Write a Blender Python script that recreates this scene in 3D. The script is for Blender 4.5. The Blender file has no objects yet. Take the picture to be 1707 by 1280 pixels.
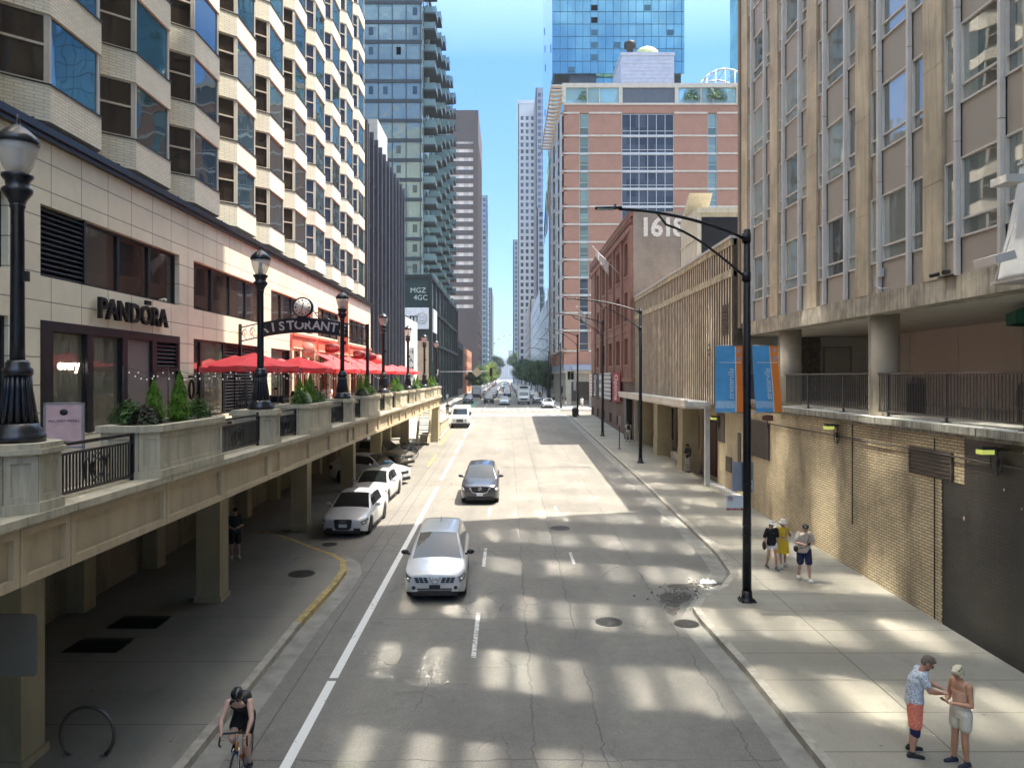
import bpy, bmesh, math, random
from mathutils import Vector, Matrix, Euler
random.seed(7)
R = math.radians
S = bpy.context.scene
COL = S.collection
# ---------------------------------------------------------------- camera, world, sun, exposure
cam = bpy.data.objects.new('camera', bpy.data.cameras.new('camera')); COL.objects.link(cam)
cam.location = (0, 0, 7.0); cam.rotation_euler = (R(90), 0, 0)
cam.data.sensor_width = 36; cam.data.lens = 36 * 1280 / 1707
cam.data.shift_x = 0.005; cam.data.shift_y = -0.007
cam.data.clip_start = 0.1; cam.data.clip_end = 20000
S.camera = cam
SUN = Vector((0.389, 0.101, 1.0)).normalized()
EL = math.asin(SUN.z); AZ = math.atan2(SUN.x, SUN.y)
w = bpy.data.worlds.new('World'); S.world = w; w.use_nodes = True
nt = w.node_tree; sky = nt.nodes.new('ShaderNodeTexSky'); sky.sky_type = 'NISHITA'; sky.sun_disc = False
sky.sun_elevation = EL; sky.sun_rotation = AZ; sky.air_density = 1.0; sky.dust_density = 0.6; sky.ozone_density = 1.3
bg = nt.nodes['Background']; bg.inputs[1].default_value = 0.15
wm = nt.nodes.new('ShaderNodeMix'); wm.data_type = 'RGBA'; wm.blend_type = 'MULTIPLY'; wm.inputs[0].default_value = 1
wt = nt.nodes.new('ShaderNodeTexCoord'); ws_ = nt.nodes.new('ShaderNodeSeparateXYZ'); nt.links.new(wt.outputs['Generated'], ws_.inputs[0])
wr_ = nt.nodes.new('ShaderNodeValToRGB'); nt.links.new(ws_.outputs[2], wr_.inputs[0])
wr_.color_ramp.elements[0].position = 0.0; wr_.color_ramp.elements[0].color = (.175, .235, .34, 1)
wr_.color_ramp.elements[1].position = .85; wr_.color_ramp.elements[1].color = (2.5, 2.0, 1.35, 1)
e_ = wr_.color_ramp.elements.new(.38); e_.color = (.19, .32, .48, 1)
nt.links.new(wr_.outputs[0], wm.inputs[7])
nt.links.new(sky.outputs[0], wm.inputs[6]); nt.links.new(wm.outputs[2], bg.inputs[0])
sl = bpy.data.lights.new('sun', 'SUN'); sl.energy = 2.5; sl.angle = R(0.5); sl.color = (1.0, 0.94, 0.84)
sun = bpy.data.objects.new('sun', sl); COL.objects.link(sun)
sun.rotation_euler = SUN.to_track_quat('Z', 'Y').to_euler()
S.view_settings.view_transform = 'Standard'; S.view_settings.look = 'None'; S.view_settings.gamma = 1
S.view_settings.exposure = 2.25
cy = S.cycles
cy.max_bounces = 8; cy.diffuse_bounces = 4; cy.glossy_bounces = 4; cy.transmission_bounces = 6; cy.transparent_max_bounces = 8
cy.caustics_reflective = True; cy.blur_glossy = 0.0; cy.use_guiding = True; cy.caustics_refractive = False; cy.sample_clamp_indirect = 0
cy.use_denoising = True

# ---------------------------------------------------------------- helpers
def gz(y):
    return 0.0234 * max(-60, min(y, 94.5))
class MB:
    def __init__(s): s.v = []; s.f = []; s.m = []; s.sm = []
    def add(s, vs, fs, m=0, smooth=False, M=None):
        b = len(s.v)
        s.v += [tuple(M @ Vector(v)) for v in vs] if M is not None else [tuple(v) for v in vs]
        for f in fs: s.f.append([b + i for i in f]); s.m.append(m); s.sm.append(smooth)
        return s
    def box(s, x0, x1, y0, y1, z0, z1, m=0, M=None):
        x0, x1 = min(x0, x1), max(x0, x1); y0, y1 = min(y0, y1), max(y0, y1); z0, z1 = min(z0, z1), max(z0, z1)
        v = [(x, y, z) for z in (z0, z1) for y in (y0, y1) for x in (x0, x1)]
        return s.add(v, [(0,2,3,1),(4,5,7,6),(0,1,5,4),(2,6,7,3),(0,4,6,2),(1,3,7,5)], m, False, M)
    def quad(s, a, b, c, d, m=0): return s.add([a, b, c, d], [(0,1,2,3)], m)
    def prism(s, poly, z0, z1, m=0, M=None):
        n = len(poly)
        v = [(p[0], p[1], z0) for p in poly] + [(p[0], p[1], z1) for p in poly]
        f = [tuple(range(n))[::-1], tuple(range(n, 2*n))] + [(i, (i+1) % n, n+(i+1) % n, n+i) for i in range(n)]
        return s.add(v, f, m, False, M)
    def cyl(s, p0, p1, r0, r1=None, n=12, m=0, smooth=True, caps=True):
        r1 = r0 if r1 is None else r1
        p0 = Vector(p0); p1 = Vector(p1); d = (p1 - p0)
        q = d.to_track_quat('Z', 'Y'); v = []
        for p, r in ((p0, r0), (p1, r1)):
            for i in range(n):
                a = 2*math.pi*i/n; v.append(p + q @ Vector((r*math.cos(a), r*math.sin(a), 0)))
        f = [(i, (i+1) % n, n+(i+1) % n, n+i) for i in range(n)]
        s.add(v, f, m, smooth)
        if caps:
            b = len(s.v) - 2*n
            s.f.append([b+i for i in range(n)][::-1]); s.m.append(m); s.sm.append(False)
            s.f.append([b+n+i for i in range(n)]); s.m.append(m); s.sm.append(False)
        return s
    def tube(s, pts, r, n=8, m=0, closed=False):
        pts = [Vector(p) for p in pts]; N = len(pts)
        rr = r if isinstance(r, (list, tuple)) else [r]*N
        up = Vector((0, 0, 1)); v = []
        t0 = (pts[1]-pts[0]).normalized()
        a = t0.cross(up)
        if a.length < 1e-3: a = t0.cross(Vector((0, 1, 0)))
        a.normalize()
        for i, p in enumerate(pts):
            if closed: t = pts[(i+1) % N] - pts[i-1]
            else: t = pts[min(i+1, N-1)] - pts[max(i-1, 0)]
            t.normalize(); a = (a - t*a.dot(t)).normalized(); b = t.cross(a)
            for k in range(n):
                g = 2*math.pi*k/n; v.append(p + (a*math.cos(g) + b*math.sin(g))*rr[i])
        f = []
        for i in range(N if closed else N-1):
            j = (i+1) % N
            for k in range(n): f.append((i*n+k, i*n+(k+1) % n, j*n+(k+1) % n, j*n+k))
        if not closed: f += [tuple(range(n))[::-1], tuple((N-1)*n+k for k in range(n))]
        return s.add(v, f, m, True)
    def lathe(s, prof, c=(0, 0, 0), n=20, m=0, smooth=True, M=None, sy=1.0):
        v = []; f = []
        for (r, z) in prof:
            for k in range(n):
                a = 2*math.pi*(k+.5)/n; v.append((c[0]+r*math.cos(a), c[1]+r*math.sin(a)*sy, c[2]+z))
        for i in range(len(prof)-1):
            for k in range(n): f.append((i*n+k, i*n+(k+1) % n, (i+1)*n+(k+1) % n, (i+1)*n+k))
        f += [tuple(range(n))[::-1], tuple((len(prof)-1)*n+k for k in range(n))]
        return s.add(v, f, m, smooth, M)
    def ell(s, c, r, n=16, k=10, m=0, M=None):
        if not isinstance(r, (tuple, list)): r = (r, r, r)
        v = [(c[0], c[1], c[2]-r[2])]
        for i in range(1, k):
            t = math.pi*i/k
            for j in range(n):
                a = 2*math.pi*j/n
                v.append((c[0]+r[0]*math.sin(t)*math.cos(a), c[1]+r[1]*math.sin(t)*math.sin(a), c[2]-r[2]*math.cos(t)))
        v.append((c[0], c[1], c[2]+r[2])); f = []
        for j in range(n):
            f.append((0, 1+(j+1) % n, 1+j)); L = len(v)-1; b = 1+(k-2)*n
            f.append((L, b+j, b+(j+1) % n))
        for i in range(k-2):
            for j in range(n): f.append((1+i*n+j, 1+i*n+(j+1) % n, 1+(i+1)*n+(j+1) % n, 1+(i+1)*n+j))
        return s.add(v, f, m, True, M)
    def loft(s, rings, m=0, smooth=True, caps=True):
        n = len(rings[0]); v = [p for r in rings for p in r]; f = []
        for i in range(len(rings)-1):
            for k in range(n): f.append((i*n+k, i*n+(k+1) % n, (i+1)*n+(k+1) % n, (i+1)*n+k))
        if caps: f += [tuple(range(n))[::-1], tuple((len(rings)-1)*n+k for k in range(n))]
        return s.add(v, f, m, smooth)
    def mesh(s, name, mats):
        me = bpy.data.meshes.new(name); me.from_pydata(s.v, [], s.f)
        if not isinstance(mats, (list, tuple)): mats = [mats]
        for x in mats: me.materials.append(x)
        me.polygons.foreach_set('material_index', s.m); me.polygons.foreach_set('use_smooth', s.sm)
        uv = me.uv_layers.new(name='UVMap'); d = [0.0]*(2*len(me.loops)); V = s.v
        for p in me.polygons:
            nx, ny, nz = p.normal; ax, ay, az = abs(nx), abs(ny), abs(nz)
            for li in p.loop_indices:
                c = V[me.loops[li].vertex_index]
                if az > ax and az > ay: u = (c[0], c[1])
                elif ax >= ay: u = (c[1], c[2])
                else: u = (c[0], c[2])
                d[2*li] = u[0]; d[2*li+1] = u[1]
        uv.data.foreach_set('uv', d); me.validate(); me.update()
        return me
    def build(s, name, mats, parent=None, loc=None, rz=None):
        return link(name, s.mesh(name, mats), parent, loc, rz)
def link(name, me, parent=None, loc=None, rz=None):
    o = bpy.data.objects.new(name, me); COL.objects.link(o)
    if parent is not None: o.parent = parent
    if loc is not None: o.location = loc
    if rz is not None: o.rotation_euler = (0, 0, rz)
    return o
def tag(o, label, cat, group=None, kind=None):
    if label: o['label'] = label
    if cat: o['category'] = cat
    if group: o['group'] = group
    if kind: o['kind'] = kind
    return o
def thing(name, label, cat, loc=(0, 0, 0), rz=0, group=None):
    o = bpy.data.objects.new(name, None); COL.objects.link(o); o.location = loc; o.rotation_euler = (0, 0, rz)
    o.empty_display_size = .2
    return tag(o, label, cat, group)
def struct(o): o['kind'] = 'structure'; return o
def stuffpart(o): o['kind'] = 'stuff'; return o
def dup(r, loc, rz=None, label=None, cat=None, group=None, swap=None, scale=None):
    """copy a thing with its parts and sub-parts; swap: {material name: material}"""
    def cp(o, par):
        c = o.copy(); COL.objects.link(c)
        if par is not None: c.parent = par
        if swap and o.type == 'MESH':
            for i, sl_ in enumerate(c.material_slots):
                nm_ = sl_.material.name if sl_.material else None
                if nm_ in swap: sl_.link = 'OBJECT'; sl_.material = swap[nm_]
        for ch in list(o.children): cp(ch, c)
        return c
    c = cp(r, None); c.location = loc
    if rz is not None: c.rotation_euler = (0, 0, rz)
    if scale is not None: c.scale = (scale,)*3 if not isinstance(scale, tuple) else scale
    if label: c['label'] = label
    if cat: c['category'] = cat
    if group: c['group'] = group
    return c
def textmesh(body, size, extrude, mat, name, parent=None, M=None, align='CENTER', spacing=1.0, sx=1.0, offset=0.0):
    cu = bpy.data.curves.new(name, 'FONT'); cu.body = body; cu.size = size; cu.extrude = extrude
    cu.align_x = align; cu.align_y = 'CENTER'; cu.space_character = spacing; cu.offset = offset; cu.resolution_u = 3
    t = bpy.data.objects.new(name+'_curve', cu); COL.objects.link(t)
    dg = bpy.context.evaluated_depsgraph_get(); dg.update()
    me = bpy.data.meshes.new_from_object(t.evaluated_get(dg)); bpy.data.objects.remove(t); bpy.data.curves.remove(cu)
    me.name = name
    me.transform(Matrix.Diagonal((sx, 1, 1, 1)))
    if M is not None: me.transform(M)
    me.materials.clear(); me.materials.append(mat)
    return link(name, me, parent)
# orientation matrices: text plane facing +x (reads toward +y), -x (reads toward -y), -y (reads toward +x)
def M_px(x, y, z): return Matrix(((0,0,1,x),(1,0,0,y),(0,1,0,z),(0,0,0,1)))
def M_nx(x, y, z): return Matrix(((0,0,-1,x),(-1,0,0,y),(0,1,0,z),(0,0,0,1)))
def M_ny(x, y, z): return Matrix(((1,0,0,x),(0,0,-1,y),(0,1,0,z),(0,0,0,1)))

# ---------------------------------------------------------------- materials
def newmat(name):
    m = bpy.data.materials.new(name); m.use_nodes = True
    return m, m.node_tree, m.node_tree.nodes['Principled BSDF']
def _n(t, typ, **k):
    n = t.nodes.new(typ)
    for a, b in k.items():
        if a.startswith('i_'):
            key = a[2:]; key = int(key) if key.isdigit() else key
            n.inputs[key].default_value = b
        else: setattr(n, a, b)
    return n
def mth(t, op, a, b=None, c=None, clamp=False):
    n = t.nodes.new('ShaderNodeMath'); n.operation = op; n.use_clamp = clamp
    for i, x in enumerate((a, b, c)):
        if x is None: continue
        if isinstance(x, (int, float)): n.inputs[i].default_value = x
        else: t.links.new(x, n.inputs[i])
    return n.outputs[0]
def mixc(t, fac, a, b, mode='MIX'):
    n = t.nodes.new('ShaderNodeMix'); n.data_type = 'RGBA'; n.blend_type = mode
    def st(sock, x):
        if isinstance(x, (int, float)): sock.default_value = x
        elif isinstance(x, tuple): sock.default_value = (*x, 1) if len(x) == 3 else x
        else: t.links.new(x, sock)
    st(n.inputs[0], fac); st(n.inputs[6], a); st(n.inputs[7], b)
    return n.outputs[2]
def noise(t, vec, scale, detail=4, rough=.55, dist=0):
    n = _n(t, 'ShaderNodeTexNoise'); n.inputs['Scale'].default_value = scale; n.inputs['Detail'].default_value = detail
    n.inputs['Roughness'].default_value = rough; n.inputs['Distortion'].default_value = dist
    t.links.new(vec, n.inputs['Vector']); return n.outputs['Fac']
def ramp(t, fac, a, b, lo=0.0, hi=1.0):
    n = _n(t, 'ShaderNodeMapRange', clamp=True); t.links.new(fac, n.inputs[0])
    for i, x in zip((1, 2, 3, 4), (a, b, lo, hi)): n.inputs[i].default_value = x
    return n.outputs[0]
def geo(t):
    return _n(t, 'ShaderNodeNewGeometry').outputs['Position']
def scl(t, vec, s3):
    n = _n(t, 'ShaderNodeVectorMath', operation='MULTIPLY'); t.links.new(vec, n.inputs[0]); n.inputs[1].default_value = s3
    return n.outputs[0]
def uvn(t): return _n(t, 'ShaderNodeUVMap').outputs[0]
def objn(t): return _n(t, 'ShaderNodeTexCoord').outputs['Object']
def bumpn(t, h, strength, dist=.02):
    n = _n(t, 'ShaderNodeBump'); n.inputs['Strength'].default_value = strength; n.inputs['Distance'].default_value = dist
    t.links.new(h, n.inputs['Height']); return n.outputs[0]
def pm(name, col, rough=.6, metal=0.0, var=.12, vs=1.5, streak=0.0, bump=0.0, bs=60, coat=0.0, spec=.5, ior=None, stain=None):
    m, t, b = newmat(name)
    P = objn(t)
    c = None
    f = noise(t, P, vs, 5)
    k = ramp(t, f, .3, .7, 1-var, 1+var)
    c = mixc(t, 1.0, col, k, 'MULTIPLY')
    if streak:
        g = noise(t, scl(t, P, (3.0, 3.0, .25)), 2.2, 6, .65)
        c = mixc(t, ramp(t, g, .45, .72, 0, streak), c, stain or tuple(x*.35 for x in col))
    t.links.new(c, b.inputs['Base Color'])
    b.inputs['Roughness'].default_value = rough; b.inputs['Metallic'].default_value = metal
    b.inputs['Coat Weight'].default_value = coat; b.inputs['Coat Roughness'].default_value = .03
    b.inputs['Specular IOR Level'].default_value = spec
    if ior: b.inputs['IOR'].default_value = ior
    if bump: t.links.new(bumpn(t, noise(t, P, bs, 3), bump), b.inputs['Normal'])
    return m
def glassm(name, col, ior=1.9, rough=.02, metal=0.0, wob=.04, var=.3, cell=(1.4, 1.0), tint=None, ws=.35):
    """reflective building glass: opaque dark body, wavy reflection, every pane a little different"""
    m, t, b = newmat(name)
    P = objn(t); G = geo(t)
    cellv = _n(t, 'ShaderNodeTexWhiteNoise', noise_dimensions='3D')
    sn = _n(t, 'ShaderNodeVectorMath', operation='SNAP'); t.links.new(G, sn.inputs[0]); sn.inputs[1].default_value = (cell[0], cell[0], cell[1])
    t.links.new(sn.outputs[0], cellv.inputs[0])
    k = ramp(t, cellv.outputs[0], 0, 1, 1-var, 1+var)
    c = mixc(t, 1.0, col, k, 'MULTIPLY')
    if tint: c = mixc(t, ramp(t, noise(t, G, .05, 3), .4, .6), c, tint)
    t.links.new(c, b.inputs['Base Color'])
    b.inputs['Roughness'].default_value = rough; b.inputs['Metallic'].default_value = metal; b.inputs['IOR'].default_value = ior
    if wob:
        h = noise(t, G, ws, 2); h2 = mth(t, 'MULTIPLY', cellv.outputs[0], 0.0)
        bn = _n(t, 'ShaderNodeBump'); bn.inputs['Strength'].default_value = 1.0; bn.inputs['Distance'].default_value = wob
        t.links.new(h, bn.inputs['Height']); t.links.new(bn.outputs[0], b.inputs['Normal'])
    return m
def brickm(name, c1, c2, mortar, bw=.22, bh=.075, ms=.012, bump=.4, var=.25, offset=.5, dirt=0.0, dirtcol=(.03, .028, .025), rough=.85):
    m, t, b = newmat(name)
    U = uvn(t); G = geo(t)
    br = _n(t, 'ShaderNodeTexBrick', offset=offset, squash=1.0)
    t.links.new(U, br.inputs['Vector'])
    br.inputs['Color1'].default_value = (*c1, 1); br.inputs['Color2'].default_value = (*c2, 1); br.inputs['Mortar'].default_value = (*mortar, 1)
    br.inputs['Scale'].default_value = 1; br.inputs['Mortar Size'].default_value = ms; br.inputs['Mortar Smooth'].default_value = .1
    br.inputs['Brick Width'].default_value = bw; br.inputs['Row Height'].default_value = bh
    c = mixc(t, 1.0, br.outputs['Color'], ramp(t, noise(t, G, .6, 6, .65), .3, .7, 1-var, 1+var), 'MULTIPLY')
    if dirt:
        g = noise(t, scl(t, G, (1, 1, .35)), .9, 7, .7)
        c = mixc(t, ramp(t, g, .5, .68, 0, dirt), c, dirtcol)
    t.links.new(c, b.inputs['Base Color']); b.inputs['Roughness'].default_value = rough
    inv = mth(t, 'SUBTRACT', 1.0, br.outputs['Fac'])
    t.links.new(bumpn(t, inv, bump, .01), b.inputs['Normal'])
    return m
def lines_mask(t, coord, positions, wobble, w):
    """1 on thin lines at the given coordinate positions"""
    c = mth(t, 'ADD', coord, wobble) if wobble is not None else coord
    out = None
    for p in positions:
        d = mth(t, 'ABSOLUTE', mth(t, 'SUBTRACT', c, p))
        k = ramp(t, d, w*.4, w, 1, 0)
        out = k if out is None else mth(t, 'MAXIMUM', out, k)
    return out
def period_mask(t, coord, period, off, w, wobble=None):
    c = mth(t, 'ADD', coord, off)
    if wobble is not None: c = mth(t, 'ADD', c, wobble)
    f = mth(t, 'PINGPONG', c, period/2)
    return ramp(t, f, w*.4, w, 1, 0)
def roadm():
    m, t, b = newmat('asphalt_road'); G = geo(t)
    sep = _n(t, 'ShaderNodeSeparateXYZ'); t.links.new(G, sep.inputs[0]); X, Y = sep.outputs[0], sep.outputs[1]
    big = noise(t, scl(t, G, (1, .35, 1)), .45, 6, .6); fine = noise(t, G, 60, 3, .7); mid = noise(t, G, 4, 5, .7)
    c = mixc(t, ramp(t, big, .3, .7), (.15, .138, .118), (.215, .20, .168))
    c = mixc(t, 1.0, c, ramp(t, fine, .3, .7, .58, 1.42), 'MULTIPLY')
    c = mixc(t, ramp(t, noise(t, G, 1.1, 7, .72), .56, .66, 0, .35), c, (.10, .093, .08))
    c = mixc(t, 1.0, c, ramp(t, mid, .3, .7, .9, 1.1), 'MULTIPLY')
    sp = _n(t, 'ShaderNodeTexVoronoi', feature='F1'); sp.inputs['Scale'].default_value = 38; t.links.new(G, sp.inputs['Vector'])
    c = mixc(t, ramp(t, sp.outputs['Distance'], .1, .22, .55, 0), c, (.42, .41, .38))
    # tyre tracks / oil along the lanes
    tr = mth(t, 'PINGPONG', mth(t, 'ADD', X, .78+.9), 1.75/2)
    c = mixc(t, mth(t, 'MULTIPLY', ramp(t, tr, 0, .35, .22, 0), ramp(t, noise(t, scl(t, G, (1, .1, 1)), .8, 3), .35, .6)), c, (.1, .1, .1))
    # patches laid in squares
    wob = mth(t, 'MULTIPLY', mth(t, 'SUBTRACT', noise(t, scl(t, G, (.01, 1, 0)), .9, 7, .75), .5), .55)
    wob2 = mth(t, 'MULTIPLY', mth(t, 'SUBTRACT', noise(t, scl(t, G, (1, .02, 0)), .9, 6, .7), .5), .5)
    cr = lines_mask(t, X, [.5, 1.75, 4.35], wob, .02)
    cr = mth(t, 'MULTIPLY', cr, ramp(t, noise(t, G, .5, 4), .36, .5))
    jo = lines_mask(t, X, [-5.05, -4.55], None, .02)
    tj = mth(t, 'MULTIPLY', period_mask(t, Y, 7.3, 1.2, .028, wob2), ramp(t, noise(t, G, .23, 3), .4, .5, .1, .9))
    vo = _n(t, 'ShaderNodeTexVoronoi', feature='DISTANCE_TO_EDGE'); vo.inputs['Scale'].default_value = .8
    dv = _n(t, 'ShaderNodeVectorMath', operation='ADD'); nn = _n(t, 'ShaderNodeTexNoise'); nn.inputs['Scale'].default_value = 2.2; nn.inputs['Detail'].default_value = 6
    t.links.new(G, nn.inputs['Vector']); sc_ = scl(t, nn.outputs['Color'], (.5, .5, 0)); t.links.new(G, dv.inputs[0]); t.links.new(sc_, dv.inputs[1]); t.links.new(dv.outputs[0], vo.inputs['Vector'])
    vc = mth(t, 'MULTIPLY', ramp(t, vo.outputs['Distance'], .004, .014, 1, 0), ramp(t, noise(t, G, .22, 3), .5, .6))
    k = mth(t, 'MAXIMUM', mth(t, 'MAXIMUM', cr, jo), mth(t, 'MAXIMUM', tj, vc))
    c = mixc(t, mth(t, 'MULTIPLY', k, .6), c, (.06, .055, .048))
    t.links.new(c, b.inputs['Base Color']); b.inputs['Roughness'].default_value = .85
    h = mth(t, 'SUBTRACT', fine, mth(t, 'MULTIPLY', k, 2.0))
    t.links.new(bumpn(t, h, .5, .012), b.inputs['Normal'])
    return m
def pavem(name, base, base2, xs, py, off=0.0, dark=(.04, .038, .03)):
    m, t, b = newmat(name); G = geo(t)
    sep = _n(t, 'ShaderNodeSeparateXYZ'); t.links.new(G, sep.inputs[0]); X, Y = sep.outputs[0], sep.outputs[1]
    c = mixc(t, ramp(t, noise(t, G, .5, 6, .6), .3, .7), base, base2)
    c = mixc(t, 1.0, c, ramp(t, noise(t, G, 45, 3, .7), .3, .7, .86, 1.14), 'MULTIPLY')
    c = mixc(t, ramp(t, noise(t, scl(t, G, (1, .4, 1)), 1.6, 6, .7), .55, .75, 0, .4), c, tuple(x*.5 for x in base))
    sp = _n(t, 'ShaderNodeTexVoronoi', feature='F1'); sp.inputs['Scale'].default_value = 1.3; t.links.new(G, sp.inputs['Vector'])
    c = mixc(t, ramp(t, sp.outputs['Distance'], .03, .05, .7, 0), c, tuple(x*.3 for x in base))
    # slab to slab difference
    wn = _n(t, 'ShaderNodeTexWhiteNoise', noise_dimensions='1D'); t.links.new(mth(t, 'FLOOR', mth(t, 'DIVIDE', mth(t, 'ADD', Y, off+py/2), py)), wn.inputs['W'])
    c = mixc(t, 1.0, c, ramp(t, wn.outputs[0], 0, 1, .9, 1.08), 'MULTIPLY')
    k = period_mask(t, Y, py, off, .016)
    if xs: k = mth(t, 'MAXIMUM', k, lines_mask(t, X, xs, None, .016))
    c = mixc(t, mth(t, 'MULTIPLY', k, .8), c, dark)
    t.links.new(c, b.inputs['Base Color']); b.inputs['Roughness'].default_value = .8
    t.links.new(bumpn(t, mth(t, 'SUBTRACT', noise(t, G, 45, 3), mth(t, 'MULTIPLY', k, 2)), .35, .01), b.inputs['Normal'])
    return m
def leafm(name, c1, c2, trans=.25):
    m, t, b = newmat(name)
    g = _n(t, 'ShaderNodeNewGeometry')
    c = mixc(t, g.outputs['Random Per Island'], c1, c2)
    t.links.new(c, b.inputs['Base Color']); b.inputs['Roughness'].default_value = .55
    b.inputs['Specular IOR Level'].default_value = .3
    tr = _n(t, 'ShaderNodeBsdfTranslucent'); t.links.new(c, tr.inputs[0])
    mx = _n(t, 'ShaderNodeMixShader'); mx.inputs[0].default_value = trans
    t.links.new(b.outputs[0], mx.inputs[1]); t.links.new(tr.outputs[0], mx.inputs[2])
    t.links.new(mx.outputs[0], t.nodes['Material Output'].inputs[0]); return m
def emit(name, col, st):
    m, t, b = newmat(name); b.inputs['Base Color'].default_value = (*col, 1)
    b.inputs['Emission Color'].default_value = (*col, 1); b.inputs['Emission Strength'].default_value = st; return m
def clearglass(name, col=(1, 1, 1), rough=0.0, alpha=.35):
    m, t, b = newmat(name); b.inputs['Base Color'].default_value = (*col, 1); b.inputs['Roughness'].default_value = rough
    tr = _n(t, 'ShaderNodeBsdfTransparent'); tr.inputs[0].default_value = (*[min(1, x*.95) for x in col], 1)
    mx = _n(t, 'ShaderNodeMixShader'); mx.inputs[0].default_value = alpha
    t.links.new(tr.outputs[0], mx.inputs[1]); t.links.new(b.outputs[0], mx.inputs[2])
    t.links.new(mx.outputs[0], t.nodes['Material Output'].inputs[0]); return m

M_road = roadm()
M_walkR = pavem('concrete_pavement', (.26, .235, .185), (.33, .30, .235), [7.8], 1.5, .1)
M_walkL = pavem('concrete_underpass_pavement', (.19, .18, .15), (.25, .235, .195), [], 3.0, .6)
M_walkF = pavem('concrete_far_pavement', (.36, .34, .3), (.44, .41, .36), [], 1.5, .1)
M_kerb = pm('kerb_concrete', (.36, .33, .27), .85, var=.3, vs=2.5, bump=.3, streak=.3)
M_gutter = pm('gutter_concrete', (.25, .235, .2), .85, var=.25, vs=2, bump=.3)
def paintm(name, col, wear=.45):
    m, t, b = newmat(name); G = geo(t)
    f = noise(t, G, 9, 7, .75); g = noise(t, G, 1.2, 3)
    k = ramp(t, mth(t, 'ADD', f, mth(t, 'MULTIPLY', g, .5)), wear+.26, wear+.40, 0, 1)
    c = mixc(t, k, (.2, .19, .165), col)
    t.links.new(c, b.inputs['Base Color']); b.inputs['Roughness'].default_value = .7; return m
M_white = paintm('road_paint_white', (.72, .70, .64), .25)
M_worn = paintm('road_paint_worn', (.62, .60, .55), .38)
M_yellow = paintm('road_paint_yellow', (.50, .36, .08), .27)
M_bikegreen = paintm('bike_lane_green', (.16, .26, .20), .2)
M_stone = brickm('pale_stone_panels', (.66, .60, .45), (.72, .655, .49), (.22, .18, .14), 1.36, .68, .014, .25, .10, 0.0, rough=.7)
M_baybrick = brickm('cream_glazed_brick', (.74, .69, .54), (.66, .615, .48), (.46, .40, .31), .3, .085, .008, .3, .08)
M_dkmetal = pm('dark_bronze_metal', (.018, .017, .018), .4, .3, var=.2)
M_black = pm('black_painted_iron', (.010, .011, .016), .32, .2, var=.3, vs=6, coat=.2)
M_precast = pm('tan_precast_concrete', (.50, .40, .255), .8, var=.12, vs=1.2, streak=.3, bump=.15, stain=(.17, .14, .10))
M_planter = pm('grey_tan_precast', (.50, .445, .32), .85, var=.15, vs=1.5, streak=.6, bump=.2, stain=(.18, .165, .13))
M_column = pm('tan_painted_column', (.40, .35, .22), .7, var=.12, vs=1, streak=.3, stain=(.22, .19, .12))
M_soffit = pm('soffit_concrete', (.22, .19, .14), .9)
M_framecream = pm('cream_window_frame', (.50, .45, .36), .5, .1)
M_winDark = glassm('dark_window_glass', (.030, .022, .018), 1.55, .03, cell=(1.1, .9), wob=.01)
M_winBlue = glassm('blue_mirror_glass', (.10, .15, .165), 1.9, .02, metal=.75, var=.35, cell=(4.4, 2.65), wob=.02)
M_winUp = glassm('sun_patch_silvered_glass', (.74, .76, .77), 1.9, .046, metal=1.0, var=.3, cell=(4.4, 2.65), wob=0)  # unseen upper panes, silvering added to throw stronger sun patches on the street
M_winShop = glassm('shop_window_glass', (.05, .045, .038), 1.7, .015, wob=.012, cell=(1.9, 9))
M_curtain = pm('window_blind', (.17, .15, .12), .9, var=.3, vs=3)
M_panelgrey = pm('taupe_panel', (.17, .145, .135), .45, .0, var=.05)
# ---------------------------------------------------------------- ground, road, pavements
def slab(mb, poly, dz0, dz1, m=0):
    n = len(poly)
    v = [(x, y, gz(y)+dz0) for x, y in poly] + [(x, y, gz(y)+dz1) for x, y in poly]
    f = [tuple(range(n))[::-1], tuple(range(n, 2*n))] + [(i, (i+1) % n, n+(i+1) % n, n+i) for i in range(n)]
    mb.add(v, f, m); return mb
def sheet(mb, poly, dz, m=0):
    mb.add([(x, y, gz(y)+dz) for x, y in poly], [tuple(range(len(poly)))], m); return mb
def rect(x0, x1, y0, y1): return [(x0, y0), (x1, y0), (x1, y1), (x0, y1)]
def ribbon(mb, path, w0, w1, dz0, dz1, m=0):
    """strip to the side of a path (offsets w0..w1 to its right)"""
    P = [Vector(p) for p in path]; L = []; Q = []
    for i, p in enumerate(P):
        t = (P[min(i+1, len(P)-1)] - P[max(i-1, 0)]).normalized(); n = Vector((t.y, -t.x))
        L.append(p + n*w0); Q.append(p + n*w1)
    k = len(P); v = []
    for i in range(k):
        for q, dz in ((L[i], dz0), (L[i], dz1), (Q[i], dz1), (Q[i], dz0)): v.append((q.x, q.y, gz(q.y)+dz))
    f = []
    for i in range(k-1):
        for a in range(4): f.append((i*4+a, i*4+(a+1) % 4, (i+1)*4+(a+1) % 4, (i+1)*4+a))
    f += [(3, 2, 1, 0), tuple((k-1)*4+a for a in range(4))]
    mb.add(v, f, m); return mb
M_ground = pm('ground_fill', (.22, .21, .19), .9)
g = MB(); g.quad((-3000, -60, gz(-60)-.03), (3000, -60, gz(-60)-.03), (3000, 94.5, gz(95)-.03), (-3000, 94.5, gz(95)-.03))
g.quad((-3000, 94.5, gz(95)-.03), (3000, 94.5, gz(95)-.03), (3000, 9000, gz(95)-.03), (-3000, 9000, gz(95)-.03))
struct(g.build('ground', M_ground))
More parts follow.
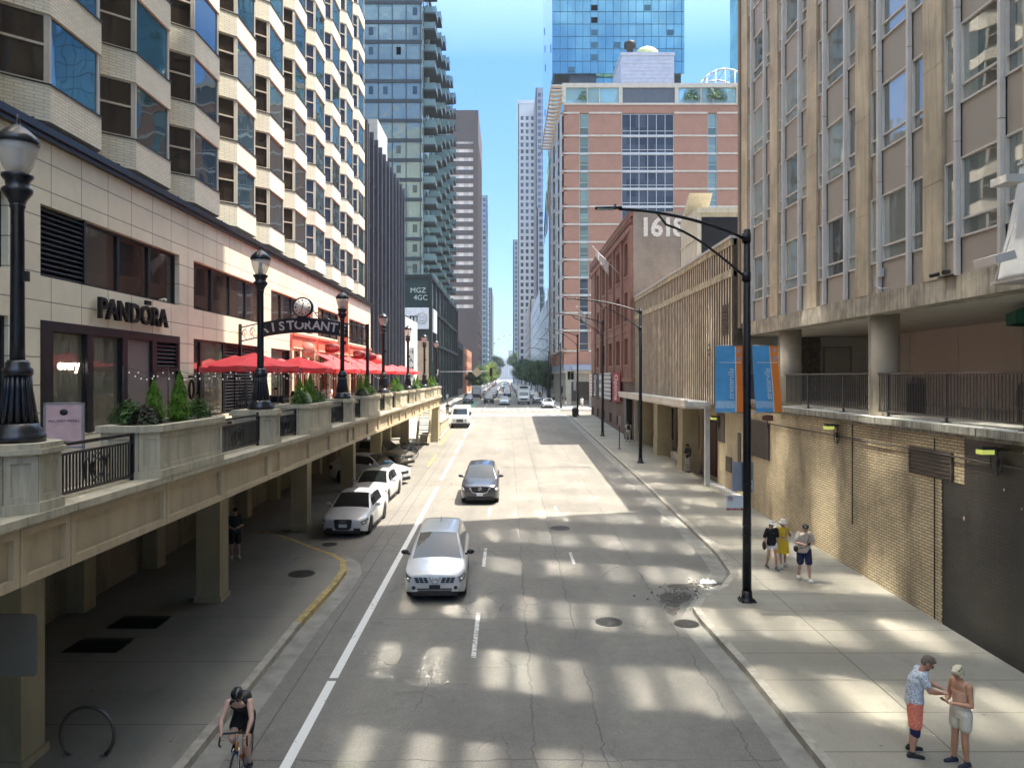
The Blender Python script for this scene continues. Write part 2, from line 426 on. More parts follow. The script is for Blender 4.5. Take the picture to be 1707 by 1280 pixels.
g = MB(); sheet(g, rect(-11.95, 11.3, -40, 94.5), 0); sheet(g, rect(-9.2, 7.6, 94.5, 1400), 0)
struct(g.build('road', M_road))
g = MB(); sheet(g, [(-160, 95.5), (-9.2, 95.5), (-9.2, 108), (-160, 108)], .002); sheet(g, rect(7.6, 160, 95.5, 108), .002)
struct(g.build('cross_street', M_road))
# right pavement with its built-out corner
kr = [(5.45, -40), (5.42, 10), (5.32, 17), (5.12, 20.3), (5.15, 21.2), (5.6, 22.2), (6.5, 23.2), (7.2, 24.6), (7.42, 27), (7.5, 32), (7.6, 43), (7.65, 93.5)]
g = MB(); slab(g, [(x+.15, y) for x, y in kr] + [(11.3, 93.5), (11.3, -40)], -.3, .15)
struct(g.build('pavement_beside_brick_wall', M_walkR))
def dense(path, n=4):
    out = []
    for a, b in zip(path[:-1], path[1:]):
        for i in range(n): out.append((a[0]+(b[0]-a[0])*i/n, a[1]+(b[1]-a[1])*i/n))
    return out + [path[-1]]
random.seed(3)
g = MB(); kd = dense(kr, 4)
ribbon(g, kd, -.02, .17, -.2, .156); struct(g.build('kerb', M_kerb))
g = MB(); ribbon(g, [(x, y) for x, y in kd if y < 20.5 or y > 25], -.55, -.02, -.1, .004); struct(g.build('gutter', M_gutter))
# left pavement under the terrace
kl = [(-5.48, -40), (-5.45, 12), (-5.38, 20), (-5.22, 23.4), (-5.24, 25), (-5.5, 26.1), (-6.1, 27.0), (-7.0, 27.9), (-8.1, 29.2), (-9.2, 30.2), (-10.2, 30.8), (-11.9, 31)]
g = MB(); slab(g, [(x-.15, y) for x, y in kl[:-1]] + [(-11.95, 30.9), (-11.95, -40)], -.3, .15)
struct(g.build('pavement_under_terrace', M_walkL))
g = MB(); ribbon(g, dense(kl[:3], 4), -.17, .02, -.2, .156); struct(g.build('kerb', M_kerb))
M_kyel = pm('worn_yellow_kerb', (.42, .32, .12), .8, var=.35, vs=5, streak=.7, stain=(.16, .13, .09))
g = MB(); ribbon(g, dense(kl[2:-1], 4), -.17, .02, -.2, .156); struct(g.build('kerb_painted_yellow', M_kyel))
g = MB(); ribbon(g, dense(kl[:7], 4), .02, .5, -.1, .004); struct(g.build('gutter', M_gutter))
g = MB(); slab(g, rect(-16, -5.75, 66, 93.5), -.3, .15); struct(g.build('pavement_at_corner', M_walkF))
g = MB(); ribbon(g, [(-5.75, 66), (-5.75, 93.5)], -.17, .02, -.2, .156); struct(g.build('kerb', M_kerb))
for nm, x0, x1 in (('pavement_far_side_street', -13, -9.2), ('pavement_far_street', 7.6, 12.5)):
    g = MB(); slab(g, rect(x0, x1, 108.5, 900), -.3, .15); struct(g.build(nm, M_walkF))
g = MB(); slab(g, rect(11.3, 60, 93.7, 95.4), -.3, .15); struct(g.build('pavement_side_street', M_walkF))
g = MB(); slab(g, rect(12.5, 60, 108.4, 111), -.3, .15); struct(g.build('pavement_side_street', M_walkF))
# painted markings
g = MB()
for a, b in ((-40, 16.7), (16.85, 42), (44.5, 54.5), (57, 66), (68, 88)): sheet(g, rect(-3.90, -3.71, a, b), .004)
struct(g.build('lane_edge_line', M_white))
g = MB()
for a, b in ((18.0, 21.2), (25.9, 28.4), (34.4, 36.2), (44, 46)): sheet(g, rect(-.84, -.73, a, b), .004)
for a, b in ((26.2, 27.8), (35, 36.5)): sheet(g, rect(2.24, 2.34, a, b), .004)
for y in range(50, 90, 9): sheet(g, rect(-.83, -.74, y, y+1.5), .004)
struct(g.build('lane_dashes', M_worn))
g = MB(); sheet(g, rect(-5.22, -5.08, 50, 56), .004); sheet(g, [(-5.6, 62.5), (-5.48, 62.5), (-5.2, 76), (-5.32, 76)], .004); sheet(g, rect(-5.45, -5.35, 62.5, 74), .004)
struct(g.build('yellow_parking_line', M_yellow))
g = MB()
for y0, y1 in ((93.8, 94.4), (98.4, 98.8)): sheet(g, rect(-9, 7.6, y0, y1), .006)
for i in range(16): sheet(g, rect(-8.6+i*1.05, -8.1+i*1.05, 109.3, 112.3), .006)
for i in range(12): sheet(g, rect(-8.0+i*1.35, -7.4+i*1.35, 95.6, 97.9), .006)
sheet(g, rect(-8.6, 7.2, 114.2, 114.8), .006)
for x in (-3.4, -.2, 3.3): 
    for y in range(118, 420, 10): sheet(g, rect(x-.07, x+.07, y, y+4), .006)
struct(g.build('crosswalk_markings', M_white))
g = MB(); sheet(g, rect(-7.0, -5.0, 115.5, 150), .005); struct(g.build('bike_lane', M_bikegreen))
# manholes, drains, grates
M_iron = pm('cast_iron', (.055, .05, .042), .6, .4, var=.4, vs=9, bump=.4, bs=40)
def manhole(x, y, r, dz, label, grate=False):
    g = MB(); z = gz(y)+dz
    g.lathe([(r, 0), (r, .012), (r*.86, .013)], (0, 0, 0), 28, smooth=False)
    if grate:
        for i in range(-4, 5):
            h = math.sqrt(max(.01, (r*.8)**2-(i*r*.18)**2)); g.box(i*r*.18-r*.04, i*r*.18+r*.04, -h, h, .013, .024)
        g.lathe([(r*.16, .013), (r*.16, .026)], (0, 0, 0), 10, smooth=False)
    else:
        for k in range(3): 
            for i in range(8+k*5):
                a = 6.283*i/(8+k*5); rr = r*(.25+.24*k); g.box(rr*math.cos(a)-.02, rr*math.cos(a)+.02, rr*math.sin(a)-.02, rr*math.sin(a)+.02, .013, .02)
    o = g.build('manhole_cover', M_iron, loc=(x, y, z)); o.rotation_euler = (math.atan(.0234), 0, 0)
    tag(o, label, 'manhole cover')
manhole(4.75, 20.3, .33, .0, 'round grated drain cover beside the broken kerb corner', True)
manhole(2.72, 20.45, .36, .0, 'dark round manhole cover in the shaded right lane')
manhole(2.2, 31.8, .42, .0, 'round manhole cover near the edge of the building shadow')
manhole(-6.55, 24.5, .42, .15, 'large round manhole cover on the pavement by the yellow kerb')
manhole(-6.7, 29.0, .3, .0, 'small round manhole cover in front of the first parked white sedan')
M_dgrate = pm('dark_steel_grating', (.010, .009, .008), .6, .2)
for x, y, lb in ((-9.55, 20.0, 'dark square pavement grate nearer the free standing column'), (-9.75, 18.4, 'dark square pavement grate nearer the camera')):
    g = MB(); g.box(-.65, .65, -.5, .5, 0, .006)
    for i in range(12): g.box(-.62, .62, -.47+i*.083, -.45+i*.083, .006, .02)
    tag(g.build('pavement_grate', M_dgrate, loc=(x, y, gz(y)+.151)), lb, 'grate')
# broken asphalt hollow at the kerb corner with lumps
random.seed(11)
g = MB(); pts = []
for i in range(26):
    a = 6.283*i/26; r = 1+.35*math.sin(3*a)+random.uniform(-.2, .2)
    pts.append((4.85+.40*r*math.cos(a)+.25*math.sin(a), 22.2+.95*r*math.sin(a)))
sheet(g, pts, .006)
pts = []
for i in range(22):
    a = 6.283*i/22; r = 1+random.uniform(-.2, .2)
    pts.append((5.9+.75*r*math.cos(a)+.5*math.sin(a), 23.75+.32*r*math.sin(a)))
sheet(g, pts, .007)
struct(g.build('broken_asphalt_patch', pm('dark_broken_asphalt', (.085, .078, .066), .95, var=.5, vs=6, bump=1, bs=25)))
M_chunk = pm('asphalt_rubble', (.16, .148, .125), .95, var=.4, vs=8, bump=.6)
g = MB()
for i in range(150):
    x, y = random.choice(((4.9, 22.4), (5.3, 23.1), (6.0, 23.75))); x += random.gauss(0, .28); y += random.gauss(0, .35); s_ = random.uniform(.01, .045)
    g.ell((x, y, gz(y)+.01), (s_, s_*random.uniform(.6, 1.3), s_*.7), 6, 4)
tag(g.build('asphalt_rubble', M_chunk), 'loose lumps of broken asphalt at the kerb corner', 'rubble', kind='stuff')
g = MB()
for i in range(14):
    a = random.uniform(0, 6.28); x = random.uniform(-.22, .22); y = random.uniform(-.12, .12); q = random.uniform(.05, .13)
    g.add([(x-q, y-q*.5, .0), (x+q, y-q*.4, random.uniform(.01, .06)), (x+q*.6, y+q, random.uniform(.02, .09)), (x-q*.7, y+q*.8, .03)], [(0, 1, 2), (0, 2, 3)])
tag(g.build('crumpled_paper', pm('white_paper', (.7, .7, .68), .8), loc=(6.25, 24.0, gz(24)+.012)), 'crumpled white paper litter lying beside the black street lamp base', 'litter')

# ---------------------------------------------------------------- window and facade helpers
_wc = {}
def winmesh(w, h, fm, gm, fw=.05, mull=0, rails=(), dep=.06, name='window'):
    key = (round(w, 2), round(h, 2), fm.name, gm.name, fw, mull, rails, dep)
    if key in _wc: return _wc[key]
    g = MB(); g.box(-w/2, w/2, 0, .02, 0, h, 1)
    if fw:
        g.box(-w/2, -w/2+fw, -dep, 0, 0, h); g.box(w/2-fw, w/2, -dep, 0, 0, h)
        g.box(-w/2+fw, w/2-fw, -dep, 0, 0, fw); g.box(-w/2+fw, w/2-fw, -dep, 0, h-fw, h)
        for i in range(mull):
            x = -w/2 + w*(i+1)/(mull+1); g.box(x-fw/2, x+fw/2, -dep*.9, 0, fw, h-fw)
        for r_ in rails: g.box(-w/2+fw, w/2-fw, -dep*.8, -.001, h*r_-fw/2, h*r_+fw/2)
    _wc[key] = g.mesh(name, [fm, gm]); return _wc[key]
RZ = {'+x': R(90), '-x': R(-90), '-y': 0.0, '+y': R(180)}
def facade(parent, face, c, depth, u, z, rows, wallm, fm, gm, budget=100, fw=.05, mull=0, rails=(), wname='wall', pane='window', pick=None, far=None):
    """wall of bands and piers with real openings; rows = [(z0, z1, [(u0, u1)...])...]"""
    sg = 1 if face[0] == '+' else -1
    g = MB()
    def bx(u0, u1, z0, z1):
        if u1-u0 < 1e-4 or z1-z0 < 1e-4: return
        if face[1] == 'x': g.box(c, c-sg*depth, u0, u1, z0, z1)
        else: g.box(u0, u1, c, c-sg*depth, z0, z1)
    zz = z[0]; wins = []
    for z0, z1, ops in sorted(rows):
        bx(u[0], u[1], zz, z0); p = u[0]
        for a, b in sorted(ops): bx(p, a, z0, z1); p = b; wins.append((a, b, z0, z1))
        bx(p, u[1], z0, z1); zz = z1
    bx(u[0], u[1], zz, z[1])
    W = g.build(wname, wallm, parent) if wname else None
    if pick: wins.sort(key=pick)
    rest = MB()
    for i, (a, b, z0, z1) in enumerate(wins):
        ww, hh = b-a-.004, z1-z0-.004; q = c-sg*(depth-.05)
        p = ((q, (a+b)/2, z0+.002) if face[1] == 'x' else ((a+b)/2, q, z0+.002))
        if i < budget: link(pane, winmesh(ww, hh, fm, gm, fw, mull, rails), parent, p, RZ[face])
        else:
            me = winmesh(ww, hh, fm, gm, fw, mull, rails); Mx = Matrix.Translation(p) @ Matrix.Rotation(RZ[face], 4, 'Z')
            rest.add([v.co for v in me.vertices], [tuple(pl.vertices) for pl in me.polygons], 0, False, Mx)
            rest.m[-len(me.polygons):] = [pl.material_index for pl in me.polygons]
    if rest.v: stuffpart(rest.build('distant_windows', [fm, gm], parent))
    return W
def spans(a, b, n, frac=.6, edge=None):
    st = (b-a)/n; return [(a+st*(i+.5)-st*frac/2, a+st*(i+.5)+st*frac/2) for i in range(n)]

# ---------------------------------------------------------------- left: terrace
T = thing('terrace', 'tan concrete terrace deck with panelled edge beam on square columns above the parking bays', 'terrace', (-8.4, 30, 5.3))
TL = (8.4, -30, -5.3)
def tpart(mb, name, mats, parent=None):
    o = mb.build(name, mats, parent or T)
    if parent is None: o.location = TL
    return o
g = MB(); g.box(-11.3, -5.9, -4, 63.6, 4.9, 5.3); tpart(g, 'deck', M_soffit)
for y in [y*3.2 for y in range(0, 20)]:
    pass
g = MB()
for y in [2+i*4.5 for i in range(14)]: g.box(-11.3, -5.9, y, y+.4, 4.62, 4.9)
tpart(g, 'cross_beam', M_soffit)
g = MB(); g.box(-5.9, -5.52, -4, 63.6, 4.64, 5.3)
edges = []
for k in range(-1, 7):
    b0 = 8.6+9.0*k; edges += [b0, b0+1.0, b0+3.7, b0+6.15]
edges.append(63.6); edges = [e for e in edges if -4 < e <= 63.6]
for a, b in zip([-4]+edges[:-1], edges):
    g.box(-5.52, -5.45, a+.012, a+.11, 4.64, 5.3); g.box(-5.52, -5.45, b-.11, b-.012, 4.64, 5.3)
    g.box(-5.52, -5.45, a+.11, b-.11, 5.2, 5.3); g.box(-5.52, -5.45, a+.11, b-.11, 4.64, 4.75)
tpart(g, 'edge_beam', M_precast)
g = MB(); g.box(-5.52, -5.40, -4, 63.6, 5.304, 5.335)
for a, b in zip([-4]+edges[:-1], edges): g.box(-6.2, -5.36, a+.008, b-.008, 5.335, 5.43)
tpart(g, 'coping', M_planter)
for y in (4.3, 13.1, 21.95, 31.4, 40.7, 49.5, 53.5, 63.2):
    g = MB(); z = gz(y)+.0; g.box(-8.75, -8.08, y-.33, y+.33, z, 4.9); g.box(-8.80, -8.03, y-.38, y+.38, z+.1, z+.3)
    tpart(g, 'column', M_column)
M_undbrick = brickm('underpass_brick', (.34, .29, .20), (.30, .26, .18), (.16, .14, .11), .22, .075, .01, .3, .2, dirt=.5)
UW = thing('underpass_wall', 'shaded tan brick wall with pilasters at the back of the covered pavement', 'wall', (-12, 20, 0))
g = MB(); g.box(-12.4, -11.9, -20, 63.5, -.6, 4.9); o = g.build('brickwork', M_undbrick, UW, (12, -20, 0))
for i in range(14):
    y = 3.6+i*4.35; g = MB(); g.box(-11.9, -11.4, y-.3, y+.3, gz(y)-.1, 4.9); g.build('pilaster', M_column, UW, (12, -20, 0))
# pillars, planters, railings along the terrace edge
def pillar(name, x0, x1, h, ch, parent):
    pass
def octbox(L, W, ch):  # length along y, width along x, chamfered on the street side (+x)
    return [(-W/2, -L/2), (W/2-ch, -L/2), (W/2, -L/2+ch), (W/2, L/2-ch), (W/2-ch, L/2), (-W/2, L/2)]
def pedmesh(L, W, ch, h):
    g = MB(); P = octbox(L, W, ch); Q = octbox(L+.14, W+.14, ch+.03); Q2 = octbox(L+.08, W+.08, ch+.02)
    g.prism(octbox(L+.1, W+.1, ch+.02), 0, .12); g.prism(P, .12, h-.1)
    # raised borders that leave a sunk panel on each face
    for (a, b) in zip(P, P[1:]+P[:1]):
        a = Vector(a); b = Vector(b); d = b-a; Ln = d.length
        if Ln < .18: continue
        t = d.normalized(); n = Vector((t.y, -t.x))
        def bar(s0, s1, z0, z1):
            p = [a+t*s0, a+t*s1, a+t*s1+n*.022, a+t*s0+n*.022]
            g.prism([(q.x, q.y) for q in p], z0, z1)
        e = min(.10, Ln*.2)
        bar(0, e, .12, h-.1); bar(Ln-e, Ln, .12, h-.1); bar(e, Ln-e, .12, .2); bar(e, Ln-e, h-.2, h-.1)
    return g, Q, Q2
def planter_thing(L, label, group):
    t = thing('planter_box', label, 'planter', (0, 0, 0), 0, group)
    g, Q, Q2 = pedmesh(L, .78, .22, .82); g.build('box', M_planter, t)
    g = MB(); inner = octbox(L-.16, .6, .18)
    g.prism(Q, .72, .76)
    n = len(Q); v = [(p[0], p[1], .76) for p in Q]+[(p[0], p[1], .82) for p in Q]+[(p[0], p[1], .82) for p in inner]+[(p[0], p[1], .77) for p in inner]
    f = []
    for r_ in range(3):
        for i in range(n): f.append((r_*n+i, r_*n+(i+1) % n, (r_+1)*n+(i+1) % n, (r_+1)*n+i))
    g.add(v, f); g.build('rim', M_planter, t)
    g = MB(); g.prism(inner, .70, .775); g.build('soil', pm('dark_soil', (.03, .022, .015), .95), t)
    return t
pl0 = planter_thing(3.0, 'long tan planter box nearest the camera on the terrace edge', 'planter boxes on the terrace edge')
pl0.location = (-5.79, 13.22, 5.43)
ordn = ['', 'second', 'third', 'fourth', 'fifth', 'sixth', 'seventh', 'eighth']
for k in range(1, 6):
    dup(pl0, (-5.79, 13.22+9*k, 5.43), label='tan planter box, %s from the camera along the terrace edge' % ordn[k])
dup(pl0, (-5.79, 60.9, 5.43), label='last tan planter box at the far end of the terrace edge', scale=(1, .55, 1))
ped0 = thing('stone_pedestal', 'large panelled stone pedestal carrying the nearest black lamp post', 'pedestal', (0, 0, 0), 0, 'lamp pedestals on the terrace edge')
g, Q, Q2 = pedmesh(.92, .86, .24, .78); g.build('shaft', M_planter, ped0)
g = MB(); g.prism(Q, .68, .74); g.prism(Q2, .74, .80); g.build('cap', M_planter, ped0)
YL = [9.1+8.98*k for k in range(7)]
ped0.location = (-5.86, YL[0], 5.43)
for k in range(1, 7): dup(ped0, (-5.86, YL[k], 5.43), label='panelled stone pedestal under the %s black lamp post along the terrace' % ordn[k])
# ornate lamps
M_globe = clearglass('smoky_lamp_globe', (.85, .82, .78), .12, .38)
lamp0 = thing('terrace_lamp', 'ornate black lamp post with acorn globe nearest the camera at the left edge', 'lamp post', (0, 0, 0), 0, 'ornate lamp posts on the terrace edge')
g = MB()
g.lathe([(.30, 0), (.30, .08), (.27, .10), (.27, .14), (.235, .17), (.225, .22)], n=24)
prof = [(.215, .22), (.185, .42), (.155, .62), (.145, .78)]
for fl in range(16):   # fluted bell
    a0 = 6.283*fl/16
    ring = []
    for r_, z in prof:
        ring.append([( r_*q*math.cos(a0+da), r_*q*math.sin(a0+da), z) for q, da in ((.93, 0), (1.0, .08), (1.03, .2), (1.0, .31), (.93, .3927), (.8, .2))])
    g.loft(ring)
g.lathe([(.15, .78), (.165, .80), (.165, .86), (.13, .89), (.13, .93), (.10, .97)], n=20)
g.build('base', M_black, lamp0)
g = MB(); g.lathe([(.082, .9), (.078, 1.2), (.072, 2.75), (.085, 2.78), (.085, 2.82)], n=16); g.box(.07, .13, -.03, .03, 1.9, 2.02); g.build('shaft', M_black, lamp0)
g = MB(); g.lathe([(.08, 2.8), (.10, 2.86), (.16, 2.95), (.165, 2.99), (.12, 3.02), (.13, 3.08), (.17, 3.13), (.17, 3.16), (.10, 3.18)], n=20); g.build('capital', M_black, lamp0)
g = MB(); g.lathe([(.115, 3.18), (.165, 3.28), (.205, 3.42), (.222, 3.53)], n=24); g.build('globe', M_globe, lamp0)
g = MB(); g.lathe([(.05, 3.16), (.06, 3.3), (.035, 3.34), (.045, 3.45)], n=12); g.build('bulb', pm('frosted_bulb', (.6, .58, .52), .3), lamp0)
g = MB(); g.lathe([(.232, 3.52), (.235, 3.56), (.20, 3.62), (.13, 3.69), (.07, 3.73), (.03, 3.75), (.035, 3.78), (.012, 3.84), (.004, 3.88)], n=24); g.build('cap', M_black, lamp0)
lamp0.location = (-5.80, YL[0], 6.23)
for k in range(1, 7):
    dup(lamp0, (-5.80, YL[k], 6.23), label='ornate black lamp post with acorn globe, %s from the camera along the terrace' % ordn[k])
# iron railings between pedestals and planters
def railing(L):
    t = thing('iron_railing', '', 'railing', (0, 0, 0), 0, 'black iron railings on the terrace edge')
    g = MB(); g.box(-.03, .03, -L/2, L/2, .68, .72); g.box(-.018, .018, -L/2, L/2, .56, .59); g.box(-.02, .02, -L/2, L/2, .05, .09); g.build('rail', M_black, t)
    for s_ in (-1, 1):
        g = MB(); g.box(-.03, .03, s_*(L/2-.03)-.03, s_*(L/2-.03)+.03, 0, .76); g.build('post', M_black, t)
    g = MB(); n = int(L/.075)
    for i in range(1, n):
        y = -L/2+L*i/n; g.box(-.009, .009, y-.009, y+.009, .09, .56)
    g.build('baluster_panel', M_black, t)
    g = MB()
    for r_ in (.17, .11): g.tube([(.03, r_*1.0*math.sin(a*6.283/20), .32+r_*1.2*math.cos(a*6.283/20)) for a in range(20)], .012, 6, closed=True)
    for sy in (-1, 1):
        g.tube([(.03, sy*(.2+.12*(1-math.cos(a/9*5))*.5+.02*a/9), .32+.16*math.sin(a/9*5)) for a in range(10)], .010, 6)
    g.build('scroll_ornament', M_black, t)
    return t
ra, rb = None, None
for k in range(0, 6):
    for j, (a, b) in enumerate(((.47, 2.62), (5.66, 8.5))):
        y0, y1 = YL[0]+9*k+a-.02, YL[0]+9*k+b
        lab = ('black iron railing between the %s lamp pedestal and the planter beyond it' if j == 0 else 'black iron railing between the %s planter box and the next lamp pedestal') % (['first', 'second', 'third', 'fourth', 'fifth', 'sixth'][k])
        if k == 0:
            r_ = railing(y1-y0); r_['label'] = lab; r_.location = (-5.70, (y0+y1)/2, 5.43)
            if j == 0: ra = r_
            else: rb = r_
        else: dup(ra if j == 0 else rb, (-5.70, (y0+y1)/2, 5.43), label=lab)
r_ = railing(7.5); r_.location = (-5.70, 4.8, 5.43); r_['label'] = 'black iron railing behind the nearest pedestal at the left edge'

# ---------------------------------------------------------------- left: hotel with bay windows over a stone podium
H = thing('hotel_building', 'cream brick hotel with stepped bay windows over a stone shop podium on the left', 'building', (-18, 30, 5.3))
def hp(mb, name, mats, parent=None):
    o = mb.build(name, mats, parent or H)
    if parent is None: o.location = (18, -30, -5.3)
    return o
XP = -11.3
openB = [(18.6+9.1*k, 26.5+9.1*k) for k in range(-3, 5)]
g = MB(); d = .4
for z0, z1 in ((8.38, 9.45), (11.2, 12.75)): g.box(XP-d, XP, -12, 63.6, z0, z1)
g.box(XP-d, XP, -12, 63.6, 5.3, 5.5)
pz = -12
for a, b in openB:
    g.box(XP-d, XP, pz, a, 5.5, 8.38); g.box(XP-d, XP, pz, a, 9.45, 11.2); pz = b
g.box(XP-d, XP, pz, 63.6, 5.5, 8.38); g.box(XP-d, XP, pz, 63.6, 9.45, 11.2)
g.box(-26, XP-d, 63.2, 63.6, 2, 12.75)
hp(g, 'podium_wall', M_stone)
g = MB(); g.box(-26, XP-.42, -12, 63.2, 5, 12.7); hp(g, 'interior_core', M_dkmetal)
M_louv = pm('black_louvre', (.02, .02, .022), .45, .3)
def pane(y0, y1, z0, z1, mat, name, fw=.06, x=XP-.22, fm=None, rails=()):
    o = link(name, winmesh(y1-y0-.006, z1-z0-.006, fm or M_dkmetal, mat, fw, 0, rails), H, (x+18, (y0+y1)/2-30, z0+.003-5.3), R(90)); return o
def louvre(y0, y1, z0, z1, x=XP-.1):
    g = MB(); g.box(x-.2, x-.15, y0, y1, z0, z1); g.box(x-.15, x, y0, y0+.08, z0, z1); g.box(x-.15, x, y1-.08, y1, z0, z1)
    n = int((z1-z0)/.13)
    for i in range(n):
        z = z0+.03+i*(z1-z0-.04)/n; g.add([(x-.14, y0+.08, z+.1), (x-.02, y0+.08, z), (x-.02, y0+.08, z+.02), (x-.14, y0+.08, z+.12), (x-.14, y1-.08, z+.1), (x-.02, y1-.08, z), (x-.02, y1-.08, z+.02), (x-.14, y1-.08, z+.12)], [(0,1,2,3), (7,6,5,4), (0,4,5,1), (1,5,6,2), (2,6,7,3), (3,7,4,0)])
    hp(g, 'louvre', M_louv)
for i, (a, b) in enumerate(openB):
    cuts = [a, a+2.1, a+4.05, a+6.0, b]
    for j in range(4):
        if i == 3 and j == 0: louvre(cuts[0], cuts[1], 9.45, 11.2, XP-.05)
        else: pane(cuts[j], cuts[j+1], 9.45, 11.2, M_winDark, 'window', .07)
M_winPane = glassm('clear_shop_glass', (.17, .15, .12), 1.7, .02, wob=.012, cell=(1.9, 9), tint=(.09, .10, .07))
a, b = openB[3]
g = MB(); g.box(XP-.3, XP+.02, a, a+.5, 5.5, 8.38); g.box(XP-.3, XP+.02, a+.5, b, 8.14, 8.38); g.box(XP-.3, XP+.02, a+2.05, a+2.35, 5.5, 8.14); g.box(XP-.3, XP+.02, a+3.95, a+4.25, 5.5, 8.14); g.box(XP-.3, XP+.02, a+5.85, a+6.1, 5.5, 8.14)
g.box(XP-.3, XP+.02, b-.14, b, 5.5, 8.14); g.box(XP-.3, XP+.02, a+6.1, b-.14, 7.2, 7.3)
hp(g, 'shop_front_frame', M_dkmetal)
pane(a+.5, a+2.05, 5.5, 8.14, M_winPane, 'shop_window', .03, XP-.12); pane(a+2.35, a+3.95, 5.5, 8.14, M_winPane, 'shop_window', .03, XP-.12)
pane(a+4.25, a+5.85, 5.5, 8.14, M_panelgrey, 'blank_panel', 0, XP-.08); louvre(a+6.1, b-.14, 7.3, 8.14, XP); pane(a+6.1, b-.14, 5.5, 7.2, M_panelgrey, 'blank_panel', 0, XP-.08)
for i in (0, 1, 2):
    a, b = openB[i]
    for j in range(4): pane(a+j*(b-a)/4, a+(j+1)*(b-a)/4, 5.5, 8.38, M_winShop, 'shop_window', .09, XP-.15)
a, b = openB[4]
pane(a, a+.9, 5.5, 8.38, M_winShop, 'shop_window', .09, XP-.15); pane(a+.9, a+3.2, 5.5, 8.38, M_winPane, 'shop_window', .06, XP-.15); louvre(a+3.3, b-.1, 5.5, 8.38)
a, b = openB[5]
pane(a, a+2.6, 5.5, 8.38, M_winShop, 'shop_door', .1, XP-.15); 
# restaurant front (coral pilasters) in the last three bays
M_coral = pm('coral_painted_wood', (.60, .17, .11), .5, var=.1)
M_creamtrim = pm('cream_painted_wood', (.62, .52, .38), .6)
M_redawn = pm('red_canvas', (.78, .055, .06), .75, var=.1, vs=3)
rf = [(openB[5][0]+3.2, openB[5][1]+.3), (openB[6][0]-.4, openB[6][1]+.3), (openB[7][0]-.4, openB[7][1]+.1)]
g = MB(); g2 = MB()
for a, b in rf:
    g.box(XP, XP+.14, a, b, 8.5, 9.25); g.box(XP+.141, XP+.22, a, b, 9.16, 9.30); g2.box(XP+.141, XP+.17, a, b, 8.5, 8.56)
    n = 3
    for i in range(n+1):
        y = a+(b-a-.35)*i/n; g2.box(XP-.02, XP+.12, y, y+.35, 5.3, 8.5)
hp(g, 'restaurant_fascia', M_coral); hp(g2, 'restaurant_pilaster', M_creamtrim)
for a, b in rf:
    for i in range(3):
        y = a+.35+(b-a-.35)*i/3; pane(y, y+(b-a-.35)/3-.35, 5.6, 8.48, M_winShop, 'restaurant_window', .09, XP-.15, M_coral)
g = MB(); g.box(XP-.6, XP+.16, -12, 63.8, 12.75, 12.86); g.box(XP-.6, XP+.24, -12, 63.9, 12.86, 12.98); g.box(XP-.6, XP+.2, -12, 63.9, 12.98, 13.06)
for y in range(-10, 63, 4): g.box(XP+.05, XP+.19, y, y+.05, 13.06, 13.1)
hp(g, 'cornice', M_dkmetal)
# drain pipe strip + vertical reveal joints are in the stone texture; bay windows:
XF, XR = -11.3, -12.3
def bayshapes():
    o = [(XR, 0), (XF, 1.0), (XF, 3.4), (XR, 4.4)]
    ins = .13
    gi = [(XR-ins, .05), (XF-ins, 1.05), (XF-ins, 3.35), (XR-ins, 4.35)]
    s = MB(); s.prism(o+[(XR-.4, 4.4), (XR-.4, 0)], 0, .90)
    o2 = [(XR+.02, -.0), (XF+.035, 1.0), (XF+.035, 3.4), (XR+.02, 4.4)]
    s.prism(o2+[(XR-.4, 4.4), (XR-.4, 0)], .90, .935, 1)
    fr = MB()
    def bar(p, q, t, z0, z1, off=.0):
        p = Vector(p); q = Vector(q); dd = (q-p).normalized(); n = Vector((dd.y, -dd.x))
        fr.prism([tuple(p+n*off), tuple(q+n*off), tuple(q-n*(t-off)), tuple(p-n*(t-off))], z0, z1)
    z0, z1 = .935, 2.65
    for p, q in ((o[0], o[1]), (o[2], o[3])):
        P = Vector(p); Q = Vector(q); dd = (Q-P).normalized(); L = (Q-P).length
        n = Vector((dd.y, -dd.x)); P -= n*.04; Q -= n*.04
        bar(P, P+dd*.11, .09, z0, z1); bar(Q-dd*.13, Q, .09, z0, z1)
        bar(P+dd*.11, Q-dd*.13, .07, z0, z0+.05); bar(P+dd*.11, Q-dd*.13, .07, z1-.05, z1); bar(P+dd*.11, Q-dd*.13, .07, 1.86, 1.92)
    bar((XF-.04, 1.0), (XF-.04, 1.12), .09, z0, z1); bar((XF-.04, 3.28), (XF-.04, 3.4), .09, z0, z1)
    gl = MB()
    gl.quad((gi[0][0]+.04, gi[0][1], z0), (gi[1][0]+.04, gi[1][1], z0), (gi[1][0]+.04, gi[1][1], z1), (gi[0][0]+.04, gi[0][1], z1))
    gl.quad((gi[2][0]+.04, gi[2][1], z0), (gi[3][0]+.04, gi[3][1], z0), (gi[3][0]+.04, gi[3][1], z1), (gi[2][0]+.04, gi[2][1], z1))
    mi = MB(); mi.quad((XF-.08, 1.12, z0), (XF-.08, 3.28, z0), (XF-.08, 3.28, z1), (XF-.08, 1.12, z1))
    return s, fr, gl, mi
s_, fr, gl, mi = bayshapes()
me_s = s_.mesh('bay_window', [M_baybrick, M_dkmetal]); me_f = fr.mesh('frame', M_framecream)
gs = []
for q in (0, 1):
    g = MB(); g.add(gl.v[q*4:q*4+4], [(0, 1, 2, 3)]); gs.append(g.mesh('dark_pane', M_winDark))
me_m = mi.mesh('mirror_pane', M_winBlue)
M_blind = pm('drawn_blind', (.075, .058, .048), .35, var=.25, vs=.8)
bl = MB()
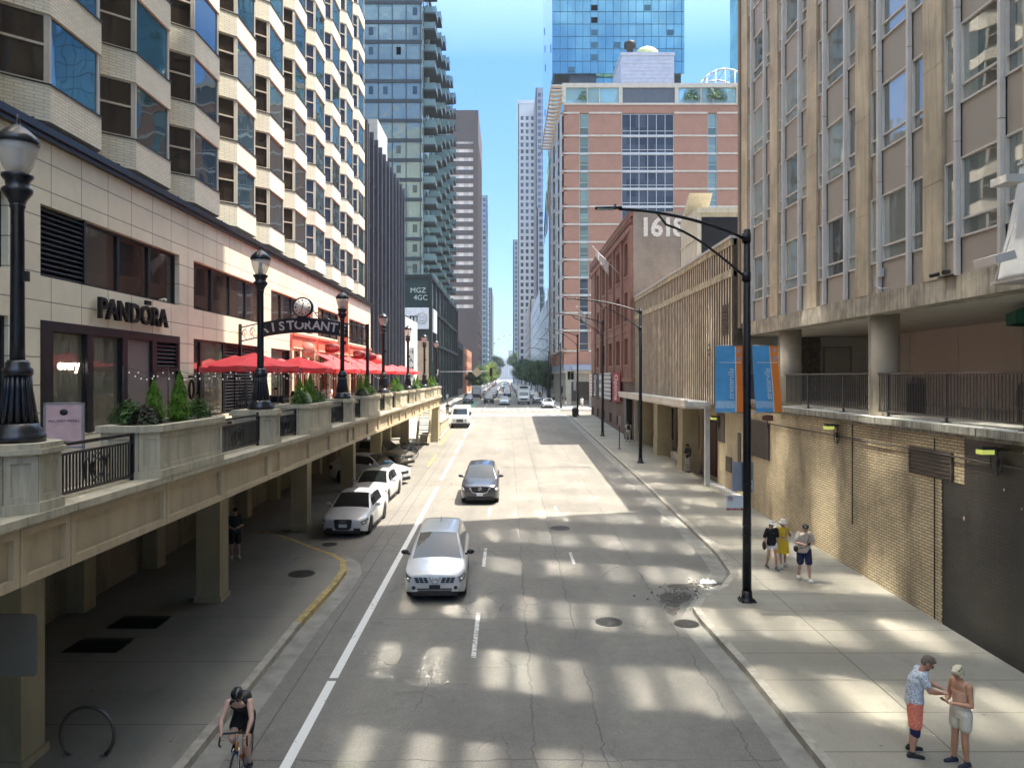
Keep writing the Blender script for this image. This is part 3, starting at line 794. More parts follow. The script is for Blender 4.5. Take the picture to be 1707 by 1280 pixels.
for (p, q) in (((XR-.06, .12), (XF-.10, 1.08)),):
    bl.quad((p[0], p[1], .94), (q[0], q[1], .94), (q[0], q[1], 1.86), (p[0], p[1], 1.86))
me_b = [bl.mesh('blind', M_blind), bl.mesh('blind', M_curtain), MB().add([(p[0], p[1], p[2]*1.0+(.0 if p[2] < 1 else .45)) for p in bl.v], bl.f).mesh('blind', M_blind), MB().add([(p[0]+(.0), p[1]*.55+.05, p[2]) for p in bl.v], bl.f).mesh('blind', M_curtain)]
rest = [MB(), MB(), MB(), MB()]; src = [s_, fr, gl, mi]
nb = 0
for j in range(-4, 10):
    yc = 18.0+4.4*j
    for k in range(0, 20):
        zb = 13.3+2.65*k
        dfar = yc+3.4
        vis = j >= -1 and zb < 7+.5*dfar+.5 and nb < 98
        if vis:
            nb += 1
            o = link('bay_window', me_s, H, (18, yc-30, zb-5.3))
            link('frame', me_f, o); link('dark_pane', gs[0], o); link('dark_pane', gs[1], o); link('mirror_pane', me_m, o)
            if random.random() < .8: link('blind', random.choice(me_b[:3]+me_b[:1]), o)
        else:
            for q in range(3): rest[q].add([(v[0], v[1]+yc, v[2]+zb) for v in src[q].v], src[q].f, 0)
            ta, tb_ = random.gauss(0, .0028), random.gauss(0, .0022)   # tilt added to make the reflected sun patches irregular
            rest[3].add([(v[0]+ta*(v[1]-2.2)+tb_*(v[2]-1.8), v[1]+yc, v[2]+zb) for v in mi.v], mi.f, 0)
for q, nm, mt in ((0, 'upper_bay_brickwork', M_baybrick), (1, 'upper_bay_frames', M_framecream), (2, 'upper_dark_panes', M_winDark), (3, 'unseen_sun_patch_panes', M_winUp)):
    stuffpart(hp(rest[q], nm, mt))
g = MB(); g.box(-30, XR-.42, -12, 62.0, 13.0, 67); g.box(XR-.6, XR-.4, 62.0, 62.2, 13, 67); hp(g, 'tower_wall', M_baybrick)
g = MB(); g.box(-30, XP-.61, -12, 63.2, 12.7, 13.0); hp(g, 'podium_roof', M_dkmetal)
M_letter = pm('black_sign_metal', (.012, .011, .010), .35, .5)
textmesh('PANDORA', .82, .05, M_letter, 'sign_lettering', H, M_px(XP+.16+18, 23.05-30, 8.86-5.3), spacing=1.0, sx=1.08, offset=.012)
g = MB()  # little crown over the O
for dy in (-.12, 0, .12): g.add([(XP+.12, 23.83+dy-.045, 9.26), (XP+.12, 23.83+dy+.045, 9.26), (XP+.12, 23.83+dy*1.35, 9.36), (XP+.2, 23.83+dy-.045, 9.26), (XP+.2, 23.83+dy+.045, 9.26), (XP+.2, 23.83+dy*1.35, 9.36)], [(0,1,2), (5,4,3), (0,3,4,1), (1,4,5,2), (2,5,3,0)])
g.box(XP+.12, XP+.2, 23.67, 23.99, 9.22, 9.262)
hp(g, 'sign_crown', M_letter)
g = MB(); g.tube([(XP+.15, 27.15+.19*math.cos(a*6.283/20), 6.55+.33*math.sin(a*6.283/20)) for a in range(20)], .045, 8, closed=True); g.box(XP+.1, XP+.2, 27.0, 27.3, 6.95, 7.05)
hp(g, 'ring_emblem', M_letter)
M_neon = emit('warm_neon', (1, .85, .72), 3.0)
textmesh('every', .38, .004, M_neon, 'neon_writing', H, M_px(XP-.10+18, 20.0-30, 7.3-5.3), sx=1.15)
# ---------------------------------------------------------------- right: brick retaining wall and upper terrace
M_tanbrick = brickm('tan_glazed_brick', (.64, .52, .32), (.52, .42, .255), (.15, .12, .08), .30, .085, .013, .5, .26, dirt=.7, dirtcol=(.14, .10, .06), rough=.6)
M_blackbrick = brickm('black_painted_brick', (.020, .018, .015), (.030, .026, .021), (.004, .004, .004), .30, .085, .013, .5, .4, dirt=.65, dirtcol=(.045, .04, .03), rough=.4)
M_dirtyconc = pm('stained_concrete', (.34, .32, .26), .9, var=.3, vs=2.5, streak=.85, bump=.4, bs=20, stain=(.05, .05, .035))
M_palecon = pm('pale_concrete', (.66, .64, .57), .85, var=.2, vs=1.5, streak=.6, bump=.2, stain=(.16, .15, .12))
W = thing('retaining_wall', 'tan glazed brick retaining wall, painted black at its near end, beneath the railed terrace', 'wall', (11.6, 15, 0))
def wp(mb, name, mats): return mb.build(name, mats, W, (-11.6, -15, 0))
g = MB(); g.box(11.27, 11.7, 19.9, 36.6, -.5, 5.5); wp(g, 'brickwork', M_tanbrick)
g = MB(); g.box(11.262, 11.7, -12, 19.9, -1, 4.35); g.box(11.262, 11.7, -12, 18.9, 4.35, 5.5); wp(g, 'black_painted_brickwork', M_blackbrick)
g = MB(); g.box(11.27, 11.7, 18.9, 19.9, 4.35, 5.5); g.box(11.24, 11.27, 19.86, 19.92, .3, 4.35); wp(g, 'brickwork', M_tanbrick)
M_vent = pm('brown_louvre', (.075, .058, .045), .6, var=.2)
def vent(y0, y1, z0, z1, nm='wall_vent'):
    g = MB(); g.box(11.22, 11.26, y0, y1, z0, z1)
    n = int((z1-z0)/.09)
    for i in range(n): g.box(11.195, 11.22, y0+.04, y1-.04, z0+(i+.35)*(z1-z0)/n, z0+(i+.75)*(z1-z0)/n)
    for a, b in ((y0, y0+.04), (y1-.04, y1)): g.box(11.19, 11.22, a, b, z0, z1)
    wp(g, nm, M_vent)
vent(32.9, 35.4, 3.4, 5.05); vent(19.35, 21.4, 4.36, 5.08)
g = MB()
g.tube([(11.2, y, 5.0+.01*math.sin(y)) for y in range(12, 35)], .025, 6); wp(g, 'conduit_pipe', M_vent)
g = MB()
for y in (20.2,): g.box(11.24, 11.261, y, y+.02, .3, 5.4)
g.box(11.235, 11.26, 25.0, 25.03, 2.2, 5.45); wp(g, 'movement_joint', M_dkmetal)
g = MB()
for i in range(9):
    y = random.uniform(15.5, 19); z = random.uniform(2.2, 5); s_ = random.uniform(.02, .07)
    g.add([(11.255, y+s_*math.cos(a*.9)*random.uniform(.5, 1), z+s_*1.3*math.sin(a*.9)*random.uniform(.5, 1)) for a in range(7)], [(6,5,4,3,2,1,0)])
wp(g, 'torn_poster_scrap', pm('poster_scraps', (.55, .42, .38), .8))
g = MB()
g.box(11.16, 11.60, -12, 31.5, 5.5, 5.62); g.box(11.10, 11.50, -12, 31.5, 5.62, 5.78)
for i in range(13): g.box(11.06, 11.10, -12+i*3.35, -12+i*3.35+3.3, 5.60, 5.785)
g.box(11.2, 11.6, 31.5, 36.5, 5.68, 5.8); g.box(11.14, 11.5, 31.5, 36.5, 5.8, 5.95)
wp(g, 'coping', M_dirtyconc)
g = MB(); g.box(11.5, 19.2, -12, 38.6, 5.5, 5.84); g.box(11.102, 11.5, -12, 31.5, 5.78, 5.80)
wp(g, 'terrace_floor', M_palecon)
# wall lamps
M_lens = emit('yellow_green_lamp_lens', (.62, .66, .14), .12)
M_dk = pm('dark_fitting', (.03, .028, .025), .5, .2)
def wall_lamp(x, y, z, label, cable=True):
    t = thing('wall_lamp', label, 'lamp', (x, y, z), 0, 'wall lamps along the brick wall')
    g = MB(); g.box(-.12, 0, -.12, .12, -.02, .06); g.box(-.42, -.1, -.1, .1, .0, .08); g.build('housing', M_dk, t)
    g = MB(); g.prism([(-.44, -.12), (-.16, -.12), (-.16, .12), (-.44, .12)], -.10, .0); g.build('lens', M_lens, t)
    if cable:
        g = MB(); g.tube([(-.03, .02+.24*math.sin(a*.5)*.9, -.28+.30*math.cos(a*.5)) for a in range(12)], .016, 6)
        g.tube([(-.02, 0, -.02), (-.02, 0, -.6)], .02, 6); g.box(-.08, 0, -.06, .06, -.38, -.22); g.build('cable', M_dk, t)
    return t
wall_lamp(11.2, 26.0, 5.33, 'wall lamp with yellow green lens on the middle of the tan brick wall')
wall_lamp(11.2, 17.5, 5.34, 'wall lamp with yellow green lens and hanging cable loops over the black painted wall')
wall_lamp(11.2, 40.5, 4.85, 'wall lamp on the plastered wall just under the end of the canopy')
t = thing('wall_camera', 'small brown camera box on the brick wall behind the right hand street banner', 'camera', (11.2, 32.4, 5.1))
g = MB(); g.box(-.35, 0, -.1, .1, .05, .28); g.cyl((-.2, 0, .05), (-.2, 0, -.25), .02); g.box(-.42, -.35, -.07, .07, .09, .24); g.build('housing', pm('rust_brown', (.10, .035, .02), .7), t)
# right railing
RL = thing('terrace_railing', 'long grey steel railing along the edge of the right hand terrace', 'railing', (11.42, 15, 5.8))
M_rail = pm('grey_steel_railing', (.085, .083, .08), .4, .5, var=.15)
g = MB(); g.box(-.04, .04, -27, 21, 1.27, 1.325); g.build('top_rail', M_rail, RL)
g = MB(); g.box(-.02, .02, -27, 21, .14, .19); g.build('bottom_rail', M_rail, RL)
bal = MB(); bal.box(-.012, .012, -.012, .012, .19, 1.27); mb_ = bal.mesh('baluster', M_rail)
far_ = MB(); n = 0
for i in range(330):
    y = 21-.06-i*.135
    if y < -27: break
    if 1 < y+15 < 30 and n < 99 and y+15 > 15.5: link('baluster', mb_, RL, (0, y, 0)); n += 1
    else: far_.box(-.012, .012, y-.012, y+.012, .19, 1.27)
stuffpart(far_.build('distant_balusters', M_rail, RL))
for i in range(16):
    y = 20.2-i*3.05
    g = MB(); g.box(-.03, .03, -.03, .03, 0, 1.27); g.box(-.11, .11, -.09, .09, 0, .018); g.cyl((.07, .05, .018), (.07, .05, .04), .014, n=6); g.build('post', M_rail, RL, (0, y, 0))

# ---------------------------------------------------------------- right: stone and glass office building on columns
B = thing('office_building', 'brown stone and glass office building with steel mullions raised over the right terrace', 'building', (17, 15, 5.8))
def bp(mb, name, mats): return mb.build(name, mats, B, (-17, -15, -5.8))
XB = 11.1
M_pier = pm('travertine_pier', (.52, .44, .31), .6, var=.3, vs=.7, streak=.5, stain=(.20, .15, .09))
M_spand = pm('taupe_spandrel', (.375, .335, .285), .45, var=.06, vs=.4)
M_alum = pm('aluminium_mullion', (.62, .59, .54), .45, .1, var=.08)
M_offgl = glassm('office_glass', (.22, .24, .21), 2.9, .015, wob=.015, cell=(1.4, 3.28), var=.6)
M_ledge = pm('weathered_ledge_concrete', (.42, .375, .295), .9, var=.35, vs=2, streak=.8, bump=.4, bs=25, stain=(.09, .08, .06))
g = MB()
for i in range(26): g.box(XB-.04, XB+.6, 36-(i+1)*1.9+.012, 36-i*1.9, 8.9, 9.5)
g.box(XB-.0, XB+.6, -14, 36, 8.92, 9.48); bp(g, 'ledge', M_ledge)
g = MB(); g.box(XB+.6, 20, -14, 38.3, 8.95, 9.5); bp(g, 'soffit', pm('dark_soffit', (.60, .57, .50), .9))
pc = [35.75-3.95*i for i in range(13)]
for i, c in enumerate(pc):
    g = MB()
    for z in range(9, 78, 3): g.box(XB-.06, XB+.3, c-.44, c+.44, max(9.5, z), z+2.988)
    bp(g, 'stone_pier', M_pier)
g = MB(); g.box(XB+.5, 22, -14, 36.1, 9.5, 79.5); g.box(XB-.13, XB+.5, 36.21, 36.5, 9.3, 79.5); bp(g, 'core_wall', pm('brown_stone_wall', (.25, .20, .15), .7, streak=.3))
g = MB(); sp = MB(); spall = MB(); far_f = MB(); nsp = 0
for i in range(12):
    y1 = pc[i]-.46; y0 = pc[i+1]+.46
    f1 = y1-.62; f2 = y0+.72
    for f in (f1, f2):
        mg = MB()
        for z in range(0, 21): mg.box(XB-.10, XB+.02, f-.055, f+.055, 9.5+z*3.28+.0, 9.5+(z+1)*3.28-.02)
        bp(mg, 'mullion', M_alum)
    cells = [(f1+.07, y1), (f2+.07, f1-.07), (y0, f2-.07)]
    for k in range(21):
        zb = 9.5+3.28*k if k == 0 else 9.19+3.28*k+.0
        zs = 9.5 if k == 0 else 12.37+3.28*(k-1)
        zw = 10.4+3.28*k
        for (a, b) in cells:
            spall.box(XB+.05, XB+.12, a, b, zs, zw); spall.box(XB+.03, XB+.051, a+.03, a+.05, zs+.05, zw-.05)
            me = winmesh(b-a, 1.97, M_alum, M_offgl, .05, 0, (.23,), .07)
            if i < 5 and k < 5 and k <= 5: link('window', me, B, (XB+.07-17, (a+b)/2-15, zw-5.8), RZ['-x'])
            else:
                Mx = Matrix.Translation((XB+.12, (a+b)/2, zw)) @ Matrix.Rotation(RZ['-x'], 4, 'Z')
                far_f.add([v.co for v in me.vertices], [tuple(pl.vertices) for pl in me.polygons], 0, False, Mx)
                far_f.m[-len(me.polygons):] = [pl.material_index for pl in me.polygons]
bp(spall, 'spandrel_wall', M_spand); stuffpart(bp(far_f, 'upper_windows', [M_alum, M_offgl]))
for c in (31.75, 23.85, 16.6, 8.0, 0):
    g = MB(); g.lathe([(.44, 5.8), (.44, 8.96)], (XB+.62, c, 0), 28); g.box(XB+.14, XB+.19, c-.02, c+.02, 5.8, 8.94) ; bp(g, 'round_column', pm('painted_column', (.42, .37, .29), .55, var=.1) if c == 31.75 else bpy.data.materials['painted_column'])
# recess behind the columns
M_rwall = pm('recess_panel', (.70, .67, .60), .6, var=.08, vs=.5)
g = MB(); g.box(17.6, 17.9, -14, 38.2, 5.8, 9.0)
for y in (33.5, 29.9, 26.2, 22): g.box(17.575, 17.6, y, y+.03, 5.84, 8.95)
g.box(11.5, 14.3, 38.2, 38.5, 5.8, 9.0); g.box(15.5, 17.9, 38.2, 38.5, 5.8, 9.0); bp(g, 'recess_wall', M_rwall)
M_rough = pm('rough_split_stone', (.2, .17, .14), .95, var=.7, vs=14, bump=1.0, bs=16)
g = MB()
for i in range(9):
    for k in range(26):
        x = 14.3+i*.135; z = 5.8+k*.123; g.box(x, x+.125, 38.0-random.random()*.14, 38.4, z, z+.115)
bp(g, 'rough_stone_panel', M_rough)
g = MB(); g.box(15.72, 15.80, 38.1, 38.2, 5.8, 8.5); g.box(17.05, 17.13, 38.1, 38.2, 5.8, 8.5); g.box(15.8, 17.05, 38.1, 38.2, 8.42, 8.5); bp(g, 'door_frame', M_spand)
for i in range(2):
    g = MB(); g.box(15.81+i*.62, 16.42+i*.62, 38.13, 38.19, 5.82, 8.41); g.cyl((16.34+i*.2, 38.1, 6.9), (16.34+i*.2, 38.1, 7.2), .015); bp(g, 'door', pm('pale_grey_door', (.55, .52, .45), .5) if i == 0 else bpy.data.materials['pale_grey_door'])
g = MB(); g.tube([(XB-.02, 22.75, 10.1), (XB-.1, 22.9, 9.95), (XB-.12, 22.85, 9.7), (XB-.2, 22.4, 9.56), (XB-.1, 22.1, 9.56)], .02, 6); g.box(XB-.12, XB, 22.6, 22.75, 9.95, 10.2); bp(g, 'cable', pm('white_cable', (.5, .5, .48), .5))
t = thing('security_camera', 'small black and steel security light on the ledge of the office building', 'camera', (10.98, 19.2, 9.5))
g = MB(); g.box(-.05, .1, -.3, .3, 0, .03); g.cyl((-.05, -.2, .1), (-.25, -.35, .06), .06); g.cyl((-.05, .2, .1), (-.22, .35, .06), .05); g.build('body', M_dk, t)
t = thing('floodlight_bracket', 'white steel bracket frame holding floodlights at the right edge above the terrace', 'bracket', (9.95, 15.0, 8.85))
M_wht = pm('white_painted_steel', (.55, .54, .51), .4, .1)
g = MB(); g.prism([(-.2, -.5), (.9, -.5), (.9, .5), (-.2, .5)], 0, .05)
fr_ = [(-.12, 0, .05), (.12, 0, .9), (.35, 0, 1.9), (.42, 0, 2.5)]
g.tube([(x, -.45, z) for x, y, z in fr_], .03, 6); g.tube([(x, .45, z) for x, y, z in fr_], .03, 6); g.box(.35, .9, -.5, .5, 2.4, 2.46)
g.add([(-.1, -.42, .1), (.40, -.42, 2.45), (.40, .42, 2.45), (-.1, .42, .1), (-.06, -.42, .1), (.44, -.42, 2.45), (.44, .42, 2.45), (-.06, .42, .1)], [(0,1,2,3), (7,6,5,4), (0,4,5,1), (2,6,7,3), (1,5,6,2), (0,3,7,4)])
g.build('frame', M_wht, t)
g = MB(); g.box(-.5, -.1, -.35, .35, .45, .62, M=Matrix.Rotation(R(-15), 4, 'Y')); g.cyl((-.2, 0, .6), (-.0, 0, 1.3), .012); g.build('floodlight', M_wht, t); g = MB(); g.box(-.35, 0, -.25, .25, 1.9, 2.05); g.build('floodlight', M_wht, t)

# ---------------------------------------------------------------- right: plastered wall, canopy building with ribbed cladding
C = thing('ribbed_building', 'low building clad in weathered tan vertical ribs above a white canopy and columned entrance', 'building', (14, 50, 1))
def cp(mb, name, mats): return mb.build(name, mats, C, (-14, -50, -1))
XC = 10.8
M_rib = pm('weathered_ribbed_concrete', (.60, .53, .41), .85, var=.3, vs=1.6, streak=.75, bump=.3, stain=(.16, .115, .07))
M_ribshade = pm('rib_recess_shade', (.10, .075, .048), .9, var=.3, vs=2)  # shade in the gaps between ribs, painted in as dark brown
M_band = pm('stained_band_concrete', (.44, .40, .28), .9, var=.35, vs=2.5, streak=.8, bump=.4, bs=20, stain=(.08, .07, .04))
g = MB(); g.box(XC, XC+.5, 36.6, 64.5, 5.5, 13.59); cp(g, 'back_wall', M_ribshade)
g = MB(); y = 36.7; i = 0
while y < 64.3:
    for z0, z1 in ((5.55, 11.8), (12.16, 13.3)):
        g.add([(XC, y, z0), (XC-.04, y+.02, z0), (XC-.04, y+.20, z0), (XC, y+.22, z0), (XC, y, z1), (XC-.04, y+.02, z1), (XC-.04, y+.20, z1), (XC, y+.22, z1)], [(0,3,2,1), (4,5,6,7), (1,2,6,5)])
        g.add([(XC, y, z0), (XC-.04, y+.02, z0), (XC, y, z1), (XC-.04, y+.02, z1), (XC-.04, y+.20, z0), (XC, y+.22, z0), (XC-.04, y+.20, z1), (XC, y+.22, z1)], [(0,1,3,2), (4,5,7,6)], 1)  # rib sides get the same painted shade
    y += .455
cp(g, 'ribbed_cladding', [M_rib, M_ribshade])
g = MB(); g.box(XC-.08, XC+.15, 36.6, 64.5, 11.8, 12.16)
y = 36.6
while y < 64.3: g.box(XC-.10, XC-.02, y, y+1.3, 13.3, 13.6); y += 1.312
g.box(XC-.02, XC+.15, 36.6, 64.5, 13.3, 13.6)
cp(g, 'concrete_band', M_band)
g = MB(); g.box(XC-.16, XC+.6, 36.55, 64.5, 13.6, 13.73); cp(g, 'roof_coping', M_wht)
g = MB(); g.box(XC+.5, 30, 38.7, 64.5, 5.5, 13.6); g.box(XC+.5, 11.5, 36.6, 38.7, 5.9, 13.6); g.box(12.4, 30, 36.6, 64.5, -.5, 5.5); cp(g, 'rear_volume', pm('plain_grey_concrete', (.30, .28, .24), .9))
M_can = pm('white_canopy_edge', (.62, .60, .54), .6, var=.12, vs=1, streak=.35)
g = MB(); g.box(9.5, XC+.2, 40.9, 64.9, 5.30, 5.42); g.box(9.44, XC+.2, 40.8, 64.95, 5.42, 5.68); g.box(9.40, 9.6, 40.76, 65, 5.68, 5.76); cp(g, 'canopy', M_can)
M_plas = pm('tan_plaster', (.44, .37, .24), .8, var=.14, vs=1.2, streak=.35)
g = MB(); g.box(11.25, 12.4, 36.6, 41.0, .5, 5.5); cp(g, 'plaster_wall', M_plas)
g = MB(); g.box(11.21, 11.245, 39.6, 41.0, 3.6, 5.3); g.box(11.2, 11.245, 38.35, 39.35, 2.2, 2.95); g.box(11.2, 11.245, 36.9, 37.3, 2.2, 4.3); cp(g, 'steel_panel', M_vent)
g = MB(); g.box(10.95, 11.25, 36.6, 42.6, .5, 1.32); cp(g, 'plinth', M_palecon)
for y0, y1, x0 in ((47.0, 48.2, 10.75), (54.6, 55.9, 10.7), (61.8, 62.6, 10.75)):
    g = MB(); g.box(x0, x0+1.0, y0, y1, .8, 5.4); g.box(x0-.04, x0+1.04, y0-.04, y1+.04, .8, 2.6); cp(g, 'column', M_column)
for y in (41.4, 64.3): 
    g = MB(); g.box(10.7, 10.95, y, y+.25, .8, 5.4); cp(g, 'post', M_wht)
M_dkred = pm('dark_red_door', (.06, .022, .018), .5)
g = MB(); g.box(12.2, 12.4, 41.0, 64.5, .8, 5.5)
for y in (50.2, 52.3, 57.4, 59.6): g.box(11.9, 12.2, y, y+.5, .8, 5.4)
cp(g, 'shop_front_wall', M_plas)
for y0, y1, m_, nm in ((42.6, 44.2, M_dkred, 'door'), (44.4, 46.2, M_dkred, 'door'), (48.6, 50.1, M_winShop, 'shop_window'), (52.9, 54.3, M_winShop, 'shop_window'), (56.2, 57.3, M_winShop, 'shop_window'), (58, 59.5, M_winShop, 'shop_window'), (60.2, 61.7, M_dkred, 'door')):
    g = MB(); g.box(12.12, 12.19, y0, y1, gz(y0)+.15+(0 if nm == 'door' else .9), gz(y0)+3.4); g.box(12.08, 12.125, y0, y0+.08, gz(y0)+.15, gz(y0)+3.4); g.box(12.08, 12.125, y1-.08, y1, gz(y0)+.15, gz(y0)+3.4); cp(g, nm, m_)
g = MB(); g.box(11.6, 12.18, 48.5, 54.4, .8, 1.75); g.box(11.6, 12.18, 56.2, 60, .8, 1.9); cp(g, 'plinth', M_palecon)
g = MB(); g.box(XC-.06, XC-.035, 37.25, 38.35, 9.05, 10.55)
for i in range(8): g.box(XC-.1, XC-.06, 37.3, 38.3, 9.12+i*.18, 9.2+i*.18)
cp(g, 'vent_grille', M_vent)
g = MB()
for i in range(3): g.box(XC-.08, XC-.035, 40.6, 40.95, 8.1+i*.25, 8.25+i*.25)
cp(g, 'vent_slot', M_vent)
g = MB(); g.box(12.2, 12.35, 42, 42.6, 3.4, 4.7); 
# penthouse on the roof
P_ = thing('roof_penthouse', 'pale concrete penthouse with a dark opening on the roof of the ribbed building', 'penthouse', (16.3, 55.6, 13.6)); P_.scale = (1.1, .74, 1.38)
g = MB(); g.box(-2.6, 2.5, -2.6, -2.4, 0, 3.5); g.box(-2.75, -2.5, -2.7, 4.2, 0, 3.5); g.box(-2.75, 5.5, 4.0, 4.2, 0, 3.5); g.box(-2.75, 5.6, -2.9, 4.2, 3.5, 3.75); g.box(2.3, 5.6, -2.6, -2.4, 0, 3.5)
g.box(-2.80, -2.75, -2.7, 4.2, 2.2, 2.26)
g.add([(-2.75, 3.0, 3.75), (-2.75, .4, 4.9), (-2.75, 4.2, 3.75), (-1.2, 3.0, 3.75), (-1.2, .4, 4.9), (-1.2, 4.2, 3.75)], [(0,1,2), (5,4,3), (0,3,4,1), (1,4,5,2)])
g.build('shell', pm('cream_concrete', (.52, .48, .37), .85, streak=.4), P_)
g = MB(); g.prism([(-2.45, -2.63), (5.3, -2.63), (5.3, -2.605), (-2.45, -2.605)], .25, 3.3); g.build('dark_opening', M_dkmetal, P_)
g = MB()
for y in (4.8, 6.6, 8.4, 10.2): g.cyl((-2.9, y, 0), (-2.9, y, 1.1), .025, n=6)
for z in (.55, 1.1): g.cyl((-2.9, 4.4, z), (-2.9, 10.3, z), .02, n=6)
g.build('guard_rail', M_vent, P_)

# ---------------------------------------------------------------- right: red brick warehouse with painted number
K = thing('brick_warehouse', 'old four storey red brick warehouse with a faded white number painted on its side', 'building', (15, 80, 1.6))
M_redbrick = brickm('red_brick', (.29, .125, .08), (.23, .10, .066), (.17, .11, .085), .22, .075, .01, .3, .2, rough=.85)
M_brownbrick = brickm('brown_brick', (.17, .10, .075), (.14, .085, .062), (.12, .09, .07), .22, .075, .01, .3, .25)
M_greybrick = brickm('faded_painted_brick', (.255, .205, .165), (.215, .172, .14), (.30, .25, .20), .22, .075, .012, .35, .22, dirt=.35, dirtcol=(.34, .30, .25))
M_whframe = pm('dark_window_frame', (.035, .028, .024), .5)
KL = (-15, -80, -1.6)
XK = 10.6
us = [66.6+5.35*i for i in range(6)]
ops = [(u_, u_+2.7) for u_ in us if u_+2.7 < 96]
def shift(parent):  # parts built in world coordinates
    for c in parent.children:
        if c.matrix_parent_inverse == Matrix() and not c.get('placed'): pass
def world_parts(parent, fn):
    """run fn with parts in world coordinates, then offset them into the parent's frame"""
    before = set(parent.children); fn()
    for c in parent.children:
        if c not in before: c.location = Vector(c.location) - Vector(parent.location)
def _k():
    facade(K, '-x', XK, .4, (64.6, 96.5), (6.9, 20.9), [(8.1, 10.4, ops), (11.9, 14.5, ops), (15.85, 18.8, ops)], M_redbrick, M_whframe, M_winDark, fw=.08, mull=1, rails=(.5,))
    low = [(u_+.4, u_+2.2) for u_ in us if u_+2.2 < 96]
    facade(K, '-x', XK, .4, (64.6, 96.5), (.8, 6.55), [(2.35, 3.3, low[1:]), (4.5, 6.2, low[1:])], M_brownbrick, M_whframe, M_winDark, fw=.07, mull=1)
world_parts(K, _k)
def kp(mb, name, mats): return mb.build(name, mats, K, KL)
g = MB(); g.box(XK-.14, XK+.4, 64.5, 96.6, 6.55, 6.9); g.box(XK-.1, XK+.4, 64.55, 96.6, 11.0, 11.12)
for (a, b) in ops:
    for z in (8.1, 11.9, 15.85): g.box(XK-.1, XK+.02, a-.15, b+.15, z-.18, z-.002)
kp(g, 'string_course', pm('brownstone', (.24, .13, .085), .8))
g = MB(); 
for u_ in us+[us[-1]+5.35]:
    a = u_-1.35
    if a > 64.6 and a < 96: g.box(XK-.16, XK-.005, a-.55, a+.55, 6.9, 19.3)
g.box(XK-.2, XK-.005, 64.6, 66.2, 6.9, 19.3); g.box(XK-.28, XK-.003, 64.6, 96.5, 19.3, 19.75); g.box(XK-.2, XK-.003, 64.6, 96.5, 20.5, 20.9)
for i in range(50): g.box(XK-.22, XK-.003, 64.8+i*.64, 65.1+i*.64, 20.05, 20.4)
kp(g, 'brick_pier', M_redbrick)
g = MB(); g.box(XK-.25, XK+.5, 64.5, 96.6, 20.9, 21.05); kp(g, 'parapet_coping', bpy.data.materials['brownstone'])
g = MB(); g.box(XK+.4, 30, 64.62, 64.9, 1, 20.9); g.box(XK+.02, XK+.4, 64.58, 64.6, .8, 20.9); kp(g, 'painted_side_wall', M_greybrick)
g = MB(); g.box(XK+.4, 30, 64.9, 96.4, .8, 20.7); kp(g, 'rear_volume', M_brownbrick)
g = MB(); g.box(XK-.5, XK-.002, 65.0, 66.2, gz(65), 5.6); kp(g, 'entrance', M_dkmetal)
M_fadew = pm('faded_white_paint', (.66, .62, .55), .9, var=.45, vs=9)
textmesh('1618', 2.15, .006, M_fadew, 'painted_number', K, M_ny(11.15-15, 64.57-80, 19.5-1.6), align='LEFT', spacing=.9, sx=.97, offset=.07)
# banners on the warehouse
M_bred = pm('crimson_banner', (.30, .012, .025), .6); M_bblk = pm('black_banner', (.015, .013, .014), .6); M_bwht = pm('white_lettering', (.75, .73, .70), .6)
def dotm(name, a, b, sc, th):
    m, t, bs = newmat(name); v = _n(t, 'ShaderNodeTexVoronoi', feature='F1'); v.inputs['Scale'].default_value = sc; v.inputs['Randomness'].default_value = 0
    t.links.new(uvn(t), v.inputs['Vector']); t.links.new(mixc(t, ramp(t, v.outputs['Distance'], th, th+.06, 1, 0), a, b), bs.inputs['Base Color']); bs.inputs['Roughness'].default_value = .6; return m
M_dotA = dotm('dotted_banner', (.62, .58, .54), (.02, .02, .02), 2.4, .3); M_dotB = dotm('ring_banner', (.6, .56, .52), (.03, .02, .02), 1.1, .33); M_dotC = dotm('red_dotted_banner', (.62, .55, .5), (.35, .08, .06), 2.6, .3)
for (y0, y1, m_, txt, lb) in ((70.2, 75.2, M_bred, 'Optima', 'crimson Optima banner at the near end of the warehouse front'), (76.5, 81.8, M_dotA, None, 'white banner with small black dots right of the black banner'),
    (83.0, 86.2, M_dotB, None, 'white banner with large black rings beside the black banner'), (87.0, 92.6, M_bblk, 'Optima', 'black Optima banner on the warehouse front'), (93.2, 96.2, M_dotC, None, 'white banner with red dots at the far end of the warehouse')):
    t = thing('wall_banner', lb, 'banner', (XK-.24, (y0+y1)/2, 4.65), 0, 'banners hung on the brick warehouse')
    g = MB(); g.box(-.03, 0, -(y1-y0)/2, (y1-y0)/2, 0, 2.75); g.build('cloth', m_, t)
    if txt:
        textmesh(txt, 1.9, .006, M_bwht, 'lettering', t, Matrix(((0,0,-1,-.04),(0,-1,0,.0),(-1,0,0,1.35),(0,0,0,1))) @ Matrix.Diagonal((.42, 1.6, 1, 1)))
M_flagc = pm('worn_flag', (.55, .5, .48), .8, var=.4, vs=5)
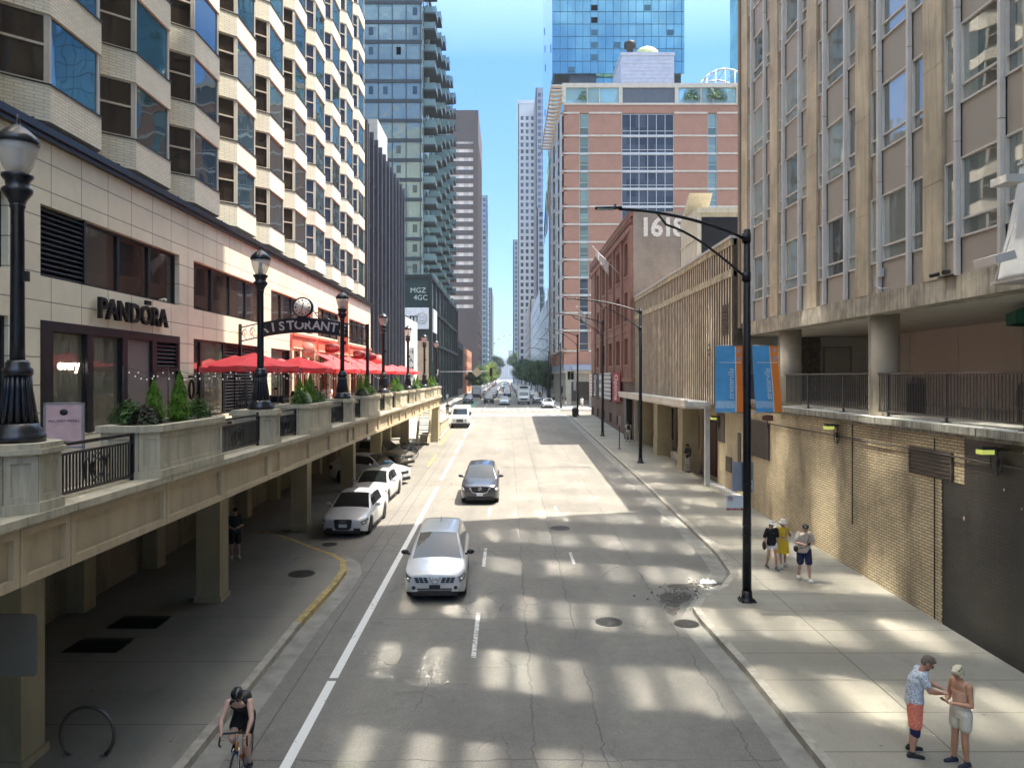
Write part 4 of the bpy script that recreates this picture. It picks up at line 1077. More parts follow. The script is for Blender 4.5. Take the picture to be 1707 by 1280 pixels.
for (y, z, lb) in ((69.9, 16.2, 'white flagpole with a furled flag leaning from the warehouse nearer the camera'), (86.0, 12.2, 'white flagpole with a furled flag leaning from the warehouse farther along')):
    t = thing('flagpole', lb, 'flagpole', (XK-.2, y, z), 0, 'flagpoles on the brick warehouse')
    g = MB(); g.cyl((0, 0, 0), (-2.5, .2, 2.6), .04, .025, 8); g.ell((-2.55, .2, 2.65), .08, 8, 6); g.build('pole', M_wht, t)
    g = MB()
    for i in range(6):
        x = -1.1-.2*i; q = 1.1-.1*i
        g.add([(x, .15+.05*(i % 2), -x*1.04), (x-.2, .15-.05*(i % 2), -(x-.2)*1.04), (x-.22, .1*(i % 2), -(x-.2)*1.04-q), (x-.02, .12, -x*1.04-q-.1)], [(0,1,2,3)])
    g.build('flag', M_flagc, t)
# ---------------------------------------------------------------- distance: buildings on the right
M_hbrick = brickm('pinkish_brown_brick', (.40, .20, .13), (.36, .185, .12), (.37, .195, .135), .6, .18, .012, .15, .10)
M_cream = pm('cream_band', (.56, .49, .39), .7); M_hframe = pm('pale_green_frame', (.42, .46, .40), .5); M_gframe = pm('pale_grey_frame', (.52, .52, .50), .5)
M_hglass = glassm('hotel_dark_glass', (.05, .055, .065), 1.5, .03, wob=.02, cell=(1.5, 2.8), var=.5); M_hgreen = glassm('hotel_green_glass', (.16, .22, .19), 1.8, .05, wob=.02, cell=(2, 1.4), var=.4)
F = thing('brick_hotel', 'tall pinkish brown brick building with cream bands and a roof terrace beyond the warehouse', 'building', (24, 145, 2.2))
YH = 125.0
levels = [51.2-1.3, 46.2] + [46.2-2.88*i for i in range(1, 12)]
levels = [z for z in levels if z > 14] ; levels += [11.2]
def _f():
    zt = levels[:-1]; rows = []
    for a, b in zip(levels[1:], levels[:-1]):
        rows.append((a+.16, b-.16, [(20.9, 22.35), (27.75, 36.15-.0), (41.7, 43.2)]))
    g = MB()
    # own wall: piers and bands
    opn = [(20.9, 22.35), (27.75, 36.15), (41.7, 43.2)]
    pz = 9.3
    for x0, x1 in ((9.3, 11.8), (13.3, 18.7), (27.2, 32.7), (34.2, 37.8)): g.box(x0, x1, YH, YH+.4, 11.2, levels[0])
    g.box(9.3, 37.8, YH, YH+.4, 9.0, 11.2); g.box(9.3, 37.8, YH, YH+.4, levels[0], 51.2)
    for a in levels[1:-1]:
        pass
    g.box(37.5, 37.8, YH+.4, 165, 9, 51.2)
    g.build('wall', M_hbrick, F)
    g = MB()
    for a in levels: 
        for x0, x1 in ((9.25, 11.8), (13.3, 18.7), (27.2, 32.7), (34.2, 37.85)): g.box(x0, x1, YH-.12, YH+.05, a-.14, a+.14)
    g.box(9.2, 37.9, YH-.15, YH+.1, 51.2, 51.5)
    fb = MB()
    for a in levels[1:-1]:
        for x0, x1 in ((11.8, 13.3), (18.7, 27.2), (32.7, 34.2)): fb.box(x0, x1, YH+.05, YH+.38, a-.12, a+.12)
    stuffpart(fb.build('floor_band', M_gframe, F))
    g.build('cream_band', M_cream, F)
    for a, b in zip(levels[1:], levels[:-1]):
        h = b-a-.24
        for (x0, x1, mu, rl, m1) in ((11.8, 13.3, 0, (.35,), M_hgreen), (18.7, 27.2, 5, (.2,), M_hglass), (32.7, 34.2, 0, (.35,), M_hgreen)):
            dk = m1
            if m1 is M_hgreen and x0 < 12 and a < 22: dk = M_hglass
            link('window', winmesh(x1-x0-.01, h, M_gframe if mu else M_hframe, dk, .085, mu, rl, .1), F, ((x0+x1)/2, YH+.2, a+.12), 0)
    # street side: narrow bays
    g = MB()
    for y0, y1 in ((128, 129), (134, 135), (140, 142), (147, 149), (154, 156), (161, 165)): g.box(9.0, 9.6, y0, y1, 9, 51)
    g.box(9.7, 10.1, YH+.4, 165, 9, 51.2)
    for a in levels: g.box(9.1, 9.7, YH, 165, a-.35, a+.35)
    g.build('side_wall', M_hbrick, F)
    for a, b in zip(levels[1:], levels[:-1]):
        for (y0, y1, pr) in ((125.6, 128, .5), (129, 134, .9), (135, 140, .4), (142, 147, .9)):
            g = MB(); x = 9.3-pr
            g.box(x, 9.7, y0+.1, y1-.1, a+.3, b-.3, 1); g.box(x-.05, 9.7, y0, y1, a-.0, a+.3); g.box(x-.05, 9.7, y0, y1, b-.31, b-.01)
            for q in (y0, (y0+y1)/2-.08, y1-.17): g.box(x-.05, x+.2, q, q+.17, a+.3, b-.31)
            g.build('bay_window', [M_gframe, M_hglass], F)
    g = MB(); g.box(9.4, 37.5, YH+.4, 164.5, 9, 51); g.build('core', M_hglass, F)
    g = MB(); g.box(9.6, 37.6, YH+.1, 165, 2, 7.6); g.build('base_wall', pm('beige_base_stone', (.40, .36, .28), .8, streak=.2), F)
    g = MB(); g.box(9.3, 37.8, YH-.1, 165, 8.0, 9.0); g.box(10.5, 38, YH-1.4, YH-.1, 8.1, 8.8); g.build('canopy_band', pm('slate_blue_canopy', (.30, .33, .40), .5), F)
    for i in range(7):
        x = 10.5+i*3.8; g = MB(); g.box(x, x+2.9, YH+.02, YH+.095, 2.5, 6.2); g.build('shop_window', M_winShop, F)
    g = MB(); g.box(9.3, 37.8, YH+.1, 165, 7.6, 8.0); g.build('cornice', M_cream, F)
    # roof terrace frames
    g = MB(); g.box(9.0, 37.9, YH-.2, YH+.5, 54.0, 54.7)
    for x in (9.0, 18.2, 27.3, 37.3): g.box(x, x+.6, YH-.2, YH+.5, 51.5, 54.0)
    for x in (13, 15, 31.5, 33.5): g.box(x, x+.15, YH-.1, YH+.1, 51.5, 54)
    g.box(9, 9.5, YH+.5, 165, 54, 54.7); g.build('roof_frame', M_cream, F)
    g = MB()
    for x0, x1 in ((9.6, 18.2), (27.9, 37.3)): g.box(x0, x1, YH+.1, YH+.16, 51.5, 54)
    g.build('glass_balustrade', clearglass('pale_clear_glass', (.7, .9, .9), .02, .3), F)
    g = MB(); g.box(18.8, 27.3, YH, YH+10, 51.5, 54.2); g.build('plant_room', pm('dark_grey_cladding', (.10, .11, .12), .5), F)
    g = MB(); g.box(18.6, 27.2, YH-.1, YH+9, 54.7, 59.2); 
    for i in range(7): g.box(18.58, 27.22, YH-.13, YH-.1, 54.9+i*.6, 54.93+i*.6)
    g.box(18.5, 27.3, YH-.2, YH+9, 59.2, 59.7); g.build('lift_housing', pm('pale_lilac_cladding', (.50, .50, .55), .5), F)
    # white louvred sunshade
    g = MB()
    for i in range(18):
        y = YH-1+i*2.0; g.box(7.2, 9.0, y, y+.9, 53.9+.0*i, 54.15)
    g.box(7.1, 7.3, YH-1, YH+36, 53.7, 54.3)
    for i in range(5): g.box(36.9+1.0*i*.9, 37.3+.9*i, YH-1, YH+8, 53.9, 54.2)
    g.build('sunshade', M_cream, F)
    # arched greenhouse
    g = MB()
    for y in (YH+3, YH+8):
        for a0 in range(12):
            p = [(36.4+5.2*math.cos(math.pi*(a0+q)/12), y, 52+6.3*math.sin(math.pi*(a0+q)/12)) for q in (0, 1)]; g.cyl(p[0], p[1], .16, n=6)
    for i in range(9):
        a0 = math.pi*(i+1)/10; g.cyl((36.4+5.2*math.cos(a0), YH+3, 51.5), (36.4+5.2*math.cos(a0), YH+3, 52+6.3*math.sin(a0)), .10, n=6); g.cyl((36.4+5.2*math.cos(a0), YH+3, 52+6.3*math.sin(a0)), (36.4+5.2*math.cos(a0), YH+8, 52+6.3*math.sin(a0)), .08, n=6)
    g.build('arched_roof', M_gframe, F)
world_parts(F, _f)
t = thing('roof_tank', 'pale green domed tank with a black cooling unit on top of the lilac roof housing', 'tank', (22.5, 128, 59.7))
g = MB(); g.lathe([(2.0, 0), (2.0, .7), (1.9, 1.3), (1.3, 1.8), (.3, 2.0), (.3, 2.3), (.02, 2.35)], (.8, 0, 0), 20); g.build('tank', pm('pale_green_tank', (.42, .46, .22), .6), t)
g = MB(); g.lathe([(.5, 0), (.5, 1.9), (.95, 2.0), (1.0, 2.9), (.7, 3.1)], (-2.0, 0, 0), 12); g.build('cooling_unit', M_dk, t)

# blue glass towers
def curtain(parent, face, c, u, z, du, dz, glassmat, linemat, lw=.12, out=.08, name='curtain_glass', vis=None, step=1):
    sg = 1 if face[0] == '+' else -1
    g = MB()
    if face[1] == 'x': g.box(c, c-sg*.4, u[0], u[1], z[0], z[1])
    else: g.box(u[0], u[1], c, c-sg*.4, z[0], z[1])
    g.build(name, glassmat, parent)
    g = MB(); n = int((u[1]-u[0])/du+.5)
    for i in range(n+1):
        q = u[0]+i*du
        if face[1] == 'x': g.box(c, c+sg*out, q-lw/2, q+lw/2, z[0], z[1])
        else: g.box(q-lw/2, q+lw/2, c, c+sg*out, z[0], z[1])
    k = 0; q = z[0]
    while q <= z[1]+.01:
        if face[1] == 'x': g.box(c, c+sg*(out+.01), u[0], u[1], q-lw/2, q+lw/2)
        else: g.box(u[0], u[1], c, c+sg*(out+.01), q-lw/2, q+lw/2)
        q += dz
    g.build('mullion_grid', linemat, parent)
M_bgl = glassm('turquoise_mirror_glass', (.38, .60, .52), 1.8, .03, metal=.85, var=.12, cell=(1.9, 2.9), wob=.10, tint=(.20, .40, .42), ws=.12)
M_bgl2 = glassm('pale_blue_mirror_glass', (.55, .66, .80), 1.8, .03, metal=.9, var=.05, cell=(4, 3), wob=.02)
M_bline = pm('blue_mullion', (.05, .14, .19), .4)
M_undb = pm('dark_under_tower', (.06, .065, .075), .5)
G = thing('blue_glass_tower', 'turquoise mirrored glass tower rising behind the brick hotel', 'tower', (26, 200, 2.2))
def _g():
    curtain(G, '-y', 180, (10.7, 41.6), (78, 135), 1.78, 2.9, M_bgl, M_bline, .10)
    curtain(G, '-y', 181, (21, 35.0), (60, 78), 1.78, 2.9, M_bgl, M_bline, .10)
    g = MB(); g.box(10.7, 21, 183, 225, 75.5, 78); g.box(35, 41.5, 183, 225, 75.5, 78); g.box(14.6, 21.0, 180.5, 181, 74.5, 78.6); g.build('soffit', M_undb, G)
    g = MB(); g.box(11.2, 41.4, 180.5, 228, 78, 135); g.box(20, 36, 182, 228, 2, 78); g.build('core', M_bgl, G)
    g = MB()
    for (a, z0) in ((0, 39),): g.add([(10.7, 180, 78), (10.7, 228, 46), (10.7, 228, 135), (10.7, 180, 135), (11.2, 180.4, 78), (11.2, 228, 46), (11.2, 228, 135), (11.2, 180.4, 135)], [(0,3,2,1), (4,5,6,7), (0,1,5,4), (1,2,6,5)])
    g.build('street_side_glass', M_bgl2, G)
    g = MB(); g.box(11.3, 20, 184, 228, 2.2, 76); g.box(10.9, 11.3, 184, 228, 2.2, 46); g.build('lower_volume', M_bgl, G)
    g = MB(); random.seed(5)
    for i in range(46):
        x = 10.7+1.78*random.choice((2, 5, 8, 12, 15)); z = 78+2.9*random.randrange(0, 19)+.3; g.box(x+.15, x+1.63, 179.86, 179.9, z, z+1.25)
    for i in range(9): z = 80+i*6.1; y = random.uniform(182, 224); g.box(10.6, 10.68, y, y+1.2, z, z+1.6)
    g.build('opening_vent', M_bline, G)
world_parts(G, _g)
G2 = thing('blue_glass_tower', 'narrow strip of a second blue glass tower right of the brick hotel', 'tower', (57, 160, 2.2))
def _g2(): 
    curtain(G2, '-y', 150, (49.4, 66), (2.2, 120), 1.8, 3, M_bgl, M_bline); g = MB(); g.box(49.4, 66, 150.4, 170, 2.2, 120); g.build('core', M_bgl, G2)
world_parts(G2, _g2)
# glass podium on the street beyond the hotel
M_ggrey = glassm('grey_street_glass', (.20, .22, .26), 1.8, .04, metal=.5, var=.3, cell=(5, 3), wob=.05)
for (nm, lb, x, y0, y1, h, m_, lm) in (
    ('glass_podium_building', 'grey glass building with slanted panels beyond the brick hotel on the right', 9.9, 166, 235, 26, M_ggrey, M_gframe),
    ('glass_podium_building', 'lilac grey glass building farther down the right side of the street', 10.2, 240, 330, 34, M_ggrey, M_gframe)):
    t = thing(nm, lb, 'building', (x+8, (y0+y1)/2, 2.2))
    def _p():
        curtain(t, '-x', x, (y0, y1), (2.2, h), 6.9, 4.0, m_, lm, .18); curtain(t, '-y', y0, (x+.1, x+14), (2.2, h), 2.2, 2.0, m_, lm, .12)
        g = MB(); g.box(x+.4, x+14, y0+.4, y1, 2.2, h-.1); g.build('core', m_, t)
    world_parts(t, _p)
# white residential tower etc.
M_wtow = pm('white_tower_concrete', (.66, .64, .62), .8, var=.05); M_gtow = pm('grey_tower_concrete', (.27, .28, .31), .8, var=.05); M_tgl = glassm('far_tower_glass', (.05, .07, .09), 1.8, .06, wob=0, cell=(3, 3), var=.5)
M_tgl2 = glassm('far_blue_glass', (.10, .15, .20), 1.8, .06, metal=.3, wob=0, cell=(3, 3), var=.3); M_dgreen = pm('dark_green_grey_concrete', (.15, .18, .18), .7)
def tower(nm, lb, x0, x1, y0, y1, z1, sides, wm, gm, fl=3.6, du=4.0, frac=.6, zfrac=.55, zb=2.2, top=0, budget=100, fm=None, u0=.8):
    t = thing(nm, lb, 'tower', ((x0+x1)/2, (y0+y1)/2, 2.2))
    def _t():
        n = int((z1-top-zb-2)/fl); bud = budget
        for face in sides:
            u = (x0, x1) if face[1] == 'y' else (y0, y1); c = {'-y': y0, '+x': x1, '-x': x0}[face]
            k = max(1, int((u[1]-u[0]-2*u0)/du)); ops = spans(u[0]+u0, u[1]-u0, k, frac)
            rows = [(zb+3+i*fl, zb+3+i*fl+fl*zfrac, ops) for i in range(n)]
            facade(t, face, c, .5, u, (zb, z1), rows, wm, fm or wm, gm, budget=bud, fw=0, pick=(lambda w_: -w_[2])); bud = 0
        g = MB(); g.box(x0+.52, x1-.52, y0+.52, y1, zb, z1-.2); g.build('core', gm, t)
    world_parts(t, _t); return t
t = tower('white_tower', 'slender white residential tower far down the right side of the street', 6.6, 17.2, 450, 476, 167, ('-y', '-x'), M_wtow, M_tgl, 3.9, 2.6, .55, .6, top=4)
def _x():
    g = MB(); g.box(6.3, 17.4, 449.7, 476, 166.8, 169); g.box(6.3, 17.4, 449.6, 450, 140, 141); g.build('crown_cornice', M_wtow, t)
world_parts(t, _x)
tower('grey_tower', 'grey tower standing just behind the slender white tower', 15.8, 27, 420, 450, 165, ('-y', '-x'), M_gtow, M_tgl2, 3.6, 2.2, .7, .6)
tower('grey_tower', 'shorter grey glass tower in front of the grey tower on the right', 13.6, 26, 350, 380, 84, ('-y', '-x'), M_gtow, M_tgl, 3.4, 2.4, .75, .6)
tower('dark_tower', 'thin dark blue tower edge left of the slender white tower', 4.6, 12, 560, 590, 107, ('-y', '-x'), pm('slate_concrete', (.22, .27, .32), .8), M_tgl2, 3.5, 2.2, .7, .6)
tower('stone_block', 'low grey stone block rising among the street trees', 10.5, 22, 345, 420, 42, ('-x', '-y'), pm('grey_stone_block', (.36, .34, .31), .8), M_tgl, 3.6, 4.5, .5, .5)

# ---------------------------------------------------------------- distance: buildings on the left
M_blk = pm('black_building_panel', (.022, .023, .028), .35, .2, var=.2); M_blkfin = pm('charcoal_fin', (.10, .105, .12), .4, .3)
M_blkgl = glassm('black_building_glass', (.02, .022, .03), 1.7, .03, wob=.02, cell=(2.3, 3.4), var=.4)
D = thing('black_building', 'black office building with vertical fins next to the cream hotel', 'building', (-20, 76, 2))
def _d():
    g = MB(); g.box(-30, -12.0, 64.2, 86.8, 1.4, 28); g.build('wall', M_blkgl, D)
    g = MB()
    for i in range(11): g.box(-12.0, -11.55, 64.3+i*2.24, 64.55+i*2.24, 4.4, 28.2)
    g.box(-30, -11.6, 63.9, 64.2, 1.4, 28.4); g.build('fin', M_blkfin, D)
    g = MB()
    for z in (4.3, 8.2, 12.1, 16, 19.9, 23.8, 27.7): g.box(-12, -11.86, 64.2, 86.8, z, z+.22)
    g.box(-12, -11.7, 64.2, 86.8, 1.4, 1.9); g.build('spandrel', M_blk, D)
    g = MB(); g.prism([(-14.6, 73), (-12.3, 73), (-12.3, 79), (-14.6, 79)], 28, 31.5); g.build('roof_housing', M_wht, D)
world_parts(D, _d)
t = thing('white_annex', 'small white walled building between the black building and the dark glass shop', 'building', (-15, 97, 2))
def _t2():
    g = MB(); g.box(-22, -12.6, 95.5, 108, 2, 14.5); g.build('wall', pm('white_render', (.62, .62, .58), .8), t)
    g = MB(); g.box(-16, -13, 95.42, 95.5, 3, 6); g.build('window', M_winShop, t)
world_parts(t, _t2)
M_drkgr = pm('black_green_frame', (.018, .024, .024), .4, .2)
M_shopgl = glassm('dark_green_glass', (.03, .045, .045), 1.8, .03, wob=.03, cell=(5, 4), var=.4)
N = thing('dark_glass_shop', 'dark glass corner shop building with a white sign band under the balcony tower', 'building', (-20, 145, 2.2))
def _nn():
    g = MB(); g.box(-40, -11.6, 116.1, 178, 2.2, 22.0); g.build('glazing', M_shopgl, N)
    g = MB()
    for i in range(10): g.box(-11.6, -11.35, 116+i*6.85, 116.35+i*6.85, 2.3, 22.3)
    for z in (2.3, 11.9, 17.0, 21.9): g.box(-11.6, -11.3, 116, 178, z, z+.45)
    g.box(-40, -11.3, 115.8, 116.1, 21.9, 22.4); g.box(-11.75, -11.3, 115.8, 116.1, 2.3, 21.9); g.box(-40, -11.76, 115.8, 116.1, 12.6, 13.8); g.build('frame', M_drkgr, N)
    g = MB(); g.box(-40, -11.78, 115.5, 115.78, 14.2, 17.4)
    g.build('sign_panel', pm('white_sign_panel', (.62, .62, .63), .5), N)
    g = MB(); g.box(-11.3, -11.1, 116.4, 122, 13.8, 17.3); g.build('sign_panel', bpy.data.materials['white_sign_panel'], N)
    g = MB(); g.box(-40, -11.8, 115.55, 115.78, 6.5, 12.4)
    for i in range(6): g.box(-17, -12.4, 115.5, 115.56, 7+i*.9, 7.05+i*.9)
    g.build('beige_screen', pm('beige_stone_screen', (.42, .33, .22), .7), N)
    g = MB(); g.box(-40, -12, 115.56, 115.8, 2.3, 6.3); g.build('shop_window', M_winShop, N)
world_parts(N, _nn)
textmesh('.com', 1.7, .02, M_letter, 'sign_lettering', N, M_ny(-15.1+20, 115.46-145, 15.9-2.2), sx=1.05, offset=.02)
g = MB(); g.tube([(.75*math.cos(a*6.283/24), 0, .8*math.sin(a*6.283/24)) for a in range(24)], .05, 6, closed=True); g.tube([(.4*math.cos(3.6+a*.2), 0, .4*math.sin(3.6+a*.2)) for a in range(10)], .05, 6)
for q in (-.25, .25): g.ell((q, 0, .2), .08, 8, 6)
g.build('round_emblem', pm('grey_print', (.30, .30, .30), .6), N, (-12.8+20, 115.44-145, 15.8-2.2))
M_glow = pm('pale_window_lettering', (.40, .48, .42), .6)
textmesh('MGZ', 1.1, .01, M_glow, 'window_lettering', N, M_ny(-13.4+20, 115.9-.12-145, 20.0-2.2)); textmesh('4GC', 1.1, .01, M_glow, 'window_lettering', N, M_ny(-13.0+20, 115.9-.12-145, 18.9-2.2))
# green glass tower with balconies
M_grgl = glassm('sea_green_glass', (.24, .30, .25), 1.9, .04, metal=.35, wob=.16, cell=(2.6, 3.13), var=.16, tint=(.20, .26, .25), ws=.5)
M_balc = pm('dark_balcony_slab', (.035, .042, .045), .5); M_bgls = clearglass('balcony_glass', (.45, .6, .6), .03, .35)
U = thing('balcony_tower', 'sea green glass apartment tower with stacked dark balconies on the left', 'tower', (-22, 150, 2.2))
def _u():
    g = MB(); g.box(-34, -13.5, 122, 181, 22.4, 72); g.build('glazing', M_grgl, U)
    g = MB()
    for k in range(17):
        z = 22.6+3.13*k; g.box(-34, -13.45, 121.85, 122, z-.28, z+.28)
    for x in (-33, -30.6, -27.5, -24.9, -22.9, -20.4, -18.2, -16.0, -13.75): g.box(x-.06, x+.06, 121.9, 122, 22.4, 72)
    g.build('floor_band', M_balc, U)
    random.seed(2)
    dk = MB()
    for k in range(16):
        for i in range(12): y = 124+i*4.8+random.uniform(-.5, .5); dk.box(-13.5, -13.42, y, y+2.0, 23.1+3.13*k, 25.4+3.13*k)
    dk.build('balcony_door', M_shopgl, U)
    n = 0; far = MB()
    bm = MB(); bm.box(0, 1.9, 0, 3.6, 0, .28); bm.box(1.82, 1.88, 0, 3.6, .28, 1.3, 1); bm.box(0, 1.82, 0, .05, .28, 1.3, 1); bm.box(0, 1.82, 3.55, 3.6, .28, 1.3, 1); bm.box(1.8, 1.92, 0, 3.6, 1.3, 1.37)
    me = bm.mesh('balcony', [M_balc, M_bgls])
    for k in range(16):
        for i in range(6): link('balcony', me, U, (-13.5, 124.5+i*9.6+(0 if k % 2 else 1.2), 22.5+3.13*k))
    dk2 = MB()
    for k in range(16):
        for i in range(14): 
            x = random.choice((-14.6, -17.2, -19.3, -21.6)); z = 23.4+3.13*k; dk2.box(x-.35, x+.35, 121.93, 121.97, z+.3, z+1.5) if random.random() < .12 else None
    if dk2.v: dk2.build('opening_vent', M_shopgl, U)
    g = MB(); g.box(-34, -13.3, 121.8, 181, 72, 72.8); g.build('roof', M_balc, U)
world_parts(U, _u)
t = thing('terracotta_building', 'small terracotta coloured building past the dark glass shop', 'building', (-16, 225, 2.2))
def _tt():
    facade(t, '+x', -11.6, .4, (205, 252), (2.2, 15), [(5+i*3.2, 6.8+i*3.2, spans(206, 251, 9, .45)) for i in range(3)], pm('terracotta', (.50, .22, .13), .8), M_whframe, M_winDark)
    g = MB(); g.box(-24, -12, 204.8, 251, 2.2, 14.9); g.build('core', bpy.data.materials['terracotta'], t)
world_parts(t, _tt)
t = thing('low_dark_building', 'low dark shop building between the glass corner shop and the terracotta building', 'building', (-16, 190, 2.2))
def _t3():
    facade(t, '+x', -11.7, .4, (179, 204), (2.2, 15.5), [(4, 9, spans(180, 203, 6, .7)), (10, 14, spans(180, 203, 6, .7))], M_drkgr, M_drkgr, M_shopgl)
    g = MB(); g.box(-24, -12.1, 179, 204, 2.2, 15.4); g.build('core', M_drkgr, t)
    g = MB()
    for i in range(4): g.cyl((-13, 186+i*3, 15.4), (-13, 186+i*3, 19), .1, n=6)
    g.build('roof_mast', M_wht, t)
world_parts(t, _t3)
# brown banded tower
M_brw = pm('brown_steel', (.095, .064, .052), .6, .1, var=.08); M_paleblind = glassm('pinkish_pale_blind', (.85, .68, .54), 1.6, .2, metal=.0, var=.22, cell=(2.0, 50), wob=.0)  # window bands are a plain pale blind colour, neither mirrored nor lit
V_ = thing('brown_tower', 'dark brown tower with horizontal bands of pale pinkish windows behind the balcony tower', 'tower', (-25, 345, 2.2))
def _v():
    g = MB(); g.box(-44, -12.3, 320.4, 366, 2.2, 106); g.build('glazing', M_paleblind, V_)
    g = MB(); zs = 12.0; k = 0
    while zs < 105:
        hi = 2.0
        g.box(-44, -12.0, 320, 320.4, zs, zs+hi); g.box(-12.3, -12.0, 320.4, 366, zs, zs+hi); zs += 3.6
    g.box(-44, -12.0, 320, 320.4, 2.2, 12); g.box(-12.3, -12, 320.4, 366, 2.2, 12)
    g.box(-44.2, -11.9, 319.9, 366.2, 105, 118); g.box(-14.0, -11.95, 319.8, 320.39, 2.2, 105); g.box(-26.5, -25.5, 319.8, 320, 2.2, 105)
    g.box(-44, -12.01, 319.95, 320.39, 12, 34)
    for i in range(10): g.box(-12.3, -11.9, 322+i*4.8, 322.5+i*4.8, 2.2, 105)
    g.build('band_wall', M_brw, V_)
world_parts(V_, _v)
tower('glass_tower', 'thin blue grey glass tower beyond the brown tower', -30, -11.9, 470, 500, 118, ('-y', '+x'), pm('steel_blue_frame', (.28, .38, .44), .5), M_tgl2, 3.3, 2.2, .8, .7)
tower('dark_green_tower', 'dark green grey tower with stepped balconies at the end of the left row', -32, -12.0, 620, 700, 79, ('-y', '+x'), M_dgreen, M_tgl, 3.4, 5, .7, .55)
tower('end_building', 'pale low building closing the far end of the street', -14, 3, 1250, 1280, 36, ('-y',), pm('pale_end_stone', (.50, .50, .50), .8), M_tgl, 3.6, 3, .5, .5)
tower('end_building', 'pale taller block beside the low building at the far end of the street', 2, 14, 1180, 1200, 48, ('-y',), bpy.data.materials['pale_end_stone'], M_tgl, 3.6, 3, .5, .5)
# ferris wheel
t = thing('ferris_wheel', 'tiny white ferris wheel rising above the trees at the end of the street', 'ferris wheel', (6, 1400, 2.2))
g = MB(); g.tube([(34*math.cos(a*6.283/40), 0, 46+34*math.sin(a*6.283/40)) for a in range(40)], .5, 5, closed=True)
for a in range(20): g.cyl((0, 0, 46), (34*math.cos(a*6.283/20), 0, 46+34*math.sin(a*6.283/20)), .15, n=4)
g.build('wheel', M_wht, t)
g = MB(); g.cyl((-14, 0, 0), (0, 0, 46), .8, n=6); g.cyl((14, 0, 0), (0, 0, 46), .8, n=6); g.build('support', M_wht, t)
for a in range(20):
    g = MB(); g.box(-1.4, 1.4, -1.2, 1.2, -2.4, 0); g.build('gondola', M_gtow, t, (36*math.cos(a*6.283/20), 0, 46+36*math.sin(a*6.283/20)))
# buildings behind the camera, for light and reflections
tower('stone_tower', 'pale stone tower behind the viewpoint', -60, -14, -95, -66, 34, ('-x',), pm('pale_limestone', (.45, .42, .36), .8), M_tgl, 3.6, 4, .5, .5, zb=-2)
bpy.data.objects['stone_tower']['label'] = 'pale stone tower standing behind the viewpoint across the avenue'
tower('stone_tower', 'brown stone tower standing behind the viewpoint on the right side', 16, 60, -95, -66, 30, ('-x',), pm('brown_limestone', (.32, .27, .2), .8), M_tgl, 3.6, 4, .5, .5, zb=-2)
# ---------------------------------------------------------------- vehicles
def paint(name, col, metal=.0, rough=.28):
    m, t, b = newmat(name); b.inputs['Base Color'].default_value = (*col, 1); b.inputs['Metallic'].default_value = metal
    b.inputs['Roughness'].default_value = rough; b.inputs['Coat Weight'].default_value = .7; b.inputs['Coat Roughness'].default_value = .04
    G_ = objn(t); t.links.new(mixc(t, 1.0, col, ramp(t, noise(t, G_, 3, 5), .3, .7, .93, 1.05), 'MULTIPLY'), b.inputs['Base Color']); return m
CP = paint('car_paint', (.60, .61, .61)); P_silv = paint('paint_silver', (.50, .51, .52), .5, .32); P_grey = paint('paint_grey', (.055, .058, .075), .4, .3)
P_black = paint('paint_black', (.012, .012, .014)); P_blue = paint('paint_blue', (.02, .05, .12)); P_red = paint('paint_red', (.30, .02, .02)); P_beige = paint('paint_beige', (.28, .26, .22), .4); P_midgrey = paint('paint_mid_grey', (.18, .19, .20), .5)
M_cg = glassm('car_glass', (.012, .016, .017), 1.75, .02, wob=0, cell=(9, 9)); M_tyre = pm('tyre_rubber', (.012, .012, .012), .85); M_rim = pm('alloy_rim', (.35, .35, .36), .3, .8)
M_plast = pm('black_plastic_trim', (.015, .015, .016), .55); M_chrome = pm('chrome', (.75, .75, .75), .12, 1.0, var=.0); M_head = clearglass('headlight_lens', (.9, .93, .95), .05, .55)
M_tail = pm('tail_lamp_red', (.35, .012, .012), .25); M_plate = pm('licence_plate', (.60, .62, .64), .5); M_amber = pm('amber_lens', (.6, .22, .02), .3)
WM = [None, None]
def interp(pts, y):
    if y <= pts[0][0]: return pts[0][1]
    for (a, b), (c, d) in zip(pts, pts[1:]):
        if y <= c:
            t = (y-a)/(c-a) if c > a else 1
            return b+(d-b)*t
    return pts[-1][1]
def sm(t): return t*t*(3-2*t)
